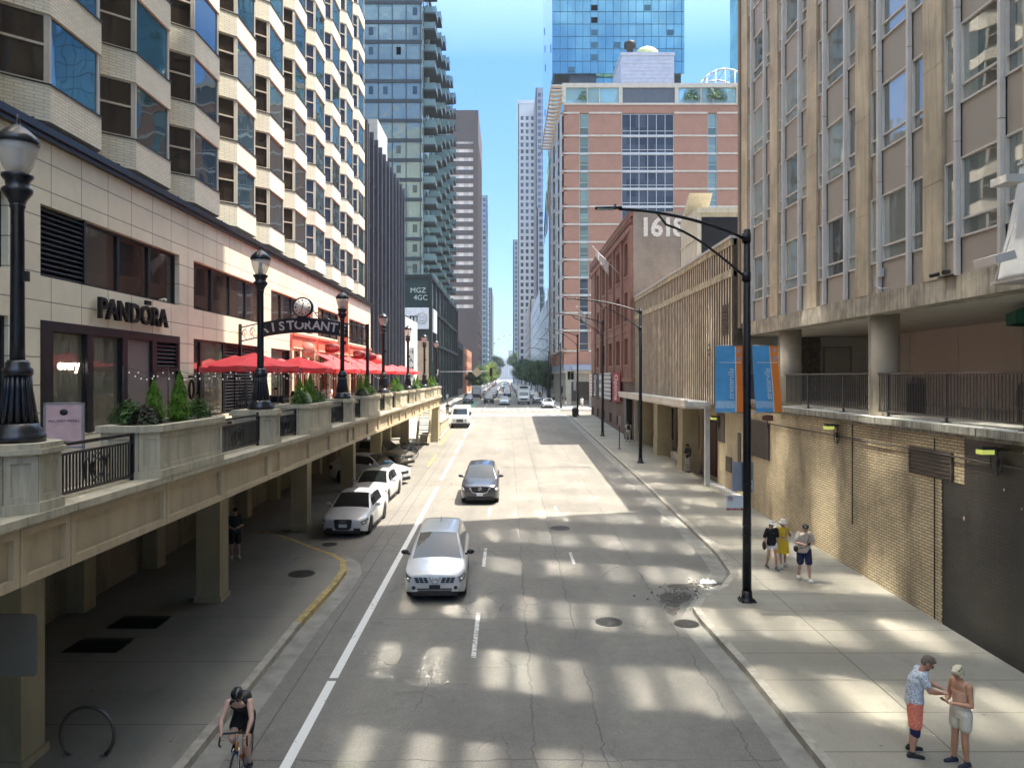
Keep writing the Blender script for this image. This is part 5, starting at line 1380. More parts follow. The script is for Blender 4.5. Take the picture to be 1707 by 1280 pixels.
def make_car(nm, label, L, W, H, top, cab, wheels, r=.34, gr='sedan', group=None, cat='car', clear=.2, plate_f=True, roofbox=None, rails=False):
    """front at y=-L/2. top: body top line [(y,z)] ; cab: (y_cowl, y_wtop, y_rtop, y_rbase)"""
    t = thing(nm, label, cat, (0, 0, 0), 0, group); h = W/2
    def hw(y):
        a = min(1, max(0, y/.55)); b = min(1, max(0, (L-y)/.5)); return h*(1-.22*(1-a)**2.2)*(1-.14*(1-b)**2.2)
    def zt(y): return interp(top, y)
    def zb(y):
        z = clear+.04+.10*(1-min(1, y/.35))+.10*(1-min(1, (L-y)/.35))
        for wy in wheels:
            q = (r+.055)**2-(y-wy)**2
            if q > 0: z = max(z, r+math.sqrt(q))
        return z
    def ring(y, sc=1.0):
        w_ = hw(y)*sc; zt_ = zt(y); z0 = zb(y); a = max(z0+.02, .36); b_ = max(a+.02, min(.60, zt_-.16))
        c = max(b_+.02, zt_-.13); d = max(c+.015, zt_-.05)
        hf = [(w_*.955, z0), (w_*.985, a), (w_*1.0, b_), (w_*.985, c), (w_*.945, d), (w_*.86, zt_), (w_*.52, zt_+.025), (w_*.2, zt_+.035)]
        return [(x, z) for x, z in hf], zt_+.035
    ys = sorted(set([0, .03, .08, .15, .25, .35] + [i*.09 for i in range(5, int(L/.09)-3)] + [L-.3, L-.2, L-.12, L-.05, L]))
    rings = []
    for y in ys:
        hf, zc = ring(y); P = [(x, y-L/2, z) for x, z in hf]+[(0, y-L/2, zc)]+[(-x, y-L/2, z) for x, z in hf[::-1]]; rings.append(P)
    g = MB(); n = len(rings[0]); v = [p for q in rings for p in q]; f = []
    for i in range(len(rings)-1):
        for k in range(n-1): f.append((i*n+k, i*n+k+1, (i+1)*n+k+1, (i+1)*n+k))
    for e, o in ((0, 1), ((len(rings)-1)*n, 0)):
        for k in range((n-1)//2):
            q = (e+k, e+n-1-k, e+n-2-k, e+k+1); f.append(q if o else q[::-1])
    g.add(v, f, 0, True)
    yc, yw, yr, yb = cab
    roof = H-.035
    def cz(y):
        if y < yw: q = (y-yc)/(yw-yc); return zt(yc)+(roof-zt(yc))*(1-(1-q)**1.25)
        if y <= yr: q = (y-yw)/(yr-yw); return roof+.03*math.sin(math.pi*min(1, max(0, q)))
        q = (y-yr)/(yb-yr); return roof+(zt(yb)-roof)*(q**1.3)
    def cring(y):
        wb_ = hw(y)*.90; z1 = cz(y); z0 = zt(y)-.02; k = min(1, max(0, (z1-z0)/(roof-z0))); wr = wb_*(1-.235*k)
        hf = [(wb_, z0), (wb_*(1-.235*k*.08), z0+(z1-z0)*.10), (wb_+(wr-wb_)*.86, z0+(z1-z0)*.86), (wr, z0+(z1-z0)*.95), (wr*.90, z1), (wr*.45, z1+.025*k), (0, z1+.035*k)]
        return [(x, y-L/2, z) for x, z in hf]
    cy_ = [yc+(yw-yc)*i/6 for i in range(6)]+[yw+(yr-yw)*i/10 for i in range(10)]+[yr+(yb-yr)*i/6 for i in range(7)]
    CR = [cring(y) for y in cy_]; CR = [c+[(-x, y, z) for x, y, z in c[-2::-1]] for c in CR]; m_ = len(CR[0])
    v = [p for q in CR for p in q]; f = []
    for i in range(len(CR)-1):
        for k in range(m_-1): f.append((i*m_+k, i*m_+k+1, (i+1)*m_+k+1, (i+1)*m_+k))
    g.add(v, f, 0, True)
    g.build('body', CP, t)
    def patch(sel, name, mat, off=.008, parent=t):
        g = MB(); vs = {}; V = []
        for (i, k) in sel:
            q = []
            for a, b in ((i, k), (i, k+1), (i+1, k+1), (i+1, k)):
                if (a, b) not in vs:
                    p = Vector(CR[a][b]); c = Vector((0, p.y, zt(cy_[a])*.6)); nrm = Vector((p.x*1.6, (-.6 if a < 6 else (.6 if a > 15 else 0)), (p.z-c.z))).normalized()
                    vs[(a, b)] = len(V); V.append(p+nrm*off)
                q.append(vs[(a, b)])
            g.f.append(q); g.m.append(0); g.sm.append(True)
        g.v = [tuple(x) for x in V]; return g.build(name, mat, parent)
    patch([(i, k) for i in range(0, 6) for k in range(4, 8)], 'windscreen', M_cg)
    patch([(i, k) for i in range(16, 21) for k in range(4, 8)], 'rear_window', M_cg)
    pil = 10 if yb-yr < 1.0 or True else 9
    for sd in (1, m_-3):
        for rg, nm_ in (((3, 10), 'side_window'), ((10, 16), 'side_window')):
            rr = [(i, sd) for i in range(*rg)]
            if rg[0] == 10: rr = rr[:-1] if gr == 'suv' else rr; rr += [(16, sd)] if gr != 'suv' else []
            patch(rr, nm_, M_cg)
    g = MB(); y0 = wheels[0]-.5-L/2
    g.box(-h*.80, h*.80, -L/2+.25, L/2-.25, clear, .62)
    for wy in wheels:
        g.box(-h*.86, h*.86, wy-.30-L/2, wy+.30-L/2, .3, .66)
    for s_ in (-1, 1): g.box(s_*h*.93, s_*h*.99, wheels[0]+r+.08-L/2, wheels[1]-r-.08-L/2, clear, clear+.09)
    g.box(-h*.72, h*.72, -L/2+.012, -L/2+.2, clear+.02, clear+.14); g.build('underbody', M_plast, t)
    wg = MB(); tw = .21
    wg.lathe([(r*.66, -tw/2), (r*.93, -tw/2), (r, -tw/2+.03), (r, tw/2-.03), (r*.93, tw/2), (r*.66, tw/2)], n=26, M=Matrix.Rotation(R(90), 4, 'Y'))
    me_t = wg.mesh('wheel', M_tyre); WM[0] = me_t
    rg_ = MB(); rg_.lathe([(r*.66, -tw*.3), (r*.66, tw*.42), (r*.6, tw*.40), (r*.58, tw*.1), (r*.2, tw*.12)], n=26, M=Matrix.Rotation(R(90), 4, 'Y'), m=1)
    for a in range(5):
        for s2 in (-.16, .16):
            an = 6.283*a/5+s2; Mx = Matrix.Rotation(an, 4, 'X'); rg_.box(tw*.22, tw*.42, -.022, .022, .03, r*.63, 0, M=Mx)
    rg_.lathe([(.06, tw*.2), (.06, tw*.46), (.02, tw*.48)], n=12, M=Matrix.Rotation(R(90), 4, 'Y'))
    me_r = rg_.mesh('rim', [M_rim, M_plast]); WM[1] = me_r
    for wy in wheels:
        for s_ in (-1, 1):
            o = link('wheel', me_t, t, (s_*(h-.12), wy-L/2, r)); q = link('rim', me_r, o); 
            if s_ < 0: o.rotation_euler = (0, 0, math.pi)
    # lamps following the nose
    def corner(y0, y1, zf, name, mat, rear=False, off=.008, sx=1):
        g = MB(); N = 7; V = []
        for i in range(N+1):
            y = y0+(y1-y0)*i/N; yy = (L-y) if rear else y
            hf, zc = ring(yy); z0_, z1_ = zf(i/N)
            for k in range(4):
                z = z0_+(z1_-z0_)*k/3; x = hf[-1][0]
                for (xa, za), (xb, zb_) in zip(hf, hf[1:]):
                    if za <= z <= zb_: x = xa+(xb-xa)*((z-za)/(zb_-za+1e-9)); break
                V.append((sx*(x+off), yy-L/2-(off if not rear else -off), z))
        F_ = [(i*4+k, i*4+k+1, i*4+k+5, i*4+k+4) for i in range(N) for k in range(3)]
        g.add(V, F_, 0, True); g.build(name, mat, t)
    zn = top[0][1]
    for sx in (-1, 1):
        def zf(q, zn=zn): return (zn-.20+.10*q, zn-.035+.09*q)
        corner(.005, .44, zf, 'headlight', M_headback, off=.006, sx=sx); 
        corner(.0, .30, lambda q: (top[-1][1]-.34, top[-1][1]-.10), 'tail_light', M_tail, True, sx=sx)
        g = MB(); g.ell((sx*(h-.10-.03), -L/2+.012+.04, zn-.11), (.05, .03, .045), 10, 6); g.build('lamp_reflector', M_chrome, t)
        g = MB(); ym = yc+.42; g.box(sx*(hw(ym)*.92), sx*(hw(ym)*.92+.09), ym-L/2-.02, ym-L/2+.04, zt(ym)-.01, zt(ym)+.04)
        g.ell((sx*(hw(ym)*.92+.17), ym-L/2+.02, zt(ym)+.07), (.12, .06, .075), 12, 8); g.build('side_mirror', CP if gr != 'hatch' else M_plast, t)
    return t
M_headback, _t, _b = newmat('headlight_lens_dark'); _b.inputs['Base Color'].default_value = (.30, .32, .33, 1); _b.inputs['Roughness'].default_value = .08; _b.inputs['Metallic'].default_value = .6
_b.inputs['Coat Weight'].default_value = 1
def fpart(t, L, name, mat, fn):
    g = MB(); fn(g, -L/2); return g.build(name, mat, t)
# grey-silver compact crossover in front
L1 = 4.65
car1 = make_car('parked_car', '', L1, 1.80, 1.66, [(0, .80), (.15, .88), (.6, .98), (1.15, 1.06), (2.2, 1.07), (4.2, 1.10), (4.65, 1.06)], (1.0, 1.85, 3.95, 4.55), (.93, 3.62), .345, 'hatch', clear=.21)
tag(car1, 'silver white compact crossover with black mirrors driving toward the camera on the white lane line', 'car'); car1.name = 'moving_car'
def f1(g, y):
    for s_ in (-1, 1):
        for i in range(3):
            for k in range(3): g.box(s_*(.18+.13*i+.02*k), s_*(.28+.13*i+.02*k), y-.022, y+.02, .605+.055*k, .642+.055*k)
fpart(car1, L1, 'grille_opening', M_plast, f1)
fpart(car1, L1, 'grille_frame', M_chrome, lambda g, y: (g.add([(-.17, y-.03, .78), (-.13, y-.03, .78), (-.05, y-.03, .60), (-.09, y-.03, .60), (-.17, y+.01, .78), (-.13, y+.01, .78), (-.05, y+.01, .60), (-.09, y+.01, .60)], [(0,3,2,1), (4,5,6,7), (0,1,5,4), (2,3,7,6), (0,4,7,3), (1,2,6,5)]),
    g.add([(.17, y-.03, .78), (.13, y-.03, .78), (.05, y-.03, .60), (.09, y-.03, .60), (.17, y+.01, .78), (.13, y+.01, .78), (.05, y+.01, .60), (.09, y+.01, .60)], [(0,1,2,3), (7,6,5,4), (4,5,1,0), (6,7,3,2), (3,7,4,0), (5,6,2,1)]), g.box(-.09, .09, y-.025, y+.01, .585, .605)))
fpart(car1, L1, 'emblem', M_chrome, lambda g, y: (g.tube([(.072*math.cos(a*.3142), y-.034, .70+.072*math.sin(a*.3142)) for a in range(20)], .010, 6, closed=True), g.box(-.095, .095, y-.045, y-.03, .688, .712)))
fpart(car1, L1, 'licence_plate', M_plast, lambda g, y: g.box(-.16, .16, y-.02, y+.02, .43, .54))
fpart(car1, L1, 'lower_grille', M_plast, lambda g, y: [g.box(-.48, .48, y-.014, y+.02, .355, .385), g.box(-.50, .50, y-.006, y+.02, .41, .44)])
fpart(car1, L1, 'bumper_trim', M_rim, lambda g, y: g.box(-.5, .5, y-.03, y+.02, .385, .405))
for s_ in (-1, 1):
    g = MB(); g.cyl((s_*.60, -L1/2-.005, .46), (s_*.60, -L1/2+.06, .46), .055, n=16); g.build('fog_lamp', M_plast, car1)
g = MB(); g.cyl((0, .75, 1.66), (0, .95, 1.86), .008, n=5); g.build('aerial', M_plast, car1)
car1.location = (-2.13, 22.0+L1/2, gz(24)+.0); car1.rotation_euler = (math.atan(.0234), 0, R(1.5))
# dark grey crossover
L2 = 4.55
car2 = make_car('moving_car', 'dark grey crossover with wide chrome edged grille driving in the sunlit lane', L2, 1.84, 1.67, [(0, .86), (.15, .94), (.6, 1.0), (1.3, 1.08), (2.2, 1.08), (4.1, 1.12), (4.55, 1.08)], (1.25, 2.0, 3.75, 4.45), (.88, 3.58), .36, 'sedan', clear=.22)
def setpaint(t, p):
    for c in t.children:
        if c.type == 'MESH':
            for s_ in c.material_slots:
                if s_.material == CP: s_.link = 'OBJECT'; s_.material = p
setpaint(car2, P_grey)
fpart(car2, L2, 'grille', M_plast, lambda g, y: g.prism([(-.42, .86), (-.36, .62), (-.2, .57), (.2, .57), (.36, .62), (.42, .86), (0, .88)], -.012, .05, M=Matrix(((1,0,0,0),(0,0,1,y),(0,1,0,0),(0,0,0,1)))))
fpart(car2, L2, 'grille_wing', M_chrome, lambda g, y: g.tube([(-.62, y+.05, .80), (-.44, y-.02, .78), (-.36, y-.025, .62), (-.2, y-.025, .565), (.2, y-.025, .565), (.36, y-.025, .62), (.44, y-.02, .78), (.62, y+.05, .80)], .016, 6))
fpart(car2, L2, 'emblem', M_chrome, lambda g, y: (g.tube([(.085*math.cos(a*.3142), y-.022, .77+.065*math.sin(a*.3142)) for a in range(20)], .009, 6, closed=True), g.tube([(-.07, y-.022, .79), (0, y-.022, .75), (.07, y-.022, .79)], .008, 5)))
fpart(car2, L2, 'licence_plate', M_plate, lambda g, y: g.box(-.15, .15, y-.03, y+.01, .44, .55))
fpart(car2, L2, 'lower_grille', M_plast, lambda g, y: [g.box(-.62, .62, y-.008+.0, y+.03, .34, .42)])
car2.location = (-1.30, 36.8+L2/2, gz(39)); car2.rotation_euler = (math.atan(.0234), 0, 0)
# white executive sedan, parked
L3 = 4.9
car3 = make_car('parked_car', 'white parked sedan with black sunroof and four ring emblem, nearest under the terrace edge', L3, 1.86, 1.46, [(0, .70), (.15, .78), (.6, .88), (1.35, .96), (2.5, .97), (3.9, 1.0), (4.75, 1.02), (4.9, .95)], (1.3, 2.1, 3.3, 4.35), (.9, 3.8), .34, 'sedan', 'cars parked under the terrace edge', clear=.17)
fpart(car3, L3, 'grille', M_plast, lambda g, y: g.prism([(-.36, .70), (-.32, .40), (-.24, .33), (.24, .33), (.32, .40), (.36, .70), (.3, .74), (-.3, .74)], -.018, .05, M=Matrix(((1,0,0,0),(0,0,1,y),(0,1,0,0),(0,0,0,1)))))
fpart(car3, L3, 'emblem', M_chrome, lambda g, y: [g.tube([(-.09+.06*i+.042*math.cos(a*.3927), y-.026, .655+.042*math.sin(a*.3927)) for a in range(16)], .006, 5, closed=True) for i in range(4)])
fpart(car3, L3, 'licence_plate', M_plate, lambda g, y: g.box(-.16, .16, y-.035, y+.01, .43, .56))
for s_ in (-1, 1): fpart(car3, L3, 'side_intake', M_plast, lambda g, y: g.box(s_*.42, s_*.68, y-.01+.0, y+.08, .30, .40))
g = MB(); g.box(-.38, .38, -L3/2+2.25, -L3/2+2.85, 1.44, 1.462); g.build('sunroof', M_cg, car3)
car3.location = (-6.32, 30.0+L3/2, gz(32)); car3.rotation_euler = (math.atan(.0234), 0, R(-2))
sedan = make_car('parked_car', 'white parked sedan directly behind the white sedan with the sunroof', 4.7, 1.82, 1.45, [(0, .70), (.15, .78), (.6, .86), (1.3, .95), (2.5, .97), (3.7, 1.0), (4.6, 1.0), (4.7, .92)], (1.25, 2.05, 3.2, 4.2), (.88, 3.65), .33, 'sedan', 'cars parked under the terrace edge', clear=.17)
fpart(sedan, 4.7, 'grille', M_plast, lambda g, y: (g.box(-.32, .32, y-.012, y+.02, .56, .66), g.box(-.55, .55, y-.01, y+.02, .30, .40)))
fpart(sedan, 4.7, 'licence_plate', M_plate, lambda g, y: g.box(-.15, .15, y-.03, y+.01, .42, .53))
sedan.location = (-6.55, 36.4+2.35, gz(38)); sedan.rotation_euler = (math.atan(.0234), 0, R(-3))
suv = make_car('parked_car', 'white parked crossover angled nose out from behind the terrace column', 4.5, 1.82, 1.62, [(0, .80), (.15, .88), (.6, .96), (1.2, 1.05), (2.3, 1.07), (4.0, 1.12), (4.5, 1.06)], (1.15, 1.95, 3.6, 4.4), (.88, 3.55), .35, 'suv', 'cars parked under the terrace edge', clear=.2)
fpart(suv, 4.5, 'grille', M_plast, lambda g, y: (g.box(-.42, .42, y-.012, y+.02, .58, .74), g.box(-.6, .6, y-.01, y+.02, .32, .40)))
fpart(suv, 4.5, 'licence_plate', M_plate, lambda g, y: g.box(-.15, .15, y-.03, y+.01, .44, .55))
suv.location = (-7.75, 43.6, gz(43.6)); suv.rotation_euler = (0, 0, R(66))
c = dup(suv, (-8.3, 50.6, gz(50.6)), R(62), label='grey parked suv angled nose out beside the bicycles, farthest of the parked cars', swap={'car_paint': P_beige})
# silver mail van
t = thing('mail_van', 'boxy white delivery van parked at the kerb past the end of the terrace', 'van', (-4.75, 79.6, gz(78)), 0)
M_van = paint('van_white', (.70, .71, .68), 0, .4)
g = MB(); Lr = []
for y, w_, z0, z1 in ((-2.2, .78, .45, 1.0), (-2.1, .84, .38, 1.12), (-1.5, .88, .36, 1.28), (-1.42, .90, .36, 1.30)):
    Lr.append([(-w_, y, z0), (w_, y, z0), (w_, y, z1-.1), (w_*.9, y, z1), (-w_*.9, y, z1), (-w_, y, z1-.1)])
g.loft(Lr, smooth=False)
Lr = []
for y, z1, w_ in ((-1.5, 1.32, .90), (-1.25, 2.02, .88), (-1.1, 2.12, .90), (2.2, 2.18, .92), (2.3, 2.1, .9)):
    Lr.append([(-w_, y, .38), (w_, y, .38), (w_, y, z1-.12), (w_-.12, y, z1), (-w_+.12, y, z1), (-w_, y, z1-.12)])
g.loft(Lr, smooth=False); g.build('body', M_van, t)
g = MB(); g.add([(-.74, -1.505, 1.36), (.74, -1.505, 1.36), (.68, -1.30, 1.92), (-.68, -1.30, 1.92)], [(0,1,2,3)]); g.build('windscreen', M_cg, t)
g = MB()
for s_ in (-1, 1): g.box(s_*.905, s_*.925, -1.15, -.35, 1.2, 1.85)
g.build('side_window', M_cg, t)
g = MB(); g.box(-.34, .34, -2.23, -2.19, .62, .86); g.box(-.9, .9, -2.32, -2.2, .36, .5); g.build('grille', M_plast, t)
for s_ in (-1, 1):
    g = MB(); g.ell((s_*.58, -2.18, .78), (.10, .05, .09), 12, 8); g.build('headlight', M_headback, t)
    g = MB(); g.box(s_*.95, s_*1.12, -1.5, -1.44, 1.3, 1.6); g.build('side_mirror', M_plast, t)
g = MB(); g.box(.9, .93, -.3, 2.1, 1.15, 1.22); g.box(-.93, -.9, -.3, 2.1, 1.15, 1.22); g.build('blue_stripe', P_blue, t)
for y in (-1.55, 1.35):
    for s_ in (-1, 1):
        o = link('wheel', WM[0], t, (s_*.80, y, .34)); link('rim', WM[1], o)
        if s_ < 0: o.rotation_euler = (0, 0, math.pi)
# box vehicles farther on
def truck(label, loc, w_, h_, l_, cabc, boxc, nm='box_truck', cat='truck'):
    t = thing(nm, label, cat, loc, 0); g = MB(); g.box(-w_/2, w_/2, -l_/2+1.5, l_/2, .8, h_); g.box(-w_/2-.02, w_/2+.02, -l_/2+1.48, -l_/2+1.6, h_-.06, h_+.03); g.build('cargo_box', boxc, t)
    g = MB(); rings = []
    for y, z1, ww in ((-l_/2, 1.15, w_*.40), (-l_/2+.12, 1.35, w_*.44), (-l_/2+.75, 1.5, w_*.45), (-l_/2+1.15, 2.25, w_*.42), (-l_/2+1.5, 2.35, w_*.43)):
        rings.append([(-ww, y, .45), (ww, y, .45), (ww, y, z1-.15), (ww*.85, y, z1), (-ww*.85, y, z1), (-ww, y, z1-.15)])
    g.loft(rings, smooth=False); g.build('cab', cabc, t)
    g = MB(); a, b = rings[2], rings[3]
    g.add([(-w_*.37, a[4][1]-.01, a[4][2]+.04), (w_*.37, a[4][1]-.01, a[4][2]+.04), (w_*.35, b[4][1]-.03, b[4][2]-.06), (-w_*.35, b[4][1]-.03, b[4][2]-.06)], [(0,1,2,3)]); g.build('windscreen', M_cg, t)
    g = MB(); g.box(-w_*.28, w_*.28, -l_/2-.02, -l_/2+.05, .75, 1.05); g.box(-w_*.42, w_*.42, -l_/2-.06, -l_/2+.1, .42, .6); g.build('grille', M_plast, t)
    for s_ in (-1, 1):
        g = MB(); g.ell((s_*w_*.34, -l_/2+.0, .92), (.12, .05, .1), 10, 6); g.build('headlight', M_headback, t)
    for y in (-l_/2+.8, l_/2-1.2):
        for s_ in (-1, 1):
            o = link('wheel', WM[0], t, (s_*(w_/2-.2), y, .36))
    return t
truck('white box truck waiting in the left lane beyond the crossing', (-6.5, 166, gz(166)), 2.2, 2.9, 6, P_grey, M_van)
t = truck('tall white shuttle bus with a route sign above its windscreen heading the right lane queue', (2.95, 136, gz(136)), 2.15, 3.25, 6.5, M_van, M_van, 'shuttle_bus', 'bus')
g = MB(); g.box(-.7, .7, -1.82, -1.74, 2.75, 3.12); g.build('route_sign', M_plast, t)
truck('distant white box truck far down the busy street', (-1.0, 300, gz(300)), 2.3, 3.1, 7, M_van, M_van)
# traffic in the distance: copies of the three car shapes
gr_ = 'cars in the distant traffic'
far = [
 (car2, -7.0, 139, None, 'mid grey suv at the left kerb beyond the crossing', P_midgrey), (car2, -3.25, 139, None, 'dark suv first in the second lane beyond the crossing', P_black), (sedan, -.45, 131, None, 'white sedan first in the third lane beyond the crossing', None),
 (car1, .1, 184, None, 'blue suv behind the white sedan in the middle of the street', P_blue), (car2, 5.6, 139, None, 'silver suv behind the white sedan nearest the right kerb', P_silv), (sedan, 6.3, 119, None, 'white sedan nearest the right kerb at the crossing', None)]
for (src, x, y, rz, lb, p) in far:
    dup(src, (x, y, gz(y)), rz or 0, label=lb, cat='car', group=gr_, swap={'car_paint': p or CP, 'paint_grey': p or CP})
random.seed(21); cols = [('white', CP), ('black', P_black), ('silver', P_silv), ('blue', P_blue), ('mid grey', P_midgrey), ('dark grey', P_grey), ('red', P_red), ('beige', P_beige)]
rowi = 0; seen = {}
for lane in (-7.1, -3.4, .1, 3.3, 6.3):
    y = {-7.1: 185, -3.4: 158, .1: 205, 3.3: 160, 6.3: 160}[lane]
    while y < 480:
        nmc, p = random.choice(cols); src, kind = random.choice(((car1, 'crossover'), (car2, 'suv'), (sedan, 'sedan')))
        ln = {-7.1: 'by the left kerb', -3.4: 'in the second lane', .1: 'in the middle lane', 3.3: 'in the fourth lane', 6.3: 'by the right kerb'}[lane]
        key = (nmc, kind, lane); seen[key] = seen.get(key, 0)+1
        q = ['first', 'second', 'third', 'fourth', 'fifth', 'sixth', 'seventh', 'eighth', 'ninth'][min(8, seen[key]-1)]
        dup(src, (lane+random.uniform(-.25, .25), y, gz(y)), 0, label='%s %s %s %s beyond the crossing' % (q, nmc, kind, ln), cat='car', group=gr_, swap={'car_paint': p, 'paint_grey': p})
        y += random.uniform(7.5, 13) + y*.012

# ---------------------------------------------------------------- street furniture
M_pole = pm('black_steel_pole', (.010, .011, .014), .35, .3, var=.3, vs=8)
M_lumg = pm('pale_lamp_underside', (.4, .4, .38), .4)
def street_light(label, x, y, base, top_, arm, group='tall street lights on the right pavement'):
    t = thing('street_light', label, 'street light', (x, y, base), 0, group); H_ = top_-base
    g = MB(); g.lathe([(.24, 0), (.24, .03), (.20, .05), (.15, .12), (.14, .3)], n=16); g.box(-.21, .21, -.21, .21, 0, .045)
    for a in (-1, 1):
        for b in (-1, 1): g.cyl((a*.16, b*.16, .04), (a*.16, b*.16, .1), .02, n=6)
    g.build('base', M_pole, t)
    g = MB(); g.lathe([(.125, .05), (.115, H_*.45), (.095, H_), (.05, H_+.03)], n=18)
    for z in (1.85, 2.15, 3.3): g.lathe([(.122, z), (.13, z+.01), (.13, z+.03), (.12, z+.04)], n=16)
    g.build('pole', M_pole, t)
    g = MB(); za = H_-.25
    up = [(-.08-(arm-.4)*q, 0, za+.9*math.sin(q*1.45)**.8*.95) for q in [i/14 for i in range(15)]]
    lo = [(-.08-(arm*.62)*q, 0, za-1.05+1.55*math.sin(q*1.35)) for q in [i/10 for i in range(11)]]
    lo[-1] = (lo[-1][0], 0, interp([( -p[0], p[2]) for p in up], -lo[-1][0])-.03)
    g.tube(up, .045, 8); g.tube(lo, .035, 8); g.cyl((-.02, 0, za-.1), (-.02, 0, za+.15), .13, n=12); g.cyl((-.02, 0, za-1.2), (-.02, 0, za-.95), .13, n=12)
    g.build('arm', M_pole, t); e = up[-1]
    g = MB(); rr = []
    for q in range(9):
        u_ = q/8; w_ = .13*math.sin(math.pi*(.15+.8*u_))**.6; rr.append([(e[0]-.75*u_+.08, w_*math.cos(a*.5236), e[2]+.02+.065*math.sin(a*.5236)*(1 if math.sin(a*.5236) > 0 else .4)-.02*u_) for a in range(12)])
    g.loft(rr); g.cyl((e[0]-.1, 0, e[2]+.05), (e[0]-.1, 0, e[2]+.13), .035, n=8); o = g.build('luminaire', M_pole, t)
    g = MB(); g.box(e[0]-.62, e[0]-.15, -.09, .09, e[2]-.025, e[2]-.005); g.build('lens', M_lumg, o)
    return t
s1 = street_light('tall black street light carrying two blue banners on the right pavement', 6.80, 21.75, gz(21.75)+.15, 11.15, 3.95)
street_light('second tall street light along the right pavement, by the canopy columns', 8.80, 50.6, gz(50.6)+.15, 11.5, 4.5)
street_light('third tall street light, in front of the brick warehouse', 8.50, 68.2, gz(68)+.15, 12.0, 4.2)
street_light('fourth tall street light, at the corner with traffic signals', 8.50, 92.3, gz(92)+.15, 12.1, 3.6)
street_light('tall street light on the far right corner of the crossing', 7.9, 113, gz(113)+.15, 12.0, 3.4)
street_light('tall street light far along the right side among the trees', 8.2, 150, gz(150)+.15, 12.0, 3.4)
# banners on the first pole
M_bblue = pm('sky_blue_banner', (.085, .33, .60), .7, var=.08, vs=4); M_bor = pm('orange_banner_strip', (.75, .20, .02), .7, var=.05); M_blt = pm('banner_white_print', (.62, .72, .75), .7)
def banner(x0, x1, lab, slant, orange_left, zt=7.87, zb_=6.0):
    t = thing('street_banner', lab, 'banner', (6.80, 21.75, 0), 0, 'blue street banners on the pole')
    def X(u_, v_): return x0+(x1-x0)*u_+slant*(1-v_)
    def strip(u0, u1, v0, v1, m_, name, off):
        g = MB(); nx, nz = 4, 8; V = []
        for th in (off, off+.006):
            for i in range(nx+1):
                for k in range(nz+1):
                    u_ = u0+(u1-u0)*i/nx; v_ = v0+(v1-v0)*k/nz
                    V.append((X(u_, v_)-6.8, -.02+.035*math.sin(u_*5+v_*4)-th, zb_+(zt-zb_)*v_))
        N_ = (nx+1)*(nz+1); F_ = []
        for i in range(nx):
            for k in range(nz):
                a = i*(nz+1)+k; F_.append((a, a+1, a+nz+2, a+nz+1)); F_.append((N_+a, N_+a+nz+1, N_+a+nz+2, N_+a+1))
        g.add(V, F_, 0, True); return g.build(name, m_, t)
    strip(0, 1, 0, 1, M_bblue, 'cloth', 0)
    if orange_left: strip(.76, 1, 0, 1, M_bor, 'orange_edge', .008); strip(.73, .76, 0, 1, M_blt, 'white_line', .008)
    else: strip(.70, 1, 0, 1, M_bor, 'orange_edge', .008); strip(.675, .70, 0, 1, M_blt, 'white_line', .008)
    strip(.02, .70 if orange_left else .66, .06, .17, pm('pale_blue_print', (.30, .48, .66), .7) if 'pale_blue_print' not in bpy.data.materials else bpy.data.materials['pale_blue_print'], 'pale_band', .008)
    strip(.14, .95, .745, .755, M_blt, 'thin_line', .016)
    cx = .56 if orange_left else .52
    Mx = Matrix(((0, -1, 0, X(cx, .42)-6.8), (0, 0, -1, -.075), (1, 0, 0, zb_+(zt-zb_)*.43), (0, 0, 0, 1)))
    if slant: Mx = Matrix(((-slant/(zt-zb_), -1, 0, X(cx, .42)-6.8), (0, 0, -1, -.075), (1, 0, 0, zb_+(zt-zb_)*.43), (0, 0, 0, 1)))
    textmesh('streeterville', .23, .003, M_blt, 'lettering', t, Mx, sx=.78)
    g = MB()
    for z in (zt+.01, zb_-.01): 
        sl_ = slant if z < 7 else 0
        g.cyl((min(x0, 6.8)-6.8+(sl_ if x0 > 6.8 else 0)*0, 0, z), (max(x1, 6.8)-6.8+(sl_ if x0 > 6.8 else 0), 0, z), .016, n=6)
    g.build('rod', M_rim, t); return t
banner(5.90, 6.67, 'blue banner with orange edge on the left side of the pole', 0, True)
banner(6.93, 7.66, 'blue banner with orange edge slanting off the right side of the pole', .12, False)
t = thing('sign_panel', 'grey back of a blank sign clamped behind the black pole', 'sign', (6.8, 21.95, 4.15)); g = MB(); g.box(-.36, .24, -.015, .015, -.42, .42); g.build('plate', pm('grey_sign_back', (.26, .28, .31), .5), t)
g = MB(); g.box(.12, .22, -.02, -.016, -.36, -.1); g.build('sticker', M_blt, t)
t = thing('no_parking_sign', 'small white no parking tow zone sign on the left of the black pole', 'sign', (6.43, 21.68, 3.45))
g = MB(); g.box(-.235, .235, -.012, .012, -.21, .21); g.build('plate', M_plate, t)
g = MB(); g.box(-.235, .235, -.016, -.0125, -.21, -.15); g.tube([(-.12+.062*math.cos(a*.3142), -.017, .12+.062*math.sin(a*.3142)) for a in range(20)], .008, 5, closed=True); g.cyl((-.16, -.018, .16), (-.08, -.018, .08), .007, n=5); g.build('red_print', P_red, t)
textmesh('P', .09, .001, M_letter, 'letter', t, M_ny(-.12, -.0165, .12)); textmesh('TOW  ZONE', .06, .001, M_plate, 'letter', t, M_ny(0, -.019, -.182))
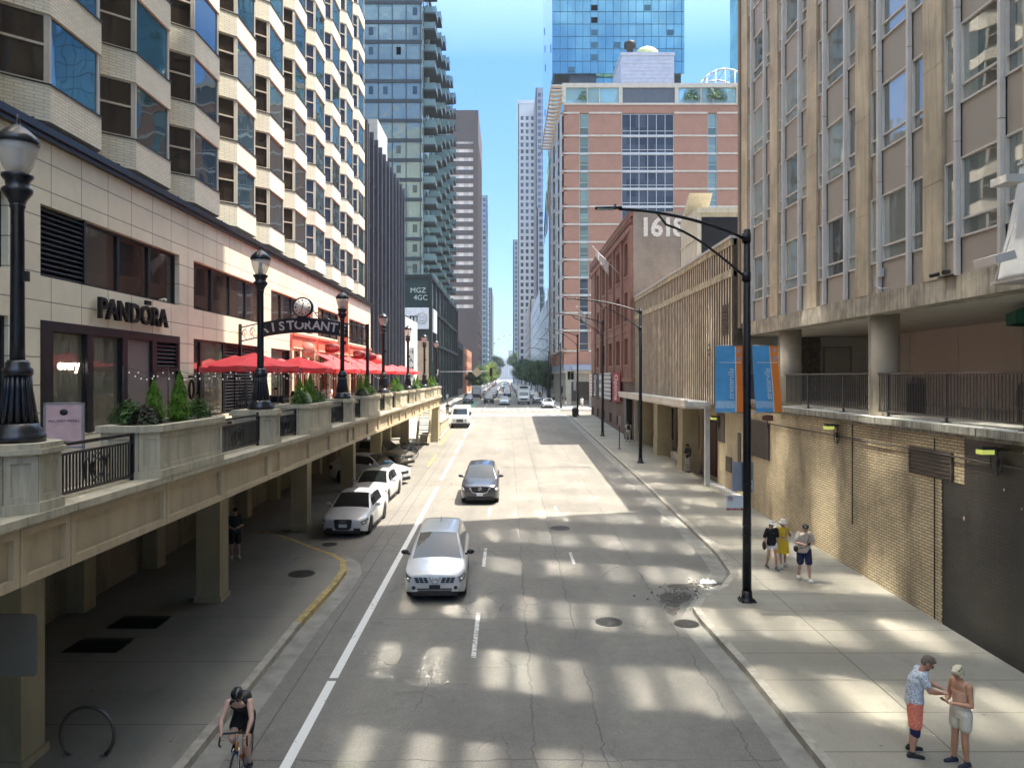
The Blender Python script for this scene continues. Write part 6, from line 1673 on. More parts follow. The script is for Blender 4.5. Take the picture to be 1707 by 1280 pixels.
# bus stop sign, trash bin, boxes
t = thing('bus_stop_sign', 'narrow white topped sign post on the right pavement before the warehouse', 'sign', (8.57, 58.5, gz(58.5)+.15))
g = MB(); g.cyl((0, 0, 0), (0, 0, 2.6), .035, n=8); g.box(-.15, .15, -.15, .15, 0, .03); g.build('post', M_pole, t); g = MB(); g.box(-.06, .06, -.02, .02, 1.75, 2.55); g.build('plate', M_plate, t)
t = thing('litter_bin', 'black litter bin beside the corner light pole', 'bin', (8.0, 90.6, gz(90)+.15)); g = MB(); g.lathe([(.28, 0), (.34, .9), (.36, .95), (.34, 1.0)], n=14); g.build('bin', M_dk, t); g = MB(); g.lathe([(.3, 1.0), (.2, 1.2), (.05, 1.25)], n=14); g.build('litter', M_wht, t)
# traffic signals
def sig_head(mb, x, y, z):
    mb.box(x-.17, x+.17, y-.12, y+.12, z-.5, z+.5)
    for i in (-1, 0, 1): mb.cyl((x, y-.12, z+i*.32), (x, y-.32, z+i*.32), .12, n=10, caps=False)
t = thing('traffic_signal', 'traffic signal pole with a long mast arm and diamond sign at the left corner', 'traffic signal', (-8.3, 92.0, gz(92)+.15))
g = MB(); g.lathe([(.2, 0), (.12, .3), (.09, 5.6)], n=10); g.build('pole', M_pole, t)
g = MB(); g.cyl((0, 0, 5.3), (6.6, 0, 5.35), .05, n=8); g.build('mast_arm', M_rim, t)
g = MB(); g.prism([(0, -.62), (.62, 0), (0, .62), (-.62, 0)], -.02, .02, M=Matrix(((1,0,0,4.7),(0,0,1,-.08),(0,1,0,5.25),(0,0,0,1)))); g.build('diamond_sign', pm('tan_sign_back', (.42, .36, .24), .5), t)
g = MB(); sig_head(g, 6.4, 0, 5.25); g.build('signal_head', M_dk, t)
t = thing('traffic_signal', 'cluster of black signal heads on the right corner light pole', 'traffic signal', (8.5, 92.1, gz(92)+4.8))
g = MB(); sig_head(g, -1.05, 0, .2); sig_head(g, -.65, .1, .2); g.build('signal_head', M_dk, t); g = MB(); g.cyl((-1.0, 0, .55), (0, 0, .55), .04, n=6); g.box(-.5, -.2, -.03, .03, -1.6, .3); g.build('bracket', M_wht, t)
t = thing('traffic_signal', 'pedestrian signal post on the far right corner of the crossing', 'traffic signal', (7.9, 110.5, gz(110)+.15)); g = MB(); g.cyl((0, 0, 0), (0, 0, 3.2), .06, n=8); sig_head(g, 0, -.1, 2.8); g.build('signal_head', M_dk, t)
# left: blank sign, rack, stone block, pier, stair
t = thing('blank_sign', 'grey blank back of a rounded sign on a dark post at the lower left edge', 'sign', (-6.28, 9.4, 0))
g = MB(); 
P8 = []
for cx, cz_, a0 in ((.33, .33, 0), (-.33, .33, 90), (-.33, -.33, 180), (.33, -.33, 270)):
    for q in range(4): a = R(a0+q*30); P8.append((cx*1.15+.05*math.cos(a), cz_+.05*math.sin(a)))
g.prism(P8, -.01, .01, M=Matrix(((1,0,0,.10),(0,0,1,0),(0,1,0,3.72),(0,0,0,1)))); g.build('plate', pm('dull_grey_plate', (.16, .15, .125), .5, var=.1), t)
g = MB(); g.box(-.02, .05, -.06, -.012, .0, 4.1); g.box(-.10, -.02, -.05, -.02, 2.0, 2.55); g.build('post', M_pole, t)
t = thing('bike_rack', 'curved steel hoop bicycle rack on the shaded left pavement', 'bike rack', (-7.27, 13.3, gz(13.3)+.15))
g = MB(); g.tube([(.47*math.cos(R(a)), 0, .36+.47*math.sin(R(a))) for a in range(-48, 229, 12)], .032, 10); g.build('hoop', pm('scuffed_steel', (.16, .15, .13), .35, .7), t)
g = MB(); 
for s_ in (-1, 1): g.box(s_*.32-.07, s_*.32+.07, -.06, .06, 0, .012)
g.build('foot_plate', M_rim, t)
t = thing('stone_bollard', 'squat stone block with pyramid cap and round relief past the parked cars', 'bollard', (-6.7, 63.0, gz(63)))
g = MB(); g.box(-.38, .38, -.38, .38, 0, .72); g.add([(-.44, -.44, .72), (.44, -.44, .72), (.44, .44, .72), (-.44, .44, .72), (-.44, -.44, .78), (.44, -.44, .78), (.44, .44, .78), (-.44, .44, .78), (0, 0, 1.02)], [(3,2,1,0), (0,1,5,4), (1,2,6,5), (2,3,7,6), (3,0,4,7), (4,5,8), (5,6,8), (6,7,8), (7,4,8)])
g.tube([(.17*math.cos(a*.3927), -.385, .36+.17*math.sin(a*.3927)) for a in range(16)], .03, 6, closed=True); g.build('block', M_planter, t)
t = thing('end_pier', 'tall tan concrete pier closing the far end of the terrace beside the van', 'pier', (-6.15, 65.6, gz(65)))
g = MB(); g.box(-.35, .35, -.9, .9, 0, 2.9); g.box(-.3, .3, -.9, .9, 2.9, 4.3); g.box(-.42, .42, -1, 1, 2.85, 2.98); g.build('pier', M_column, t)
g = MB(); g.box(-.3, .3, 2, 12, 0, 1.4); g.box(-.36, .36, 1.9, 12.1, 1.4, 1.5); g.build('low_wall', M_planter, t)
t = thing('concrete_stair', 'slanted concrete stair flight dropping from the far end of the terrace', 'staircase', (-7.2, 62.3, gz(62)))
g = MB()
for x in (-.2, .75): g.add([(x, -.25, .2), (x+.16, -.25, .2), (x+.16, 2.6, 3.7), (x, 2.6, 3.7), (x, .15, .1), (x+.16, .15, .1), (x+.16, 2.95, 3.5), (x, 2.95, 3.5)], [(0,1,2,3), (7,6,5,4), (0,4,5,1), (2,6,7,3), (1,5,6,2), (0,3,7,4)])
g.build('stringer', M_column, t)
g = MB()
for i in range(18): g.box(-.04, .75, -.1+i*.155, .2+i*.155, .2+i*.19, .26+i*.19)
g.build('step_flight', M_planter, t)
g = MB(); g.lathe([(.75, 0), (.75, 1.5)], (-2.2, .5, .6), 20); g.build('drum', M_column, t)
g = MB(); g.add([(-3.4, -1.2, 1.5), (-3.4, -.9, 1.5), (-1.6, .6, 2.6), (-1.6, .3, 2.6), (-3.4, -1.2, 1.3), (-3.4, -.9, 1.3), (-1.6, .6, 2.4), (-1.6, .3, 2.4)], [(0,3,2,1), (4,5,6,7), (0,1,5,4), (1,2,6,5), (2,3,7,6), (3,0,4,7)]); g.build('brace', M_column, t)
# bicycles parked by the column
def bicycle(label, loc, rz, col, group=None, upright=True):
    t = thing('bicycle', label, 'bicycle', loc, rz, group)
    for y, nm_ in ((-.5, 'front_wheel'), (.5, 'rear_wheel')):
        g = MB(); g.tube([(0, y+.33*math.cos(a*.2618), .34+.33*math.sin(a*.2618)) for a in range(24)], .018, 6, closed=True)
        o = g.build(nm_, M_tyre, t)
        g = MB(); g.tube([(0, y+.30*math.cos(a*.2618), .34+.30*math.sin(a*.2618)) for a in range(24)], .009, 5, closed=True)
        for a in range(14): g.cyl((.03*(-1)**a, y, .34), (0, y+.30*math.cos(a*.449), .34+.30*math.sin(a*.449)), .0025, n=3, caps=False)
        g.cyl((-.05, y, .34), (.05, y, .34), .02, n=8); g.build('rim', M_rim, o)
    g = MB(); bb = (0, .08, .30); st = (0, .20, .82); hd = (0, -.30, .84); hb = (0, -.34, .68); rx = (0, .5, .34)
    for a, b, r_ in ((bb, st, .017), (st, hd, .016), (bb, hb, .02), (hd, hb, .02)): g.cyl(a, b, r_, n=8)
    for s_ in (-1, 1):
        g.cyl((s_*.03, .1, .30), (s_*.06, .5, .34), .009, n=6); g.cyl((s_*.02, .2, .78), (s_*.06, .5, .34), .008, n=6)
    g.build('frame', col, t)
    g = MB()
    for s_ in (-1, 1): g.tube([(s_*.035, -.34, .70), (s_*.05, -.36, .66), (s_*.05, -.5, .34)], .012, 6)
    g.cyl((0, -.33, .69), (0, -.30, .93), .015, n=8); g.build('fork', M_rim if col is not M_orange else M_chrome, t)
    g = MB(); g.tube([(-.21, -.50, .80), (-.215, -.56, .86), (-.21, -.52, .95), (-.19, -.42, .97), (0, -.38, .96), (.19, -.42, .97), (.21, -.52, .95), (.215, -.56, .86), (.21, -.50, .80)], .016, 6); g.build('handlebar', M_plast, t)
    g = MB(); g.ell((0, .24, .93), (.06, .13, .03), 12, 6); g.cyl((0, .2, .8), (0, .22, .92), .013, n=6); g.build('saddle', M_plast, t)
    g = MB(); g.lathe([(.09, -.008), (.09, .008)], n=20, M=Matrix.Translation((.05, .08, .30)) @ Matrix.Rotation(R(90), 4, 'Y')); g.cyl((.06, .08, .30), (.075, .06, .13), .01, n=6); g.cyl((-.06, .08, .30), (-.075, .10, .47), .01, n=6)
    g.box(.07, .15, .02, .10, .115, .14); g.box(-.15, -.07, .06, .14, .46, .485); g.build('crank', M_rim, t)
    return t
M_orange = pm('orange_bike_frame', (.75, .25, .03), .3, .2, var=.05, coat=.6)
bicycle('dark parked bicycle nearest the nose of the grey parked suv', (-7.0, 54.2, gz(54)), R(70), M_pole, 'bicycles parked by the terrace column')
bicycle('silver parked bicycle behind the dark one by the terrace column', (-7.2, 55.4, gz(55)), R(64), M_rim, 'bicycles parked by the terrace column')
# terrace things on the right
t = thing('trash_can', 'ribbed dark metal trash can with a domed top behind the terrace railing', 'trash can', (12.9, 24.2, 5.84))
g = MB(); g.lathe([(.25, 0), (.26, .02), (.26, .95)], n=20)
for i in range(20): a = i*.314; g.box(.26, .285, -.02, .02, .04, .93, M=Matrix.Rotation(a, 4, 'Z'))
g.build('can', M_dk, t); g = MB(); g.lathe([(.29, .93), (.30, .98), (.22, 1.10), (.08, 1.16)], n=20); g.build('lid', M_rail, t)
t = thing('covered_equipment', 'black plastic covered equipment behind the railing at the right edge', 'equipment', (12.9, 18.6, 5.84))
g = MB(); rr = []
for z, w_ in ((0.35, .42), (.45, .5), (.8, .52), (1.0, .46), (1.05, .3)):
    rr.append([(w_*math.cos(a*.5236)*(1+.08*math.sin(a*3+z*9)), w_*.8*math.sin(a*.5236)*(1+.08*math.cos(a*2+z*7)), z) for a in range(12)])
g.loft(rr); g.box(-.3, -.26, -.3, -.26, 0, .4); g.box(.26, .3, .26, .3, 0, .4); g.box(-.3, -.26, .26, .3, 0, .4); g.box(.26, .3, -.3, -.26, 0, .4); g.build('cover', M_dk, t)
t = thing('green_parasol', 'edge of a dark green parasol over the terrace at the right edge', 'parasol', (14.75, 20.0, 5.84)); t.scale = (1, 1, 1.15)
g = MB(); n = 8; V = [(0, 0, 3.05)]+[(1.5*math.cos(a*.785), 1.5*math.sin(a*.785), 2.5) for a in range(8)]+[(1.5*math.cos(a*.785), 1.5*math.sin(a*.785), 2.22) for a in range(8)]
g.add(V, [(0, 1+a, 1+(a+1) % 8) for a in range(8)]+[(1+a, 9+a, 9+(a+1) % 8, 1+(a+1) % 8) for a in range(8)]); g.build('canopy', pm('dark_green_canvas', (.01, .13, .08), .7), t)
g = MB(); g.cyl((0, 0, 0), (0, 0, 3.0), .03, n=8); g.lathe([(.3, 0), (.3, .06)], n=16); g.build('pole', M_rim, t)
# ---------------------------------------------------------------- vegetation
L_thuja = leafm('thuja_leaves', (.07, .17, .012), (.16, .30, .03)); L_bush = leafm('bush_leaves', (.035, .09, .02), (.10, .19, .04)); L_dark = leafm('purple_leaves', (.035, .02, .022), (.06, .08, .03))
L_tree = leafm('tree_leaves', (.025, .06, .018), (.06, .12, .03)); L_lime = leafm('lime_tree_leaves', (.13, .20, .03), (.22, .30, .06)); L_pale = leafm('pale_flowers', (.35, .45, .25), (.6, .62, .5))
M_bark = pm('bark', (.09, .07, .05), .9)
def leaf(mb, p, nrm, s, asp=.5):
    n = Vector(nrm).normalized(); a = n.orthogonal().normalized(); a = Matrix.Rotation(random.uniform(0, 6.28), 3, n) @ a; b = n.cross(a)
    p = Vector(p); k = len(mb.v)
    mb.v += [tuple(p-a*s), tuple(p-b*s*asp+n*s*.2), tuple(p+a*s), tuple(p+b*s*asp+n*s*.2)]; mb.f.append([k, k+1, k+2, k+3]); mb.m.append(0); mb.sm.append(False)
def conifer_mesh(H, rad, n=2600):
    g = MB()
    for i in range(n):
        z = H*(random.random()**1.25); a = random.uniform(0, 6.283)
        rr = rad*(1-z/H)**.75*(.72+.28*math.sin(a*5+z*9)*math.sin(a*3-z*14))*min(1, .55+z/H*3)*random.uniform(.72, 1.06)
        leaf(g, (rr*math.cos(a), rr*math.sin(a), z+.03), (math.cos(a), math.sin(a), random.uniform(.1, 1.0)), random.uniform(.018, .036)*(H/.85), .35)
    return g.mesh('foliage', L_thuja)
def bush_mesh(rad, h, mat, n=1100, s=.035):
    g = MB()
    for i in range(n):
        a = random.uniform(0, 6.283); t_ = random.random()**.6*1.45; rr = rad*(.8+.2*math.sin(a*3+1)+.12*math.sin(a*7))*random.uniform(.6, 1.05)
        p = (rr*math.sin(t_)*math.cos(a), rr*math.sin(t_)*math.sin(a), h*math.cos(t_)*random.uniform(.65, 1.05)+.02)
        leaf(g, p, (p[0], p[1], p[2]+.1), random.uniform(.6, 1.2)*s, .55)
    return g.mesh('foliage', mat)
random.seed(17)
con = [conifer_mesh(.86, .27), conifer_mesh(.72, .30)]; bus = [bush_mesh(.34, .42, L_bush), bush_mesh(.32, .34, L_dark, 900, .045), bush_mesh(.30, .40, L_pale, 700, .03)]
def plant(nm, me, loc, label, group, rz=0, sc=1.0, h=.5):
    t = thing(nm, label, 'shrub', loc, rz, group); t.scale = (sc, sc, sc); link('foliage', me, t); g = MB(); g.cyl((0, 0, -.05), (0, 0, h), .018, .008, 6); g.build('stem', M_bark, t); return t
pw = ['first', 'second', 'third', 'fourth', 'fifth', 'sixth', 'last']
for k in range(7):
    yc = 13.22+9*k if k < 6 else 60.9; m_ = 1 if k < 6 else .5; w_ = pw[k]
    plant('conifer_shrub', con[0], (-5.78, yc+.35*m_, 6.2), 'tall bright green cone shaped conifer in the %s terrace planter' % w_, 'small conifers in the planters', k, 1.0)
    if k < 6: plant('conifer_shrub', con[1], (-5.88, yc-.42, 6.2), 'shorter pointed conifer nearer the camera in the %s terrace planter' % w_, 'small conifers in the planters', k*2, 1.0)
    if k in (0, 1): plant('conifer_shrub', con[0], (-6.0, yc+.72, 6.2), 'rear conifer at the far end of the %s terrace planter' % w_, 'small conifers in the planters', k*3+1, .82)
    plant('leafy_shrub', bus[0], (-5.74, yc+1.05*m_, 6.2), 'round leafy green shrub at the far end of the %s terrace planter' % w_, 'low shrubs in the planters', k, .95)
    if k < 6: plant('leafy_shrub', bus[1 if k in (0, 2) else 0], (-5.72, yc-1.05, 6.2), ('dark purple leaved shrub at the near end of the %s terrace planter' if k in (0, 2) else 'bushy green shrub at the near end of the %s terrace planter') % w_, 'low shrubs in the planters', k+1, .95)
    if k in (1, 2, 4): plant('leafy_shrub', bus[2], (-5.85, yc+.05, 6.2), 'pale flowering shrub in the middle of the %s terrace planter' % w_, 'low shrubs in the planters', k, .9)
plant('leafy_shrub', bus[0], (-6.05, 12.3, 6.2), 'spreading green shrub hanging over the first planter by the railing', 'low shrubs in the planters', 1, 1.0)
def tree_mesh(H, rad, mat, n=5200, seed=1):
    random.seed(seed); g = MB(); cl = []
    for i in range(26):
        a = random.uniform(0, 6.283); q = random.random(); z = H*(.38+.58*q); rr = rad*math.sin(math.pi*min(.97, .22+.72*q))*random.uniform(.25, .95)
        cl.append((rr*math.cos(a), rr*math.sin(a), z, rad*random.uniform(.26, .46)))
    for i in range(n):
        c = random.choice(cl); v = Vector((random.gauss(0, 1), random.gauss(0, 1), random.gauss(0, .8))).normalized()*c[3]*random.uniform(.55, 1.1)
        leaf(g, (c[0]+v.x, c[1]+v.y, c[2]+v.z), (v.x, v.y, v.z+.5), random.uniform(.12, .24), .6)
    t = MB(); t.tube([(0, 0, 0), (.05, 0, H*.2), (0, .05, H*.45), (0, 0, H*.7)], [.17, .14, .10, .04], 8)
    for c in cl[::3]: t.tube([(0, 0, H*.32), (c[0]*.5, c[1]*.5, (H*.32+c[2])*.5+.2), (c[0], c[1], c[2])], [.07, .045, .015], 5)
    return g.mesh('crown', mat), t.mesh('trunk', M_bark)
TM = [tree_mesh(9.5, 3.2, L_tree, seed=1), tree_mesh(8.2, 2.8, L_tree, seed=2), tree_mesh(7.5, 3.0, L_lime, seed=3)]
def tree(k, x, y, lab, sc=1.0, group='street trees far along the street'):
    t = thing('street_tree', lab, 'tree', (x, y, gz(y)+.1), random.uniform(0, 6), group); t.scale = (sc, sc, sc); link('crown', TM[k][0], t); link('trunk', TM[k][1], t)
names = ['first', 'second', 'third', 'fourth', 'fifth', 'sixth', 'seventh', 'eighth', 'ninth', 'tenth', 'eleventh', 'twelfth', 'thirteenth']
for i, (x, y, k, s_) in enumerate(((9.0, 160, 0, .92), (9.2, 174, 1, 1.15), (8.8, 190, 0, 1.05), (8.3, 207, 1, 1.15), (8.6, 226, 0, 1.15), (8.0, 250, 1, 1.3), (8.2, 280, 0, 1.3), (7.8, 315, 1, 1.5), (8.5, 360, 0, 1.6), (8, 420, 1, 2.0), (7, 520, 0, 2.6))):
    tree(k, x, y, 'dark green street tree, %s from the crossing along the right pavement' % names[i], s_*.85)
for i, (x, y, k, s_) in enumerate(((-9.6, 215, 0, .85), (-9.2, 238, 1, 1.0), (-9.4, 262, 0, 1.1), (-8.8, 300, 2, 1.25), (-8.6, 335, 2, 1.5), (-8.2, 380, 2, 1.8), (-8.6, 450, 2, 2.1), (-8, 560, 0, 2.6))):
    tree(k, x, y, ('lime green' if k == 2 else 'dark green')+' street tree, %s from the crossing along the left pavement' % names[i], s_*.8)
for i, (x, y, z, s_) in enumerate(((12.6, 126.6, 51.6, 3.6), (14.4, 126.8, 51.6, 3.0), (30.5, 126.5, 51.6, 4.0), (32.6, 126.6, 51.6, 4.4), (35.0, 126.5, 51.6, 4.2))):
    plant('roof_shrub', bus[0], (x, y, z), 'green shrub on the roof terrace of the brick hotel, %s from the left' % names[i], 'shrubs on the hotel roof terrace', i, s_ * 1.8)

# ---------------------------------------------------------------- terrace cafe
def umbrella():
    t = thing('cafe_umbrella', '', 'umbrella', (0, 0, 0), 0, 'red umbrellas on the cafe terrace')
    g = MB(); n = 8; ra = 1.5
    V = [(0, 0, 2.5)]; 
    for r_, z in ((.55, .2), (1, 0)):
        for a in range(16):
            k = 1 if a % 2 == 0 else .925; V.append((ra*r_*k*math.cos(a*.3927), ra*r_*k*math.sin(a*.3927), 2.02+.48*(1-r_)*1.0+(.03 if a % 2 == 0 else -.0)*r_))
    for a in range(16):
        k = 1 if a % 2 == 0 else .925; V.append((ra*k*math.cos(a*.3927), ra*k*math.sin(a*.3927), 1.86+.03*(a % 2)))
    F_ = [(0, 1+a, 1+(a+1) % 16) for a in range(16)]
    for r_ in range(2): F_ += [(1+r_*16+a, 17+r_*16+a, 17+r_*16+(a+1) % 16, 1+r_*16+(a+1) % 16) for a in range(16)]
    g.add(V, F_); g.build('canopy', M_redawn, t)
    g = MB(); g.cyl((0, 0, 0), (0, 0, 2.5), .022, n=8); g.ell((0, 0, 2.56), (.03, .03, .06), 8, 6); g.build('pole', M_dk, t)
    g = MB()
    for a in range(8): g.cyl((0, 0, 2.42), (1.42*math.cos(a*.785), 1.42*math.sin(a*.785), 2.0), .012, n=5)
    g.build('rib', M_dk, t); g = MB(); g.lathe([(.28, 0), (.28, .06), (.05, .1), (.04, .3)], n=16); g.build('base', M_dk, t); return t
u0 = umbrella(); u0['label'] = 'red cafe umbrella nearest the camera, left of the second lamp post'; u0.location = (-8.35, 25.3, 5.3)
us_ = [(-10.0, 28.2), (-8.2, 30.2), (-9.9, 33.6), (-8.0, 35.4), (-9.7, 38.6), (-7.9, 40.6), (-9.4, 44), (-7.7, 46.4), (-7.6, 50.8), (-7.6, 55.2), (-8.9, 59)]
for i, (x, y) in enumerate(us_): dup(u0, (x, y, 5.3), i*.37, label='red cafe umbrella, %s from the camera among the row on the terrace' % names[i+1], scale=(.88, .88, 1))
def table_set():
    t = thing('cafe_table', '', 'table', (0, 0, 0), 0, 'cafe tables under the umbrellas')
    g = MB(); g.lathe([(.38, .72), (.40, .73), (.40, .75), (.38, .76)], n=20); g.build('tabletop', M_rim, t); g = MB(); g.cyl((0, 0, 0), (0, 0, .72), .03, n=8); g.lathe([(.22, 0), (.22, .03)], n=16); g.build('leg', M_dk, t); return t
def chair():
    t = thing('cafe_chair', '', 'chair', (0, 0, 0), 0, 'black cafe chairs on the terrace')
    g = MB(); g.box(-.2, .2, -.2, .2, .43, .46); g.build('seat', M_dk, t)
    g = MB(); g.tube([(-.19, .19, .45), (-.19, .24, .85), (-.1, .25, .9), (.1, .25, .9), (.19, .24, .85), (.19, .19, .45)], .014, 6)
    for i in range(4): g.cyl((-.12+.08*i, .2, .46), (-.12+.08*i, .25, .88), .008, n=5)
    g.build('backrest', M_dk, t)
    for sx in (-1, 1):
        for sy in (-1, 1): g = MB(); g.cyl((sx*.18, sy*.18, .43), (sx*.2, sy*.21, 0), .013, n=6); g.build('leg', M_dk, t)
    return t
tb = table_set(); ch = chair(); first = True
for i, (x, y) in enumerate([(-8.35, 25.3)]+us_[:9]):
    x += .55; lb = 'round cafe table beneath the %s red umbrella' % names[i]
    if i == 0: tb.location = (x, y, 5.3); tb['label'] = lb
    else: dup(tb, (x, y, 5.3), label=lb)
    for s_ in (-1, 1):
        lb = 'black cafe chair on the %s side of the %s table' % ('near' if s_ < 0 else 'far', names[i])
        if first: ch.location = (x, y+s_*.62, 5.3); ch.rotation_euler = (0, 0, math.pi); ch['label'] = lb; first = False
        else: dup(ch, (x, y+s_*.62, 5.3), math.pi if s_ < 0 else 0, label=lb)
# arch sign with clock
A = thing('restaurant_arch_sign', 'black arched iron sign reading Ristorante with a round clock on top', 'sign', (-8.6, 32.4, 5.3))
def az(q): return 8.77+.40*math.sin(math.pi*q)-5.3
def ax(q): return -2.7+5.4*q
g = MB(); V = []
for i in range(25):
    q = .16+.69*i/24
    for y in (-.03, .03): V += [(ax(q), y, az(q)-.29), (ax(q), y, az(q)+.29)]
F_ = []
for i in range(24):
    a = i*4; F_ += [(a, a+4, a+5, a+1), (a+2, a+3, a+7, a+6), (a, a+2, a+6, a+4), (a+1, a+5, a+7, a+3)]
F_ += [(0, 1, 3, 2), (96, 98, 99, 97)]
g.add(V, F_); g.build('plate', M_black, A)
g = MB()
for dz in (-.29, .29): g.tube([(ax(i/30), 0, az(i/30)+dz) for i in range(31)], .028, 6)
for q0 in (.04, .10, .89, .95):
    g.tube([(ax(q0)+.13*(1-a/14)*math.cos(a*.6), 0, az(q0)+.2*(1-a/16)*math.sin(a*.6)) for a in range(14)], .012, 5)
    g.tube([(ax(q0)+.12, 0, az(q0)-.27), (ax(q0)-.1, 0, az(q0)), (ax(q0)+.1, 0, az(q0)+.27)], .012, 5)
for s_ in (-1, 1):
    g.tube([(s_*(1.05-.03*a+.16*math.cos(a*.55)*(1-a/22)), 0, 3.98+.025*a+.15*math.sin(a*.55)*(1-a/22)) for a in range(20)], .02, 6)
    g.tube([(s_*1.3, 0, 3.95), (s_*.9, 0, 4.02), (s_*.6, 0, 4.25), (s_*.42, 0, 4.5)], .02, 6)
g.build('scroll_ironwork', M_black, A)
for s_ in (-2.66, 2.72): g = MB(); g.box(s_-.06, s_+.06, -.06, .06, 0 if s_ > 0 else 1.9, 3.92); g.build('post', M_black, A)
M_silv = pm('silver_letters', (.55, .55, .53), .35, .4, var=.05)
for i, ch_ in enumerate('RISTORANTE'):
    q = .20+.61*i/9; sl_ = -math.atan(.40*math.pi*math.cos(math.pi*q)/5.4)
    Mx = M_ny(ax(q), -.036, az(q)) @ Matrix.Rotation(-sl_, 4, 'Z'); textmesh(ch_, .52, .012, M_silv, 'letter', A, Mx, offset=.012)
g = MB(); g.lathe([(.40, -.09), (.43, -.11), (.43, .11), (.40, .09)], n=32, M=Matrix.Translation((0, 0, 4.62)) @ Matrix.Rotation(R(90), 4, 'X')); ck = g.build('clock', M_black, A)
g = MB(); g.lathe([(.365, .105), (.365, .122)], n=32, M=Matrix.Translation((0, 0, 4.62)) @ Matrix.Rotation(R(90), 4, 'X')); g.build('dial', pm('ivory_dial', (.62, .60, .54), .4), ck)
g = MB()
for i in range(12):
    a = i*math.pi/6; Mx = Matrix.Translation((0, -.126, 4.62)) @ Matrix.Rotation(a, 4, 'Y'); g.box(-.015 if i % 3 else -.03, .015 if i % 3 else .03, -.002, .002, .25, .33, M=Mx)
for a, l_, w_ in ((R(200), .30, .012), (R(15), .2, .018)): g.box(-w_, w_, -.004, .0, -.04, l_, M=Matrix.Translation((0, -.128, 4.62)) @ Matrix.Rotation(a, 4, 'Y'))
g.build('hands_and_numerals', M_letter, ck)
g = MB(); g.box(-.25, .25, -.05, .05, 3.98, 4.22); g.build('clock_bracket', M_black, A)
# restaurant signs, awnings, banner, string lights
M_pinks = pm('pink_sign_face', (.62, .22, .18), .5); M_maroon = pm('maroon_sign_face', (.12, .012, .015), .45)
def rsign(y, x, z, rx, rz_, m_, txt, label, c2):
    t = thing('hanging_sign', label, 'sign', (x, y, z), 0, 'signs hanging on the restaurant front')
    Mx = Matrix.Rotation(R(90), 4, 'X'); g = MB(); g.lathe([(rx, -.04), (rx, .04)], n=28, M=Matrix.Diagonal((1, 1, rz_/rx, 1)) @ Mx); g.build('board', m_, t)
    g = MB(); g.tube([(rx*.93*math.cos(a*.2244), -.045, rz_*.93*math.sin(a*.2244)) for a in range(28)], .014, 5, closed=True); g.build('rim', c2, t)
    if txt: textmesh(txt, rz_*.75, .004, c2, 'lettering', t, M_ny(0, -.045, 0))
    g = MB(); g.cyl((rx, 0, rz_+.08), (-rx*1.3, 0, rz_+.08), .015, n=5); g.build('bracket', M_dk, t)
rsign(42.0, -10.9, 8.45, .42, .42, M_pinks, 'PIZZA', 'round pink hanging sign at the start of the coral restaurant front', M_creamtrim)
rsign(44.6, -10.8, 7.62, .5, .2, M_dk, None, 'small dark oval hanging sign below the round pink sign', M_pinks)
rsign(47.2, -10.8, 8.75, .58, .32, M_maroon, 'RISTORANTE', 'maroon oval hanging sign nearest the camera on the restaurant front', M_pinks)
rsign(55.8, -10.8, 8.6, .58, .34, M_maroon, 'BAR', 'maroon oval hanging sign reading Bar over the awnings', M_pinks)
rsign(60.0, -10.7, 8.55, .55, .34, M_maroon, None, 'farthest maroon oval hanging sign on the restaurant front', M_pinks)
rsign(61.9, -10.4, 8.3, .5, .5, M_pinks, None, 'pink ring shaped sign at the far end of the restaurant front', M_dk)
t = thing('vertical_banner', 'tall coral and white vertical banner on the restaurant front', 'banner', (-10.75, 50.3, 8.6)); g = MB(); g.box(-.32, .05, -.03, .03, 0, 3.4); g.build('white_half', M_creamtrim, t); g = MB(); g.box(.052, .36, -.03, .03, 0, 3.4); g.build('coral_half', M_coral, t)
for i, (a, b) in enumerate(((44.8, 49.2), (50.8, 54.6), (55.4, 59), (59.5, 63))):
    t = thing('awning', 'red canvas awning, %s from the camera along the restaurant front' % names[i], 'awning', (-11.15, (a+b)/2, 7.4), 0, 'red awnings on the restaurant front')
    h_ = (b-a)/2; g = MB(); g.add([(0, -h_, .95), (0, h_, .95), (1.7, h_, .15), (1.7, -h_, .15), (1.7, h_, -.12), (1.7, -h_, -.12), (0, -h_, .92), (0, h_, .92), (1.66, h_, .12), (1.66, -h_, .12)], [(0, 3, 2, 1), (3, 5, 4, 2), (6, 7, 8, 9), (0, 6, 9, 3), (1, 2, 8, 7)])
    g.build('canvas', M_redawn, t); g = MB(); g.cyl((0, -h_+.1, .1), (1.6, -h_+.1, .12), .015, n=6); g.cyl((0, h_-.1, .1), (1.6, h_-.1, .12), .015, n=6); g.build('arm', M_dk, t)
t = thing('string_lights', 'strings of small white bulbs on posts around the cafe tables', 'lights', (-7.2, 30, 5.3))
g = MB(); pts_ = [(-.0, -8.8), (.1, -6.2), (0, -3.2), (.1, .2), (0, 3.5), (.1, 7), (0, 11), (.1, 15)]
for (x, y) in pts_+[(x-3.4, y) for x, y in pts_[:4]]:
    g = MB(); g.cyl((x, y, 0), (x, y, 2.0), .018, n=6); g.build('post', M_dk, t)
bb = MB(); bb.ell((0, 0, 0), (.020, .020, .026), 8, 6); bme = bb.mesh('bulb', emit('white_bulb', (.6, .57, .5), .12)); wr = MB()
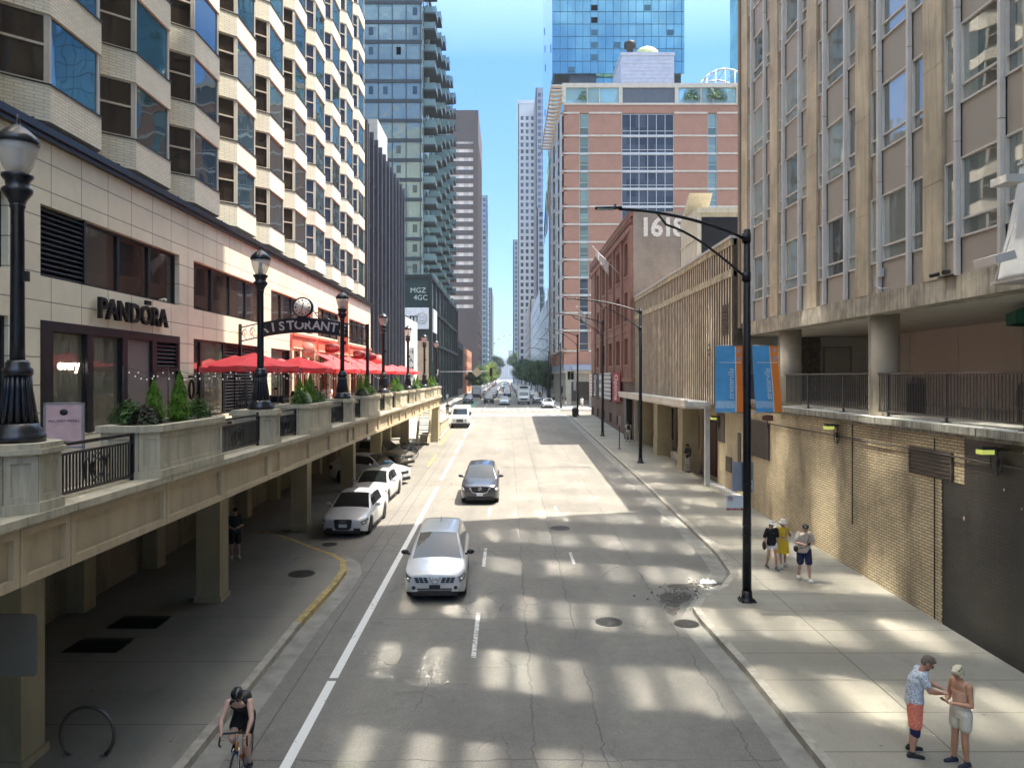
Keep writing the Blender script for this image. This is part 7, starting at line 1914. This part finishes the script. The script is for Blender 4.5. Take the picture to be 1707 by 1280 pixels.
for (a, b) in list(zip(pts_, pts_[1:]))+[((pts_[i][0]-3.4, pts_[i][1]), (pts_[i+1][0]-3.4, pts_[i+1][1])) for i in range(3)]+[((pts_[i][0]-3.4, pts_[i][1]), pts_[i]) for i in range(3)]:
    P__ = [(a[0]+(b[0]-a[0])*q/8, a[1]+(b[1]-a[1])*q/8, 1.98-.32*math.sin(math.pi*q/8)) for q in range(9)]; wr.tube(P__, .006, 4)
    for q in P__[1:-1]: link('bulb', bme, t, (q[0], q[1], q[2]-.04))
wr.build('wire', M_dk, t)
t = thing('menu_board', 'pink menu board on a silver frame behind the nearest railing', 'board', (-8.07, 14.0, 5.3), R(10)); t.scale = (1, 1, .8)
g = MB(); g.box(-.3, .3, -.02, .02, .55, 1.5); g.build('panel', pm('pink_board', (.62, .42, .42), .5, var=.15, vs=4), t)
g = MB()
for s_ in (-1, 1): g.box(s_*.32-.02, s_*.32+.02, -.03, .03, 0, 1.54)
g.box(-.34, .34, -.03, .03, 1.5, 1.54); g.box(-.34, .34, -.03, .03, .5, .54); g.build('frame', M_rim, t)
textmesh('ALL DAY MENU', .075, .002, M_dk, 'lettering', t, M_ny(0, -.024, 1.12)); 
g = MB(); g.lathe([(.07, 0), (.07, .003)], n=16, M=Matrix.Translation((0, -.024, 1.32)) @ Matrix.Rotation(R(90), 4, 'X')); g.box(-.25, .25, -.023, -.02, .62, .66); g.build('printed_emblem', M_dk, t)
t = thing('vertical_sign', 'narrow white vertical sign with black letters left of the dark glass shop', 'sign', (-12.4, 99.5, 6.2)); g = MB(); g.box(-.42, .42, -.1, .1, 0, 4.6); g.build('board', M_wht, t)
for i, ch_ in enumerate('HAMP'): textmesh(ch_, .9, .01, M_letter, 'letter', t, M_ny(0, -.115, 4.0-1.1*i))

# ---------------------------------------------------------------- people
def remesh(mb, vox, name, mat, parent, smooth=2, noise_amt=0.0):
    me = bpy.data.meshes.new('tmp'); me.from_pydata(mb.v, [], mb.f); o = bpy.data.objects.new('tmp', me); COL.objects.link(o)
    m = o.modifiers.new('r', 'REMESH'); m.mode = 'VOXEL'; m.voxel_size = vox; m.use_smooth_shade = True
    if smooth: s_ = o.modifiers.new('s', 'SMOOTH'); s_.iterations = smooth; s_.factor = .5
    dg = bpy.context.evaluated_depsgraph_get(); dg.update(); r = bpy.data.meshes.new_from_object(o.evaluated_get(dg)); bpy.data.objects.remove(o); bpy.data.meshes.remove(me)
    r.name = name; r.materials.clear(); r.materials.append(mat); return link(name, r, parent)
def cap_(g, a, ra, b, rb, n=12):
    a = Vector(a); b = Vector(b); g.cyl(a, b, ra, rb, n); g.ell(a, ra, n, 8); g.ell(b, rb, n, 8)
def eloft(g, secs, n=18):
    """secs: (center, rx, ry, lean direction up)"""
    rings = []
    for (c, rx, ry, yaw) in secs:
        rings.append([(c[0]+rx*math.cos(6.283*k/n)*math.cos(yaw)-ry*math.sin(6.283*k/n)*math.sin(yaw), c[1]+rx*math.cos(6.283*k/n)*math.sin(yaw)+ry*math.sin(6.283*k/n)*math.cos(yaw), c[2]) for k in range(n)])
    g.loft(rings)
BASE = dict(pel=(0, 0, .95), wst=(0, 0, 1.10), cst=(0, 0, 1.32), nck=(0, 0, 1.49), hd=(0, -.02, 1.63),
    shL=(.165, 0, 1.425), shR=(-.165, 0, 1.425), elL=(.24, .03, 1.15), elR=(-.25, .03, 1.15), wrL=(.26, -.06, .90), wrR=(-.26, -.06, .90),
    hpL=(.095, 0, .93), hpR=(-.095, 0, .93), knL=(.105, -.02, .50), knR=(-.105, -.02, .50), anL=(.11, .03, .09), anR=(-.11, .03, .09))
def lerp(a, b, t): return tuple(a[i]+(b[i]-a[i])*t for i in range(3))
def person(label, loc, rz, H, pose, skin, hair=None, top=None, bot=None, shoe=None, vox=.008, pitch=0, yaw=0, sleeve=.55, fem=False, shortlen=.8, dress=False, hairstyle='short', group=None, extra=None, big=1.0, grip=(.5, .5), topd=.024):
    J = dict(BASE); J.update(pose); t = thing('person', label, 'person', loc, rz, group); s_ = H/1.76; t.scale = (s_, s_, s_)
    wd = .9 if fem else 1.0; wd *= big
    def torso(g, k=0.0, lo=0, hi=5, flare=0):
        P_, Wt, Cs, Nk = J['pel'], J['wst'], J['cst'], J['nck']; sy = math.atan2(J['shL'][1]-J['shR'][1], J['shL'][0]-J['shR'][0])
        S_ = [(lerp(P_, Wt, -.55), .150*wd+k+flare, .105*wd+k, 0), (P_, .165*wd+k+flare*.6, .112*wd+k, 0), (Wt, (.128 if fem else .145)*wd+k+flare*.3, .098*wd+k, sy*.5), (lerp(Wt, Cs, .55), .15*wd+k, .108*wd+k, sy), (Cs, .165*wd+k, .115*wd+k, sy), (lerp(Cs, Nk, .55), .155*wd+k, .095*wd+k, sy), (lerp(Cs, Nk, .9), .085+k*.5, .07+k*.5, sy)]
        eloft(g, S_[lo:hi+2])
    g = MB(); torso(g); cap_(g, J['nck'], .058, lerp(J['nck'], J['hd'], .5), .052)
    for q in 'LR':
        cap_(g, J['sh'+q], .062*wd, lerp(J['sh'+q], J['el'+q], .5), .05*wd); cap_(g, lerp(J['sh'+q], J['el'+q], .5), .049*wd, J['el'+q], .040*wd)
        cap_(g, J['el'+q], .041*wd, lerp(J['el'+q], J['wr'+q], .35), .042*wd); cap_(g, lerp(J['el'+q], J['wr'+q], .35), .042*wd, J['wr'+q], .026)
        cap_(g, J['hp'+q], .092*wd, J['kn'+q], .056*wd); cap_(g, J['kn'+q], .056*wd, lerp(J['kn'+q], J['an'+q], .35), .059*wd); cap_(g, lerp(J['kn'+q], J['an'+q], .35), .058*wd, J['an'+q], .036)
        f_ = Vector(J.get('to'+q, (J['an'+q][0]*1.15, J['an'+q][1]-.16, max(.03, J['an'+q][2]-.055)))); cap_(g, (J['an'+q][0], J['an'+q][1]+.03, J['an'+q][2]-.045), .034, f_, .028)
        # hand
        w_ = Vector(J['wr'+q]); d = (w_-Vector(J['el'+q])).normalized(); d = Vector(J.get('hd'+q, d)).normalized(); sgn = 1 if q == 'L' else -1
        side = d.cross(Vector(J.get('pn'+q, (sgn, 0, 0)))).normalized(); pn = side.cross(d).normalized(); cl = grip[0 if q == 'L' else 1]
        for k2, u_ in enumerate((-1.5, -.5, .5, 1.5)):
            b0 = w_+d*.085+side*u_*.019; l1 = (.040, .045, .042, .033)[k2]
            cap_(g, w_+d*.02+side*u_*.012, .015, b0, .0115, 8); d1 = (d*(1-.6*cl)-pn*sgn*.0+(-pn*sgn if False else -pn)*cl*.9).normalized(); m1 = b0+d1*l1; d2 = (d*(1-1.3*cl)-pn*cl*1.3).normalized(); cap_(g, b0, .0095, m1, .0088, 8); cap_(g, m1, .0088, m1+d2*l1*.8, .0075, 8)
        th = w_+d*.03+side*-.028; cap_(g, th, .013, th+(d*.6-side*.8-pn*.3).normalized()*.04, .0105, 8); q1 = th+(d*.6-side*.8-pn*.3).normalized()*.04; cap_(g, q1, .010, q1+(d-side*.1-pn*.5).normalized()*.03, .0085, 8)
    HM = Matrix.Translation(J['hd']) @ Matrix.Rotation(yaw, 4, 'Z') @ Matrix.Rotation(pitch, 4, 'X')
    def he(g_, c, r): 
        g_.ell(c, r, 16, 12, M=HM)
    he(g, (0, .012, .03), (.077, .097, .092)); he(g, (0, -.02, -.035), (.060, .070, .075)); he(g, (0, -.052, -.088), (.028, .026, .022)); he(g, (0, -.100, -.01), (.012, .018, .024)); he(g, (0, -.088, .018), (.009, .012, .02))
    he(g, (0, -.086, -.052), (.024, .010, .006)); he(g, (0, -.084, -.062), (.02, .010, .006)); he(g, (.076, .01, -.005), (.009, .018, .028)); he(g, (-.076, .01, -.005), (.009, .018, .028)); he(g, (0, -.078, .035), (.05, .012, .010))
    remesh(g, vox, 'body', skin, t)
    g = MB()
    for s2 in (-1, 1): g.ell((s2*.031, -.084, .008), (.013, .008, .007), 10, 6, M=HM)
    g.build('eye', M_dk, t)
    if hair:
        g = MB()
        if hairstyle == 'short': he(g, (0, .022, .050), (.084, .098, .085)); he(g, (0, .05, .0), (.076, .062, .07)); he(g, (0, -.045, .095), (.06, .05, .028)); he(g, (.03, -.02, .115), (.05, .05, .025))
        elif hairstyle == 'bob': he(g, (0, .02, .05), (.092, .105, .09)); he(g, (0, .055, -.01), (.088, .068, .085)); he(g, (.06, .0, -.02), (.028, .05, .06)); he(g, (-.06, .0, -.02), (.028, .05, .06)); he(g, (0, -.05, .09), (.06, .05, .03)); he(g, (0, .10, .05), (.05, .045, .045))
        elif hairstyle == 'long': he(g, (0, .03, .04), (.086, .092, .08)); he(g, (0, .08, -.08), (.06, .05, .12))
        remesh(g, max(vox, .007), 'hair', hair, t, 1)
    if top:
        g = MB(); torso(g, topd, 0, 5 if sleeve > 0 else 3, flare=.012)
        if sleeve > 0:
            for q in 'LR': cap_(g, J['sh'+q], .060*wd+topd*.4, lerp(J['sh'+q], J['el'+q], sleeve), .054*wd+topd*.55)
        else:
            for q in 'LR': cap_(g, lerp(J['sh'+q], J['nck'], .35), .045, lerp(J['cst'], J['sh'+q], .5), .078 * wd)
        if dress:
            P_ = J['pel']; eloft(g, [(lerp(P_, J['wst'], .6), .16, .13, 0), (P_, .20, .16, 0), (lerp(J['hpL'], J['knR'], .45)[0:0]+((J['knL'][0]+J['knR'][0])/2*.5, (J['knL'][1]+J['knR'][1])/2*.6, .70), .225, .18, 0), (((J['knL'][0]+J['knR'][0])/2, (J['knL'][1]+J['knR'][1])/2, .52), .235, .19, 0)])
        remesh(g, max(vox, .008), 'dress' if dress else 'shirt', top, t, 3)
    if bot:
        g = MB(); P_ = J['pel']; eloft(g, [(lerp(P_, J['wst'], -.7), .15*wd+.012, .11*wd+.012, 0), (P_, .165*wd+.016, .112*wd+.016, 0), (lerp(P_, J['wst'], .75), .145*wd+.014, .102*wd+.014, 0)])
        for q in 'LR':
            e = lerp(J['hp'+q], J['kn'+q], min(1, shortlen)); cap_(g, J['hp'+q], .095*wd+.014, e, (.066 + .03*(1-shortlen*.3))*wd+.012)
            if shortlen > 1: cap_(g, J['kn'+q], .074*wd, (J['an'+q][0], J['an'+q][1], J['an'+q][2]+.02), .056*wd)
        remesh(g, max(vox, .008), 'trousers' if shortlen > 1 else 'shorts', bot, t, 3)
    if shoe:
        for q in 'LR':
            g = MB(); a = Vector(J['an'+q]); f_ = Vector(J.get('to'+q, (a.x*1.15, a.y-.16, max(.03, a.z-.055)))); hl = Vector((a.x, a.y+.045, a.z-.05)); 
            cap_(g, hl, .045, lerp(hl, f_, .5), .046); cap_(g, lerp(hl, f_, .5), .046, f_, .037); cap_(g, a, .045, hl, .045); remesh(g, .008, 'shoe', shoe, t, 1)
            g = MB(); dd = (f_-hl).normalized(); sd = Vector((dd.y, -dd.x, 0)).normalized(); rr = []
            for k_ in range(14):
                an = 6.283*k_/14; c_ = (hl+f_)/2+dd*math.cos(an)*((f_-hl).length/2+.045)+sd*math.sin(an)*.047; rr.append((c_.x, c_.y))
            zz = (hl.z+f_.z)/2-.045
            g.prism(rr, zz, zz+.022); g.build('sole', M_sole, t)
    if extra: extra(t, J, HM)
    return t
def fabric(name, col, **k): return pm(name, col, .85, var=.12, vs=6, bump=.25, bs=12, **k)
def skinm(name, col):
    m, t, b = newmat(name); P = objn(t); t.links.new(mixc(t, ramp(t, noise(t, P, 9, 4), .35, .65), col, tuple(c*.86 for c in col)), b.inputs['Base Color']); b.inputs['Roughness'].default_value = .5
    b.inputs['Subsurface Weight'].default_value = .08; b.inputs['Subsurface Radius'].default_value = (.02, .008, .004); return m
M_sole = pm('shoe_sole', (.45, .44, .42), .7)
K1 = skinm('skin_tanned', (.50, .26, .17)); K2 = skinm('skin_fair', (.58, .36, .27)); K3 = skinm('skin_brown', (.27, .15, .095)); K4 = skinm('skin_sunned', (.56, .29, .17))
Hgrey = pm('hair_grey_brown', (.16, .12, .085), .6, var=.4, vs=25, bump=.5, bs=80); Hblond = pm('hair_platinum', (.72, .62, .42), .5, var=.2, vs=25, bump=.4, bs=80); Hblk = pm('hair_black', (.012, .009, .008), .45)
def printm():
    m, t, b = newmat('leaf_print_shirt'); P = objn(t); n1 = noise(t, scl(t, P, (1, 1, .8)), 22, 2, .4, 2.5); v = _n(t, 'ShaderNodeTexVoronoi', feature='F1'); v.inputs['Scale'].default_value = 14; t.links.new(P, v.inputs['Vector'])
    a = ramp(t, n1, .52, .56, 0, 1); c = mixc(t, mth(t, 'MULTIPLY', a, .75), (.66, .70, .74), (.10, .14, .20)); c = mixc(t, ramp(t, v.outputs['Distance'], .02, .10, .6, 0), c, (.10, .13, .19))
    t.links.new(c, b.inputs['Base Color']); b.inputs['Roughness'].default_value = .85; t.links.new(bumpn(t, noise(t, P, 7, 3), .5, .03), b.inputs['Normal']); return m
def coralm():
    m, t, b = newmat('coral_print_shorts'); P = objn(t); c = mixc(t, ramp(t, noise(t, P, 30, 3, .5, 1.5), .5, .56), (.72, .16, .10), (.80, .30, .20)); t.links.new(c, b.inputs['Base Color']); b.inputs['Roughness'].default_value = .85; return m
def sunglass(t, J, HM, up=0.0, name='glasses'):
    g = MB()
    for s2 in (-1, 1):
        g.ell((s2*.034, -.096+up*.55, .008+up), (.026, .006, .018), 12, 8, M=HM); g.box(s2*.062-.003, s2*.062+.003 + s2*.014, -.09+up*.6, .02+up*.6, .012+up, .02+up, M=HM)
    g.box(-.012, .012, -.102+up*.55, -.096+up*.55, .008+up, .016+up, M=HM); g.build(name, M_plast, t)
def ex_man(t, J, HM):
    sunglass(t, J, HM)
    g = MB(); g.ell((0, -.055, -.075), (.045, .038, .035), 14, 8, M=HM); g.build('beard', Hgrey, t)
    g = MB(); k = Vector(J['knR']); cap_(g, k+Vector((0, 0, .04)), .088, k-Vector((0, .0, .09)), .082); remesh(g, .008, 'knee_brace', pm('navy_brace', (.012, .010, .07), .8), t)
    g = MB(); g.box(-.04, .04, -.012, .012, -.07, .07, M=Matrix.Translation((.21, -.06, .93))); g.build('belt_pouch', M_dk, t)
gz_r = lambda y: gz(y)+.152
person('man in leaf print shirt, coral shorts and a knee brace reaching to the blonde woman', (7.06, 13.3, gz_r(13.3)), R(72), 1.78,
    dict(cst=(0, -.05, 1.31), nck=(0, -.12, 1.47), hd=(0, -.20, 1.585), shL=(.168, -.08, 1.41), shR=(-.168, -.08, 1.41), elL=(.22, -.22, 1.20), wrL=(.08, -.43, 1.16), elR=(-.22, -.20, 1.19), wrR=(-.06, -.42, 1.12), hpL=(.10, .0, .93), knL=(.13, -.03, .50), anL=(.15, .03, .09), knR=(-.12, .01, .50), anR=(-.14, .06, .09), hdL=(-.3, -1, -.1), hdR=(.2, -1, .1), pnL=(0, 0, 1), pnR=(0, 0, 1)),
    K1, Hgrey, printm(), coralm(), fabric('black_sneaker', (.02, .02, .022)), vox=.0065, pitch=R(38), sleeve=.6, shortlen=.85, big=1.12, extra=ex_man, grip=(.6, .6))
def ex_wom(t, J, HM):
    sunglass(t, J, HM, .085, 'sunglasses_on_head')
    g = MB(); g.box(-.036, .036, -.005, .005, -.075, .075, M=Matrix.Translation((-.01, -.315, 1.165)) @ Matrix.Rotation(R(60), 4, 'X')); g.build('phone', M_dk, t)
    g = MB()
    for s2 in (-1, 1): g.tube([(s2*.10, -.10, 1.36), (s2*.115, -.055, 1.45), (s2*.115, .03, 1.475), (s2*.10, .09, 1.38)], .007, 5)
    g.build('shoulder_strap', bpy.data.materials['peach_camisole'], t)
person('blonde woman in peach camisole and cream shorts with sunglasses on her head', (7.66, 12.95, gz_r(12.95)), R(-74), 1.70,
    dict(hd=(0, -.07, 1.615), nck=(0, -.03, 1.49), elL=(.23, -.02, 1.12), wrL=(.05, -.24, 1.13), elR=(-.24, -.02, 1.13), wrR=(-.07, -.25, 1.15), hdL=(-.25, -1, .1), hdR=(.3, -1, .05), pnL=(0, 0, -1), pnR=(0, 0, -1), knL=(.09, -.01, .5), anL=(.09, .03, .09), knR=(-.10, -.03, .5), anR=(-.13, -.02, .09)),
    K4, Hblond, fabric('peach_camisole', (.66, .40, .28)), fabric('cream_shorts', (.68, .62, .50)), fabric('dark_sneaker', (.03, .03, .05)), vox=.0065, pitch=R(30), yaw=R(12), sleeve=0, fem=True, shortlen=.52, hairstyle='bob', big=1.14, extra=ex_wom, grip=(.55, .6), topd=.008)
def stride(f, arms=True, a=1):
    d = dict(knL=(.10, -.17*f, .52), anL=(.10, -.24*f, .11 if f > 0 else .14), knR=(-.10, .06*f, .50), anR=(-.10, .27*f, .13), hpL=(.095, -.03*f, .93), hpR=(-.095, .03*f, .93))
    if arms: d.update(elL=(.25, .10*f, 1.16), wrL=(.25, .04*f, .91), elR=(-.25, -.06*f, 1.16), wrR=(-.25, -.20*f, .94))
    return d
def ex_phone(t, J, HM):
    g = MB(); g.box(-.038, .038, -.006, .006, -.075, .075, M=Matrix.Translation((0, -.38, 1.19)) @ Matrix.Rotation(R(50), 4, 'X')); g.build('phone', M_dk, t)
    g = MB(); g.ell((-.24, .02, .97), (.07, .09, .10), 12, 8); g.tube([(-.20, -.11, 1.0), (0, -.15, 1.05), (.13, -.12, 1.4), (.1, .02, 1.49)], .010, 5); g.build('shoulder_bag', M_dk, t)
d_ = stride(.8, False); d_.update(hd=(0, -.09, 1.60), nck=(0, -.04, 1.48), elL=(.27, -.04, 1.17), wrL=(.08, -.26, 1.15), elR=(-.27, -.04, 1.17), wrR=(-.08, -.26, 1.15), hdL=(-.5, -1, .1), hdR=(.5, -1, .1), pnL=(0, 0, -1), pnR=(0, 0, -1))
person('man in pale shirt and navy shorts looking down at his phone while walking', (9.17, 23.7, gz_r(23.7)), 0, 1.80, d_, K2, Hblk, fabric('beige_polo', (.46, .40, .33)), fabric('navy_shorts', (.012, .018, .06)), fabric('white_trainer', (.6, .58, .54)), vox=.009, pitch=R(42), sleeve=.75, shortlen=.82, big=1.08, extra=ex_phone, topd=.028)
def hat(kind, m_):
    def f(t, J, HM):
        g = MB()
        if kind == 'bucket': g.lathe([(.165, .015), (.16, .03), (.105, .07), (.098, .12), (.085, .15), (.02, .16)], n=24, M=HM)
        else:
            g.lathe([(.100, .03), (.100, .09), (.09, .11)], n=24, M=HM); g.prism([(.15*math.sin(R(a)), -.0-.21*math.cos(R(a))) for a in range(-80, 81, 16)], .045, .058, M=HM)
        g.build('hat', m_, t)
    return f
M_hat = fabric('white_hat', (.72, .69, .62))
def ex_blk(t, J, HM):
    hat('visor', M_hat)(t, J, HM)
    g = MB(); g.ell((-.30, -.06, .88), (.07, .10, .17), 12, 10); g.tube([(-.28, -.05, 1.0), (-.24, -.03, 1.2)], .03, 6); g.build('carried_jacket', M_dk, t)
    textmesh('- - -', .06, .002, M_blt, 'shirt_print', t, M_ny(0, -.158, 1.33))
d_ = stride(.7); d_.update(elR=(-.27, -.02, 1.17), wrR=(-.27, -.12, .96)); 
person('woman in a white visor, oversized black tee and white shorts walking on the right pavement', (8.62, 25.0, gz_r(25)), R(6), 1.60, d_, K1, Hblk, fabric('black_tee', (.010, .009, .010)), fabric('white_shorts', (.68, .68, .70)), fabric('grey_sandals', (.10, .08, .07)), vox=.010, pitch=R(12), sleeve=.9, fem=True, shortlen=.35, hairstyle='long', extra=ex_blk, topd=.04)
d_ = stride(-.6); d_.update(elL=(.24, -.06, 1.16), wrL=(.20, -.24, 1.30), elR=(-.23, -.03, 1.16), wrR=(-.12, -.22, 1.16))
def ex_yel(t, J, HM):
    hat('bucket', M_hat)(t, J, HM); g = MB(); g.box(-.03, .05, -.19, -.17, 1.0, 1.12); g.tube([(0, -.17, 1.12), (.02, -.15, 1.35), (.06, -.05, 1.49)], .006, 4); g.build('pouch', M_creamtrim, t)
person('woman in a white bucket hat and sleeveless yellow dress walking on the right pavement', (9.08, 25.25, gz_r(25.25)), R(-6), 1.57, d_, K1, Hblk, fabric('yellow_dress', (.66, .46, .02)), None, fabric('white_sandals', (.5, .48, .44)), vox=.010, pitch=R(10), sleeve=.12, fem=True, dress=True, hairstyle='long', extra=ex_yel, topd=.02)
d_ = dict(BASE); d_ = dict(hd=(0, -.06, 1.61), elL=(.25, -.02, 1.15), wrL=(.12, -.20, 1.12), elR=(-.25, -.02, 1.15), wrR=(-.12, -.20, 1.08), anL=(.12, -.05, .09), knL=(.11, -.05, .5))
person('man in dark teal shirt and black shorts standing in the shade beneath the terrace', (-9.35, 26.4, gz(26.4)+.152), R(28), 1.75, d_, K2, Hblk, fabric('dark_teal_shirt', (.02, .035, .045)), fabric('black_shorts', (.012, .012, .012)), fabric('bright_white_trainer', (.7, .7, .7)), vox=.010, pitch=R(25), sleeve=.8, shortlen=.8)
def ex_pack(t, J, HM):
    g = MB(); g.ell((0, .17, 1.27), (.15, .10, .22), 14, 10); g.box(-.13, .13, .10, .2, 1.1, 1.42); g.build('backpack', M_dk, t)
PW = person('man with a black backpack walking away beside the brick warehouse entrance', (9.95, 63.0, gz(63)+.152), R(180), 1.72, stride(.8), K3, Hblk, fabric('white_tee', (.6, .6, .58)), fabric('light_trousers', (.36, .33, .28)), fabric('dark_shoe', (.03, .03, .03)), vox=.014, sleeve=.6, shortlen=1.2, extra=ex_pack)
PC = person('person in black top leaning at the canopy column nearest the plastered wall', (10.95, 46.35, gz(46)+.152), R(-60), 1.76, dict(hd=(0, -.08, 1.60), elL=(.24, -.08, 1.16), wrL=(.08, -.22, 1.12), elR=(-.24, -.08, 1.16), wrR=(-.08, -.22, 1.08)), K3, Hblk, fabric('black_hoodie', (.012, .012, .014)), fabric('grey_trousers', (.30, .28, .25)), fabric('dark_boot', (.03, .03, .03)), vox=.014, pitch=R(20), sleeve=1.0, shortlen=1.2)
# cyclist
def ex_cyc(t, J, HM):
    sunglass(t, J, HM, 0, 'sunglasses')
    g = MB(); g.ell((0, .02, .065), (.098, .128, .085), 20, 12, M=HM)
    g.build('helmet', M_black, t); g = MB()
    for s2 in (-1, 0, 1): g.tube([tuple(HM @ Vector((s2*.045, -.11+.04*abs(s2), .105))), tuple(HM @ Vector((s2*.05, 0, .153-.012*abs(s2)))), tuple(HM @ Vector((s2*.045, .10, .125)))], .012, 6)
    g.build('helmet_ridge', M_plast, t)
    g = MB(); g.ell((0, .19, 1.30), (.13, .14, .11), 14, 10, M=Matrix.Identity(4)); g.build('backpack', M_dk, t)
    g = MB(); g.tube([(J['wrL'][0]+.03*math.cos(a*.524), J['wrL'][1]+.02, J['wrL'][2]+.03+.03*math.sin(a*.524)) for a in range(12)], .008, 5, closed=True); g.build('wrist_band', M_maroon, t)
CYX, CYY = -4.42, 12.78; cz_ = gz(12.7)
bicycle('orange framed road bicycle ridden by the helmeted cyclist', (CYX, CYY, cz_), R(6), M_orange)
person('cyclist in black helmet and sleeveless black kit riding the orange bicycle', (CYX, CYY, cz_), R(6), 1.76,
    dict(pel=(0, .22, 1.02), wst=(0, .12, 1.13), cst=(0, -.06, 1.27), nck=(0, -.21, 1.38), hd=(0, -.30, 1.49), shL=(.175, -.15, 1.35), shR=(-.175, -.15, 1.35), elL=(.235, -.32, 1.14), elR=(-.245, -.32, 1.14), wrL=(.20, -.45, .99), wrR=(-.205, -.45, .99),
    hpL=(.085, .22, .99), hpR=(-.085, .22, .99), knL=(.10, -.10, .62), knR=(-.10, -.22, .80), anL=(.12, .09, .24), anR=(-.12, .10, .585), hdL=(0, -.6, -.8), hdR=(0, -.6, -.8), pnL=(1, 0, 0), pnR=(-1, 0, 0), toL=(.12, -.05, .165), toR=(-.12, -.04, .515)),
    K2, None, fabric('black_vest', (.008, .008, .010)), fabric('black_cycling_shorts', (.009, .009, .010)), fabric('black_cycling_shoe', (.015, .015, .02)), vox=.0065, pitch=R(14), sleeve=0, shortlen=.5, extra=ex_cyc, grip=(.95, .95), topd=.010)
# distant pedestrians: copies of the figures above
allp = [o for o in bpy.data.objects if o.type == 'EMPTY' and o.name.startswith('person')]
byl = {o['label'][:24]: o for o in allp}
ph = [o for o in allp if 'phone while' in o['label']][0]; bk = [o for o in allp if 'visor' in o['label']][0]; ye = [o for o in allp if 'bucket' in o['label']][0]
gp = 'pedestrians far off around the crossing'
for (src, x, y, rz, lb) in ((PW, 11.0, 112.6, 0, 'pedestrian in white at the far right corner shop window'), (ph, -12.2, 150, .4, 'pedestrian in a pale shirt on the far left pavement, nearest the kerb'), (bk, -13.2, 147, 2, 'pedestrian in black on the far left pavement by the dark glass shop'), (ye, -11.6, 144, 1, 'pedestrian in yellow on the far left pavement'),
    (PW, -10.8, 139, .3, 'pedestrian in a white tee closest to the crossing on the far left pavement'), (PC, 8.7, 122, .2, 'pedestrian in black just past the far right corner'), (bk, 9.2, 131, 3, 'pedestrian in black tee farther along the right pavement'), (ph, 8.4, 138, 0, 'pedestrian in pale shirt along the right pavement under the trees'), (PC, 9.0, 118, 1, 'pedestrian in black beside the hotel corner'), (PC, -7.0, 90.5, .5, 'pedestrian in black waiting at the left corner signal')):
    dup(src, (x, y, gz(y)+.152), rz, label=lb, group=gp)
# cafe guests: seated figures
SIT = dict(pel=(0, .02, .50), wst=(0, .03, .66), cst=(0, .0, .90), nck=(0, -.02, 1.06), hd=(0, -.04, 1.20), shL=(.185, 0, 1.0), shR=(-.185, 0, 1.0), elL=(.24, -.14, .78), elR=(-.24, -.14, .78), wrL=(.12, -.34, .80), wrR=(-.12, -.34, .80), hpL=(.1, 0, .50), hpR=(-.1, 0, .50), knL=(.11, -.42, .50), knR=(-.11, -.42, .50), anL=(.11, -.40, .09), anR=(-.11, -.40, .09))
G1 = person('guest in black seated at the far side of the first cafe table', (-7.8, 25.92, 5.31), 0, 1.76, SIT, K2, Hblk, bpy.data.materials['black_hoodie'], bpy.data.materials['grey_trousers'], bpy.data.materials['dark_boot'], vox=.013, sleeve=.9, shortlen=1.2, group='guests seated at the cafe tables')
G2_ = person('guest in a pale shirt seated at the third cafe table', (-7.65, 30.82, 5.31), 0, 1.76, SIT, K1, Hgrey, bpy.data.materials['white_tee'], bpy.data.materials['grey_trousers'], bpy.data.materials['dark_boot'], vox=.013, sleeve=.6, shortlen=1.2, group='guests seated at the cafe tables')
for (src, i, s2, lb) in ((G1, 3, 1, 'guest in black seated at the fourth cafe table'), (G1, 4, -1, 'guest in black with back turned at the fifth cafe table'), (G2_, 5, 1, 'guest in a pale shirt seated at the sixth cafe table'), (G1, 6, 1, 'guest in black seated at the seventh cafe table'), (G2_, 8, 1, 'guest in a pale shirt seated at the ninth cafe table')):
    x, y = us_[i-1]; dup(src, (x+.55, y+s2*.62, 5.31), 0 if s2 > 0 else math.pi, label=lb)

# ---------------------------------------------------------------- haze
hm = bpy.data.materials.new('air_haze'); hm.use_nodes = True; ht = hm.node_tree; ht.nodes.clear()
ho = ht.nodes.new('ShaderNodeOutputMaterial'); hv = ht.nodes.new('ShaderNodeVolumePrincipled'); hv.inputs['Density'].default_value = .0002
hv.inputs['Color'].default_value = (.80, .90, 1.0, 1); ht.links.new(hv.outputs[0], ho.inputs['Volume'])
g = MB(); g.box(-260, 260, -110, 1700, -4, 175); tag(g.build('haze', hm), 'pale blue summer haze filling the street', 'haze', kind='stuff')
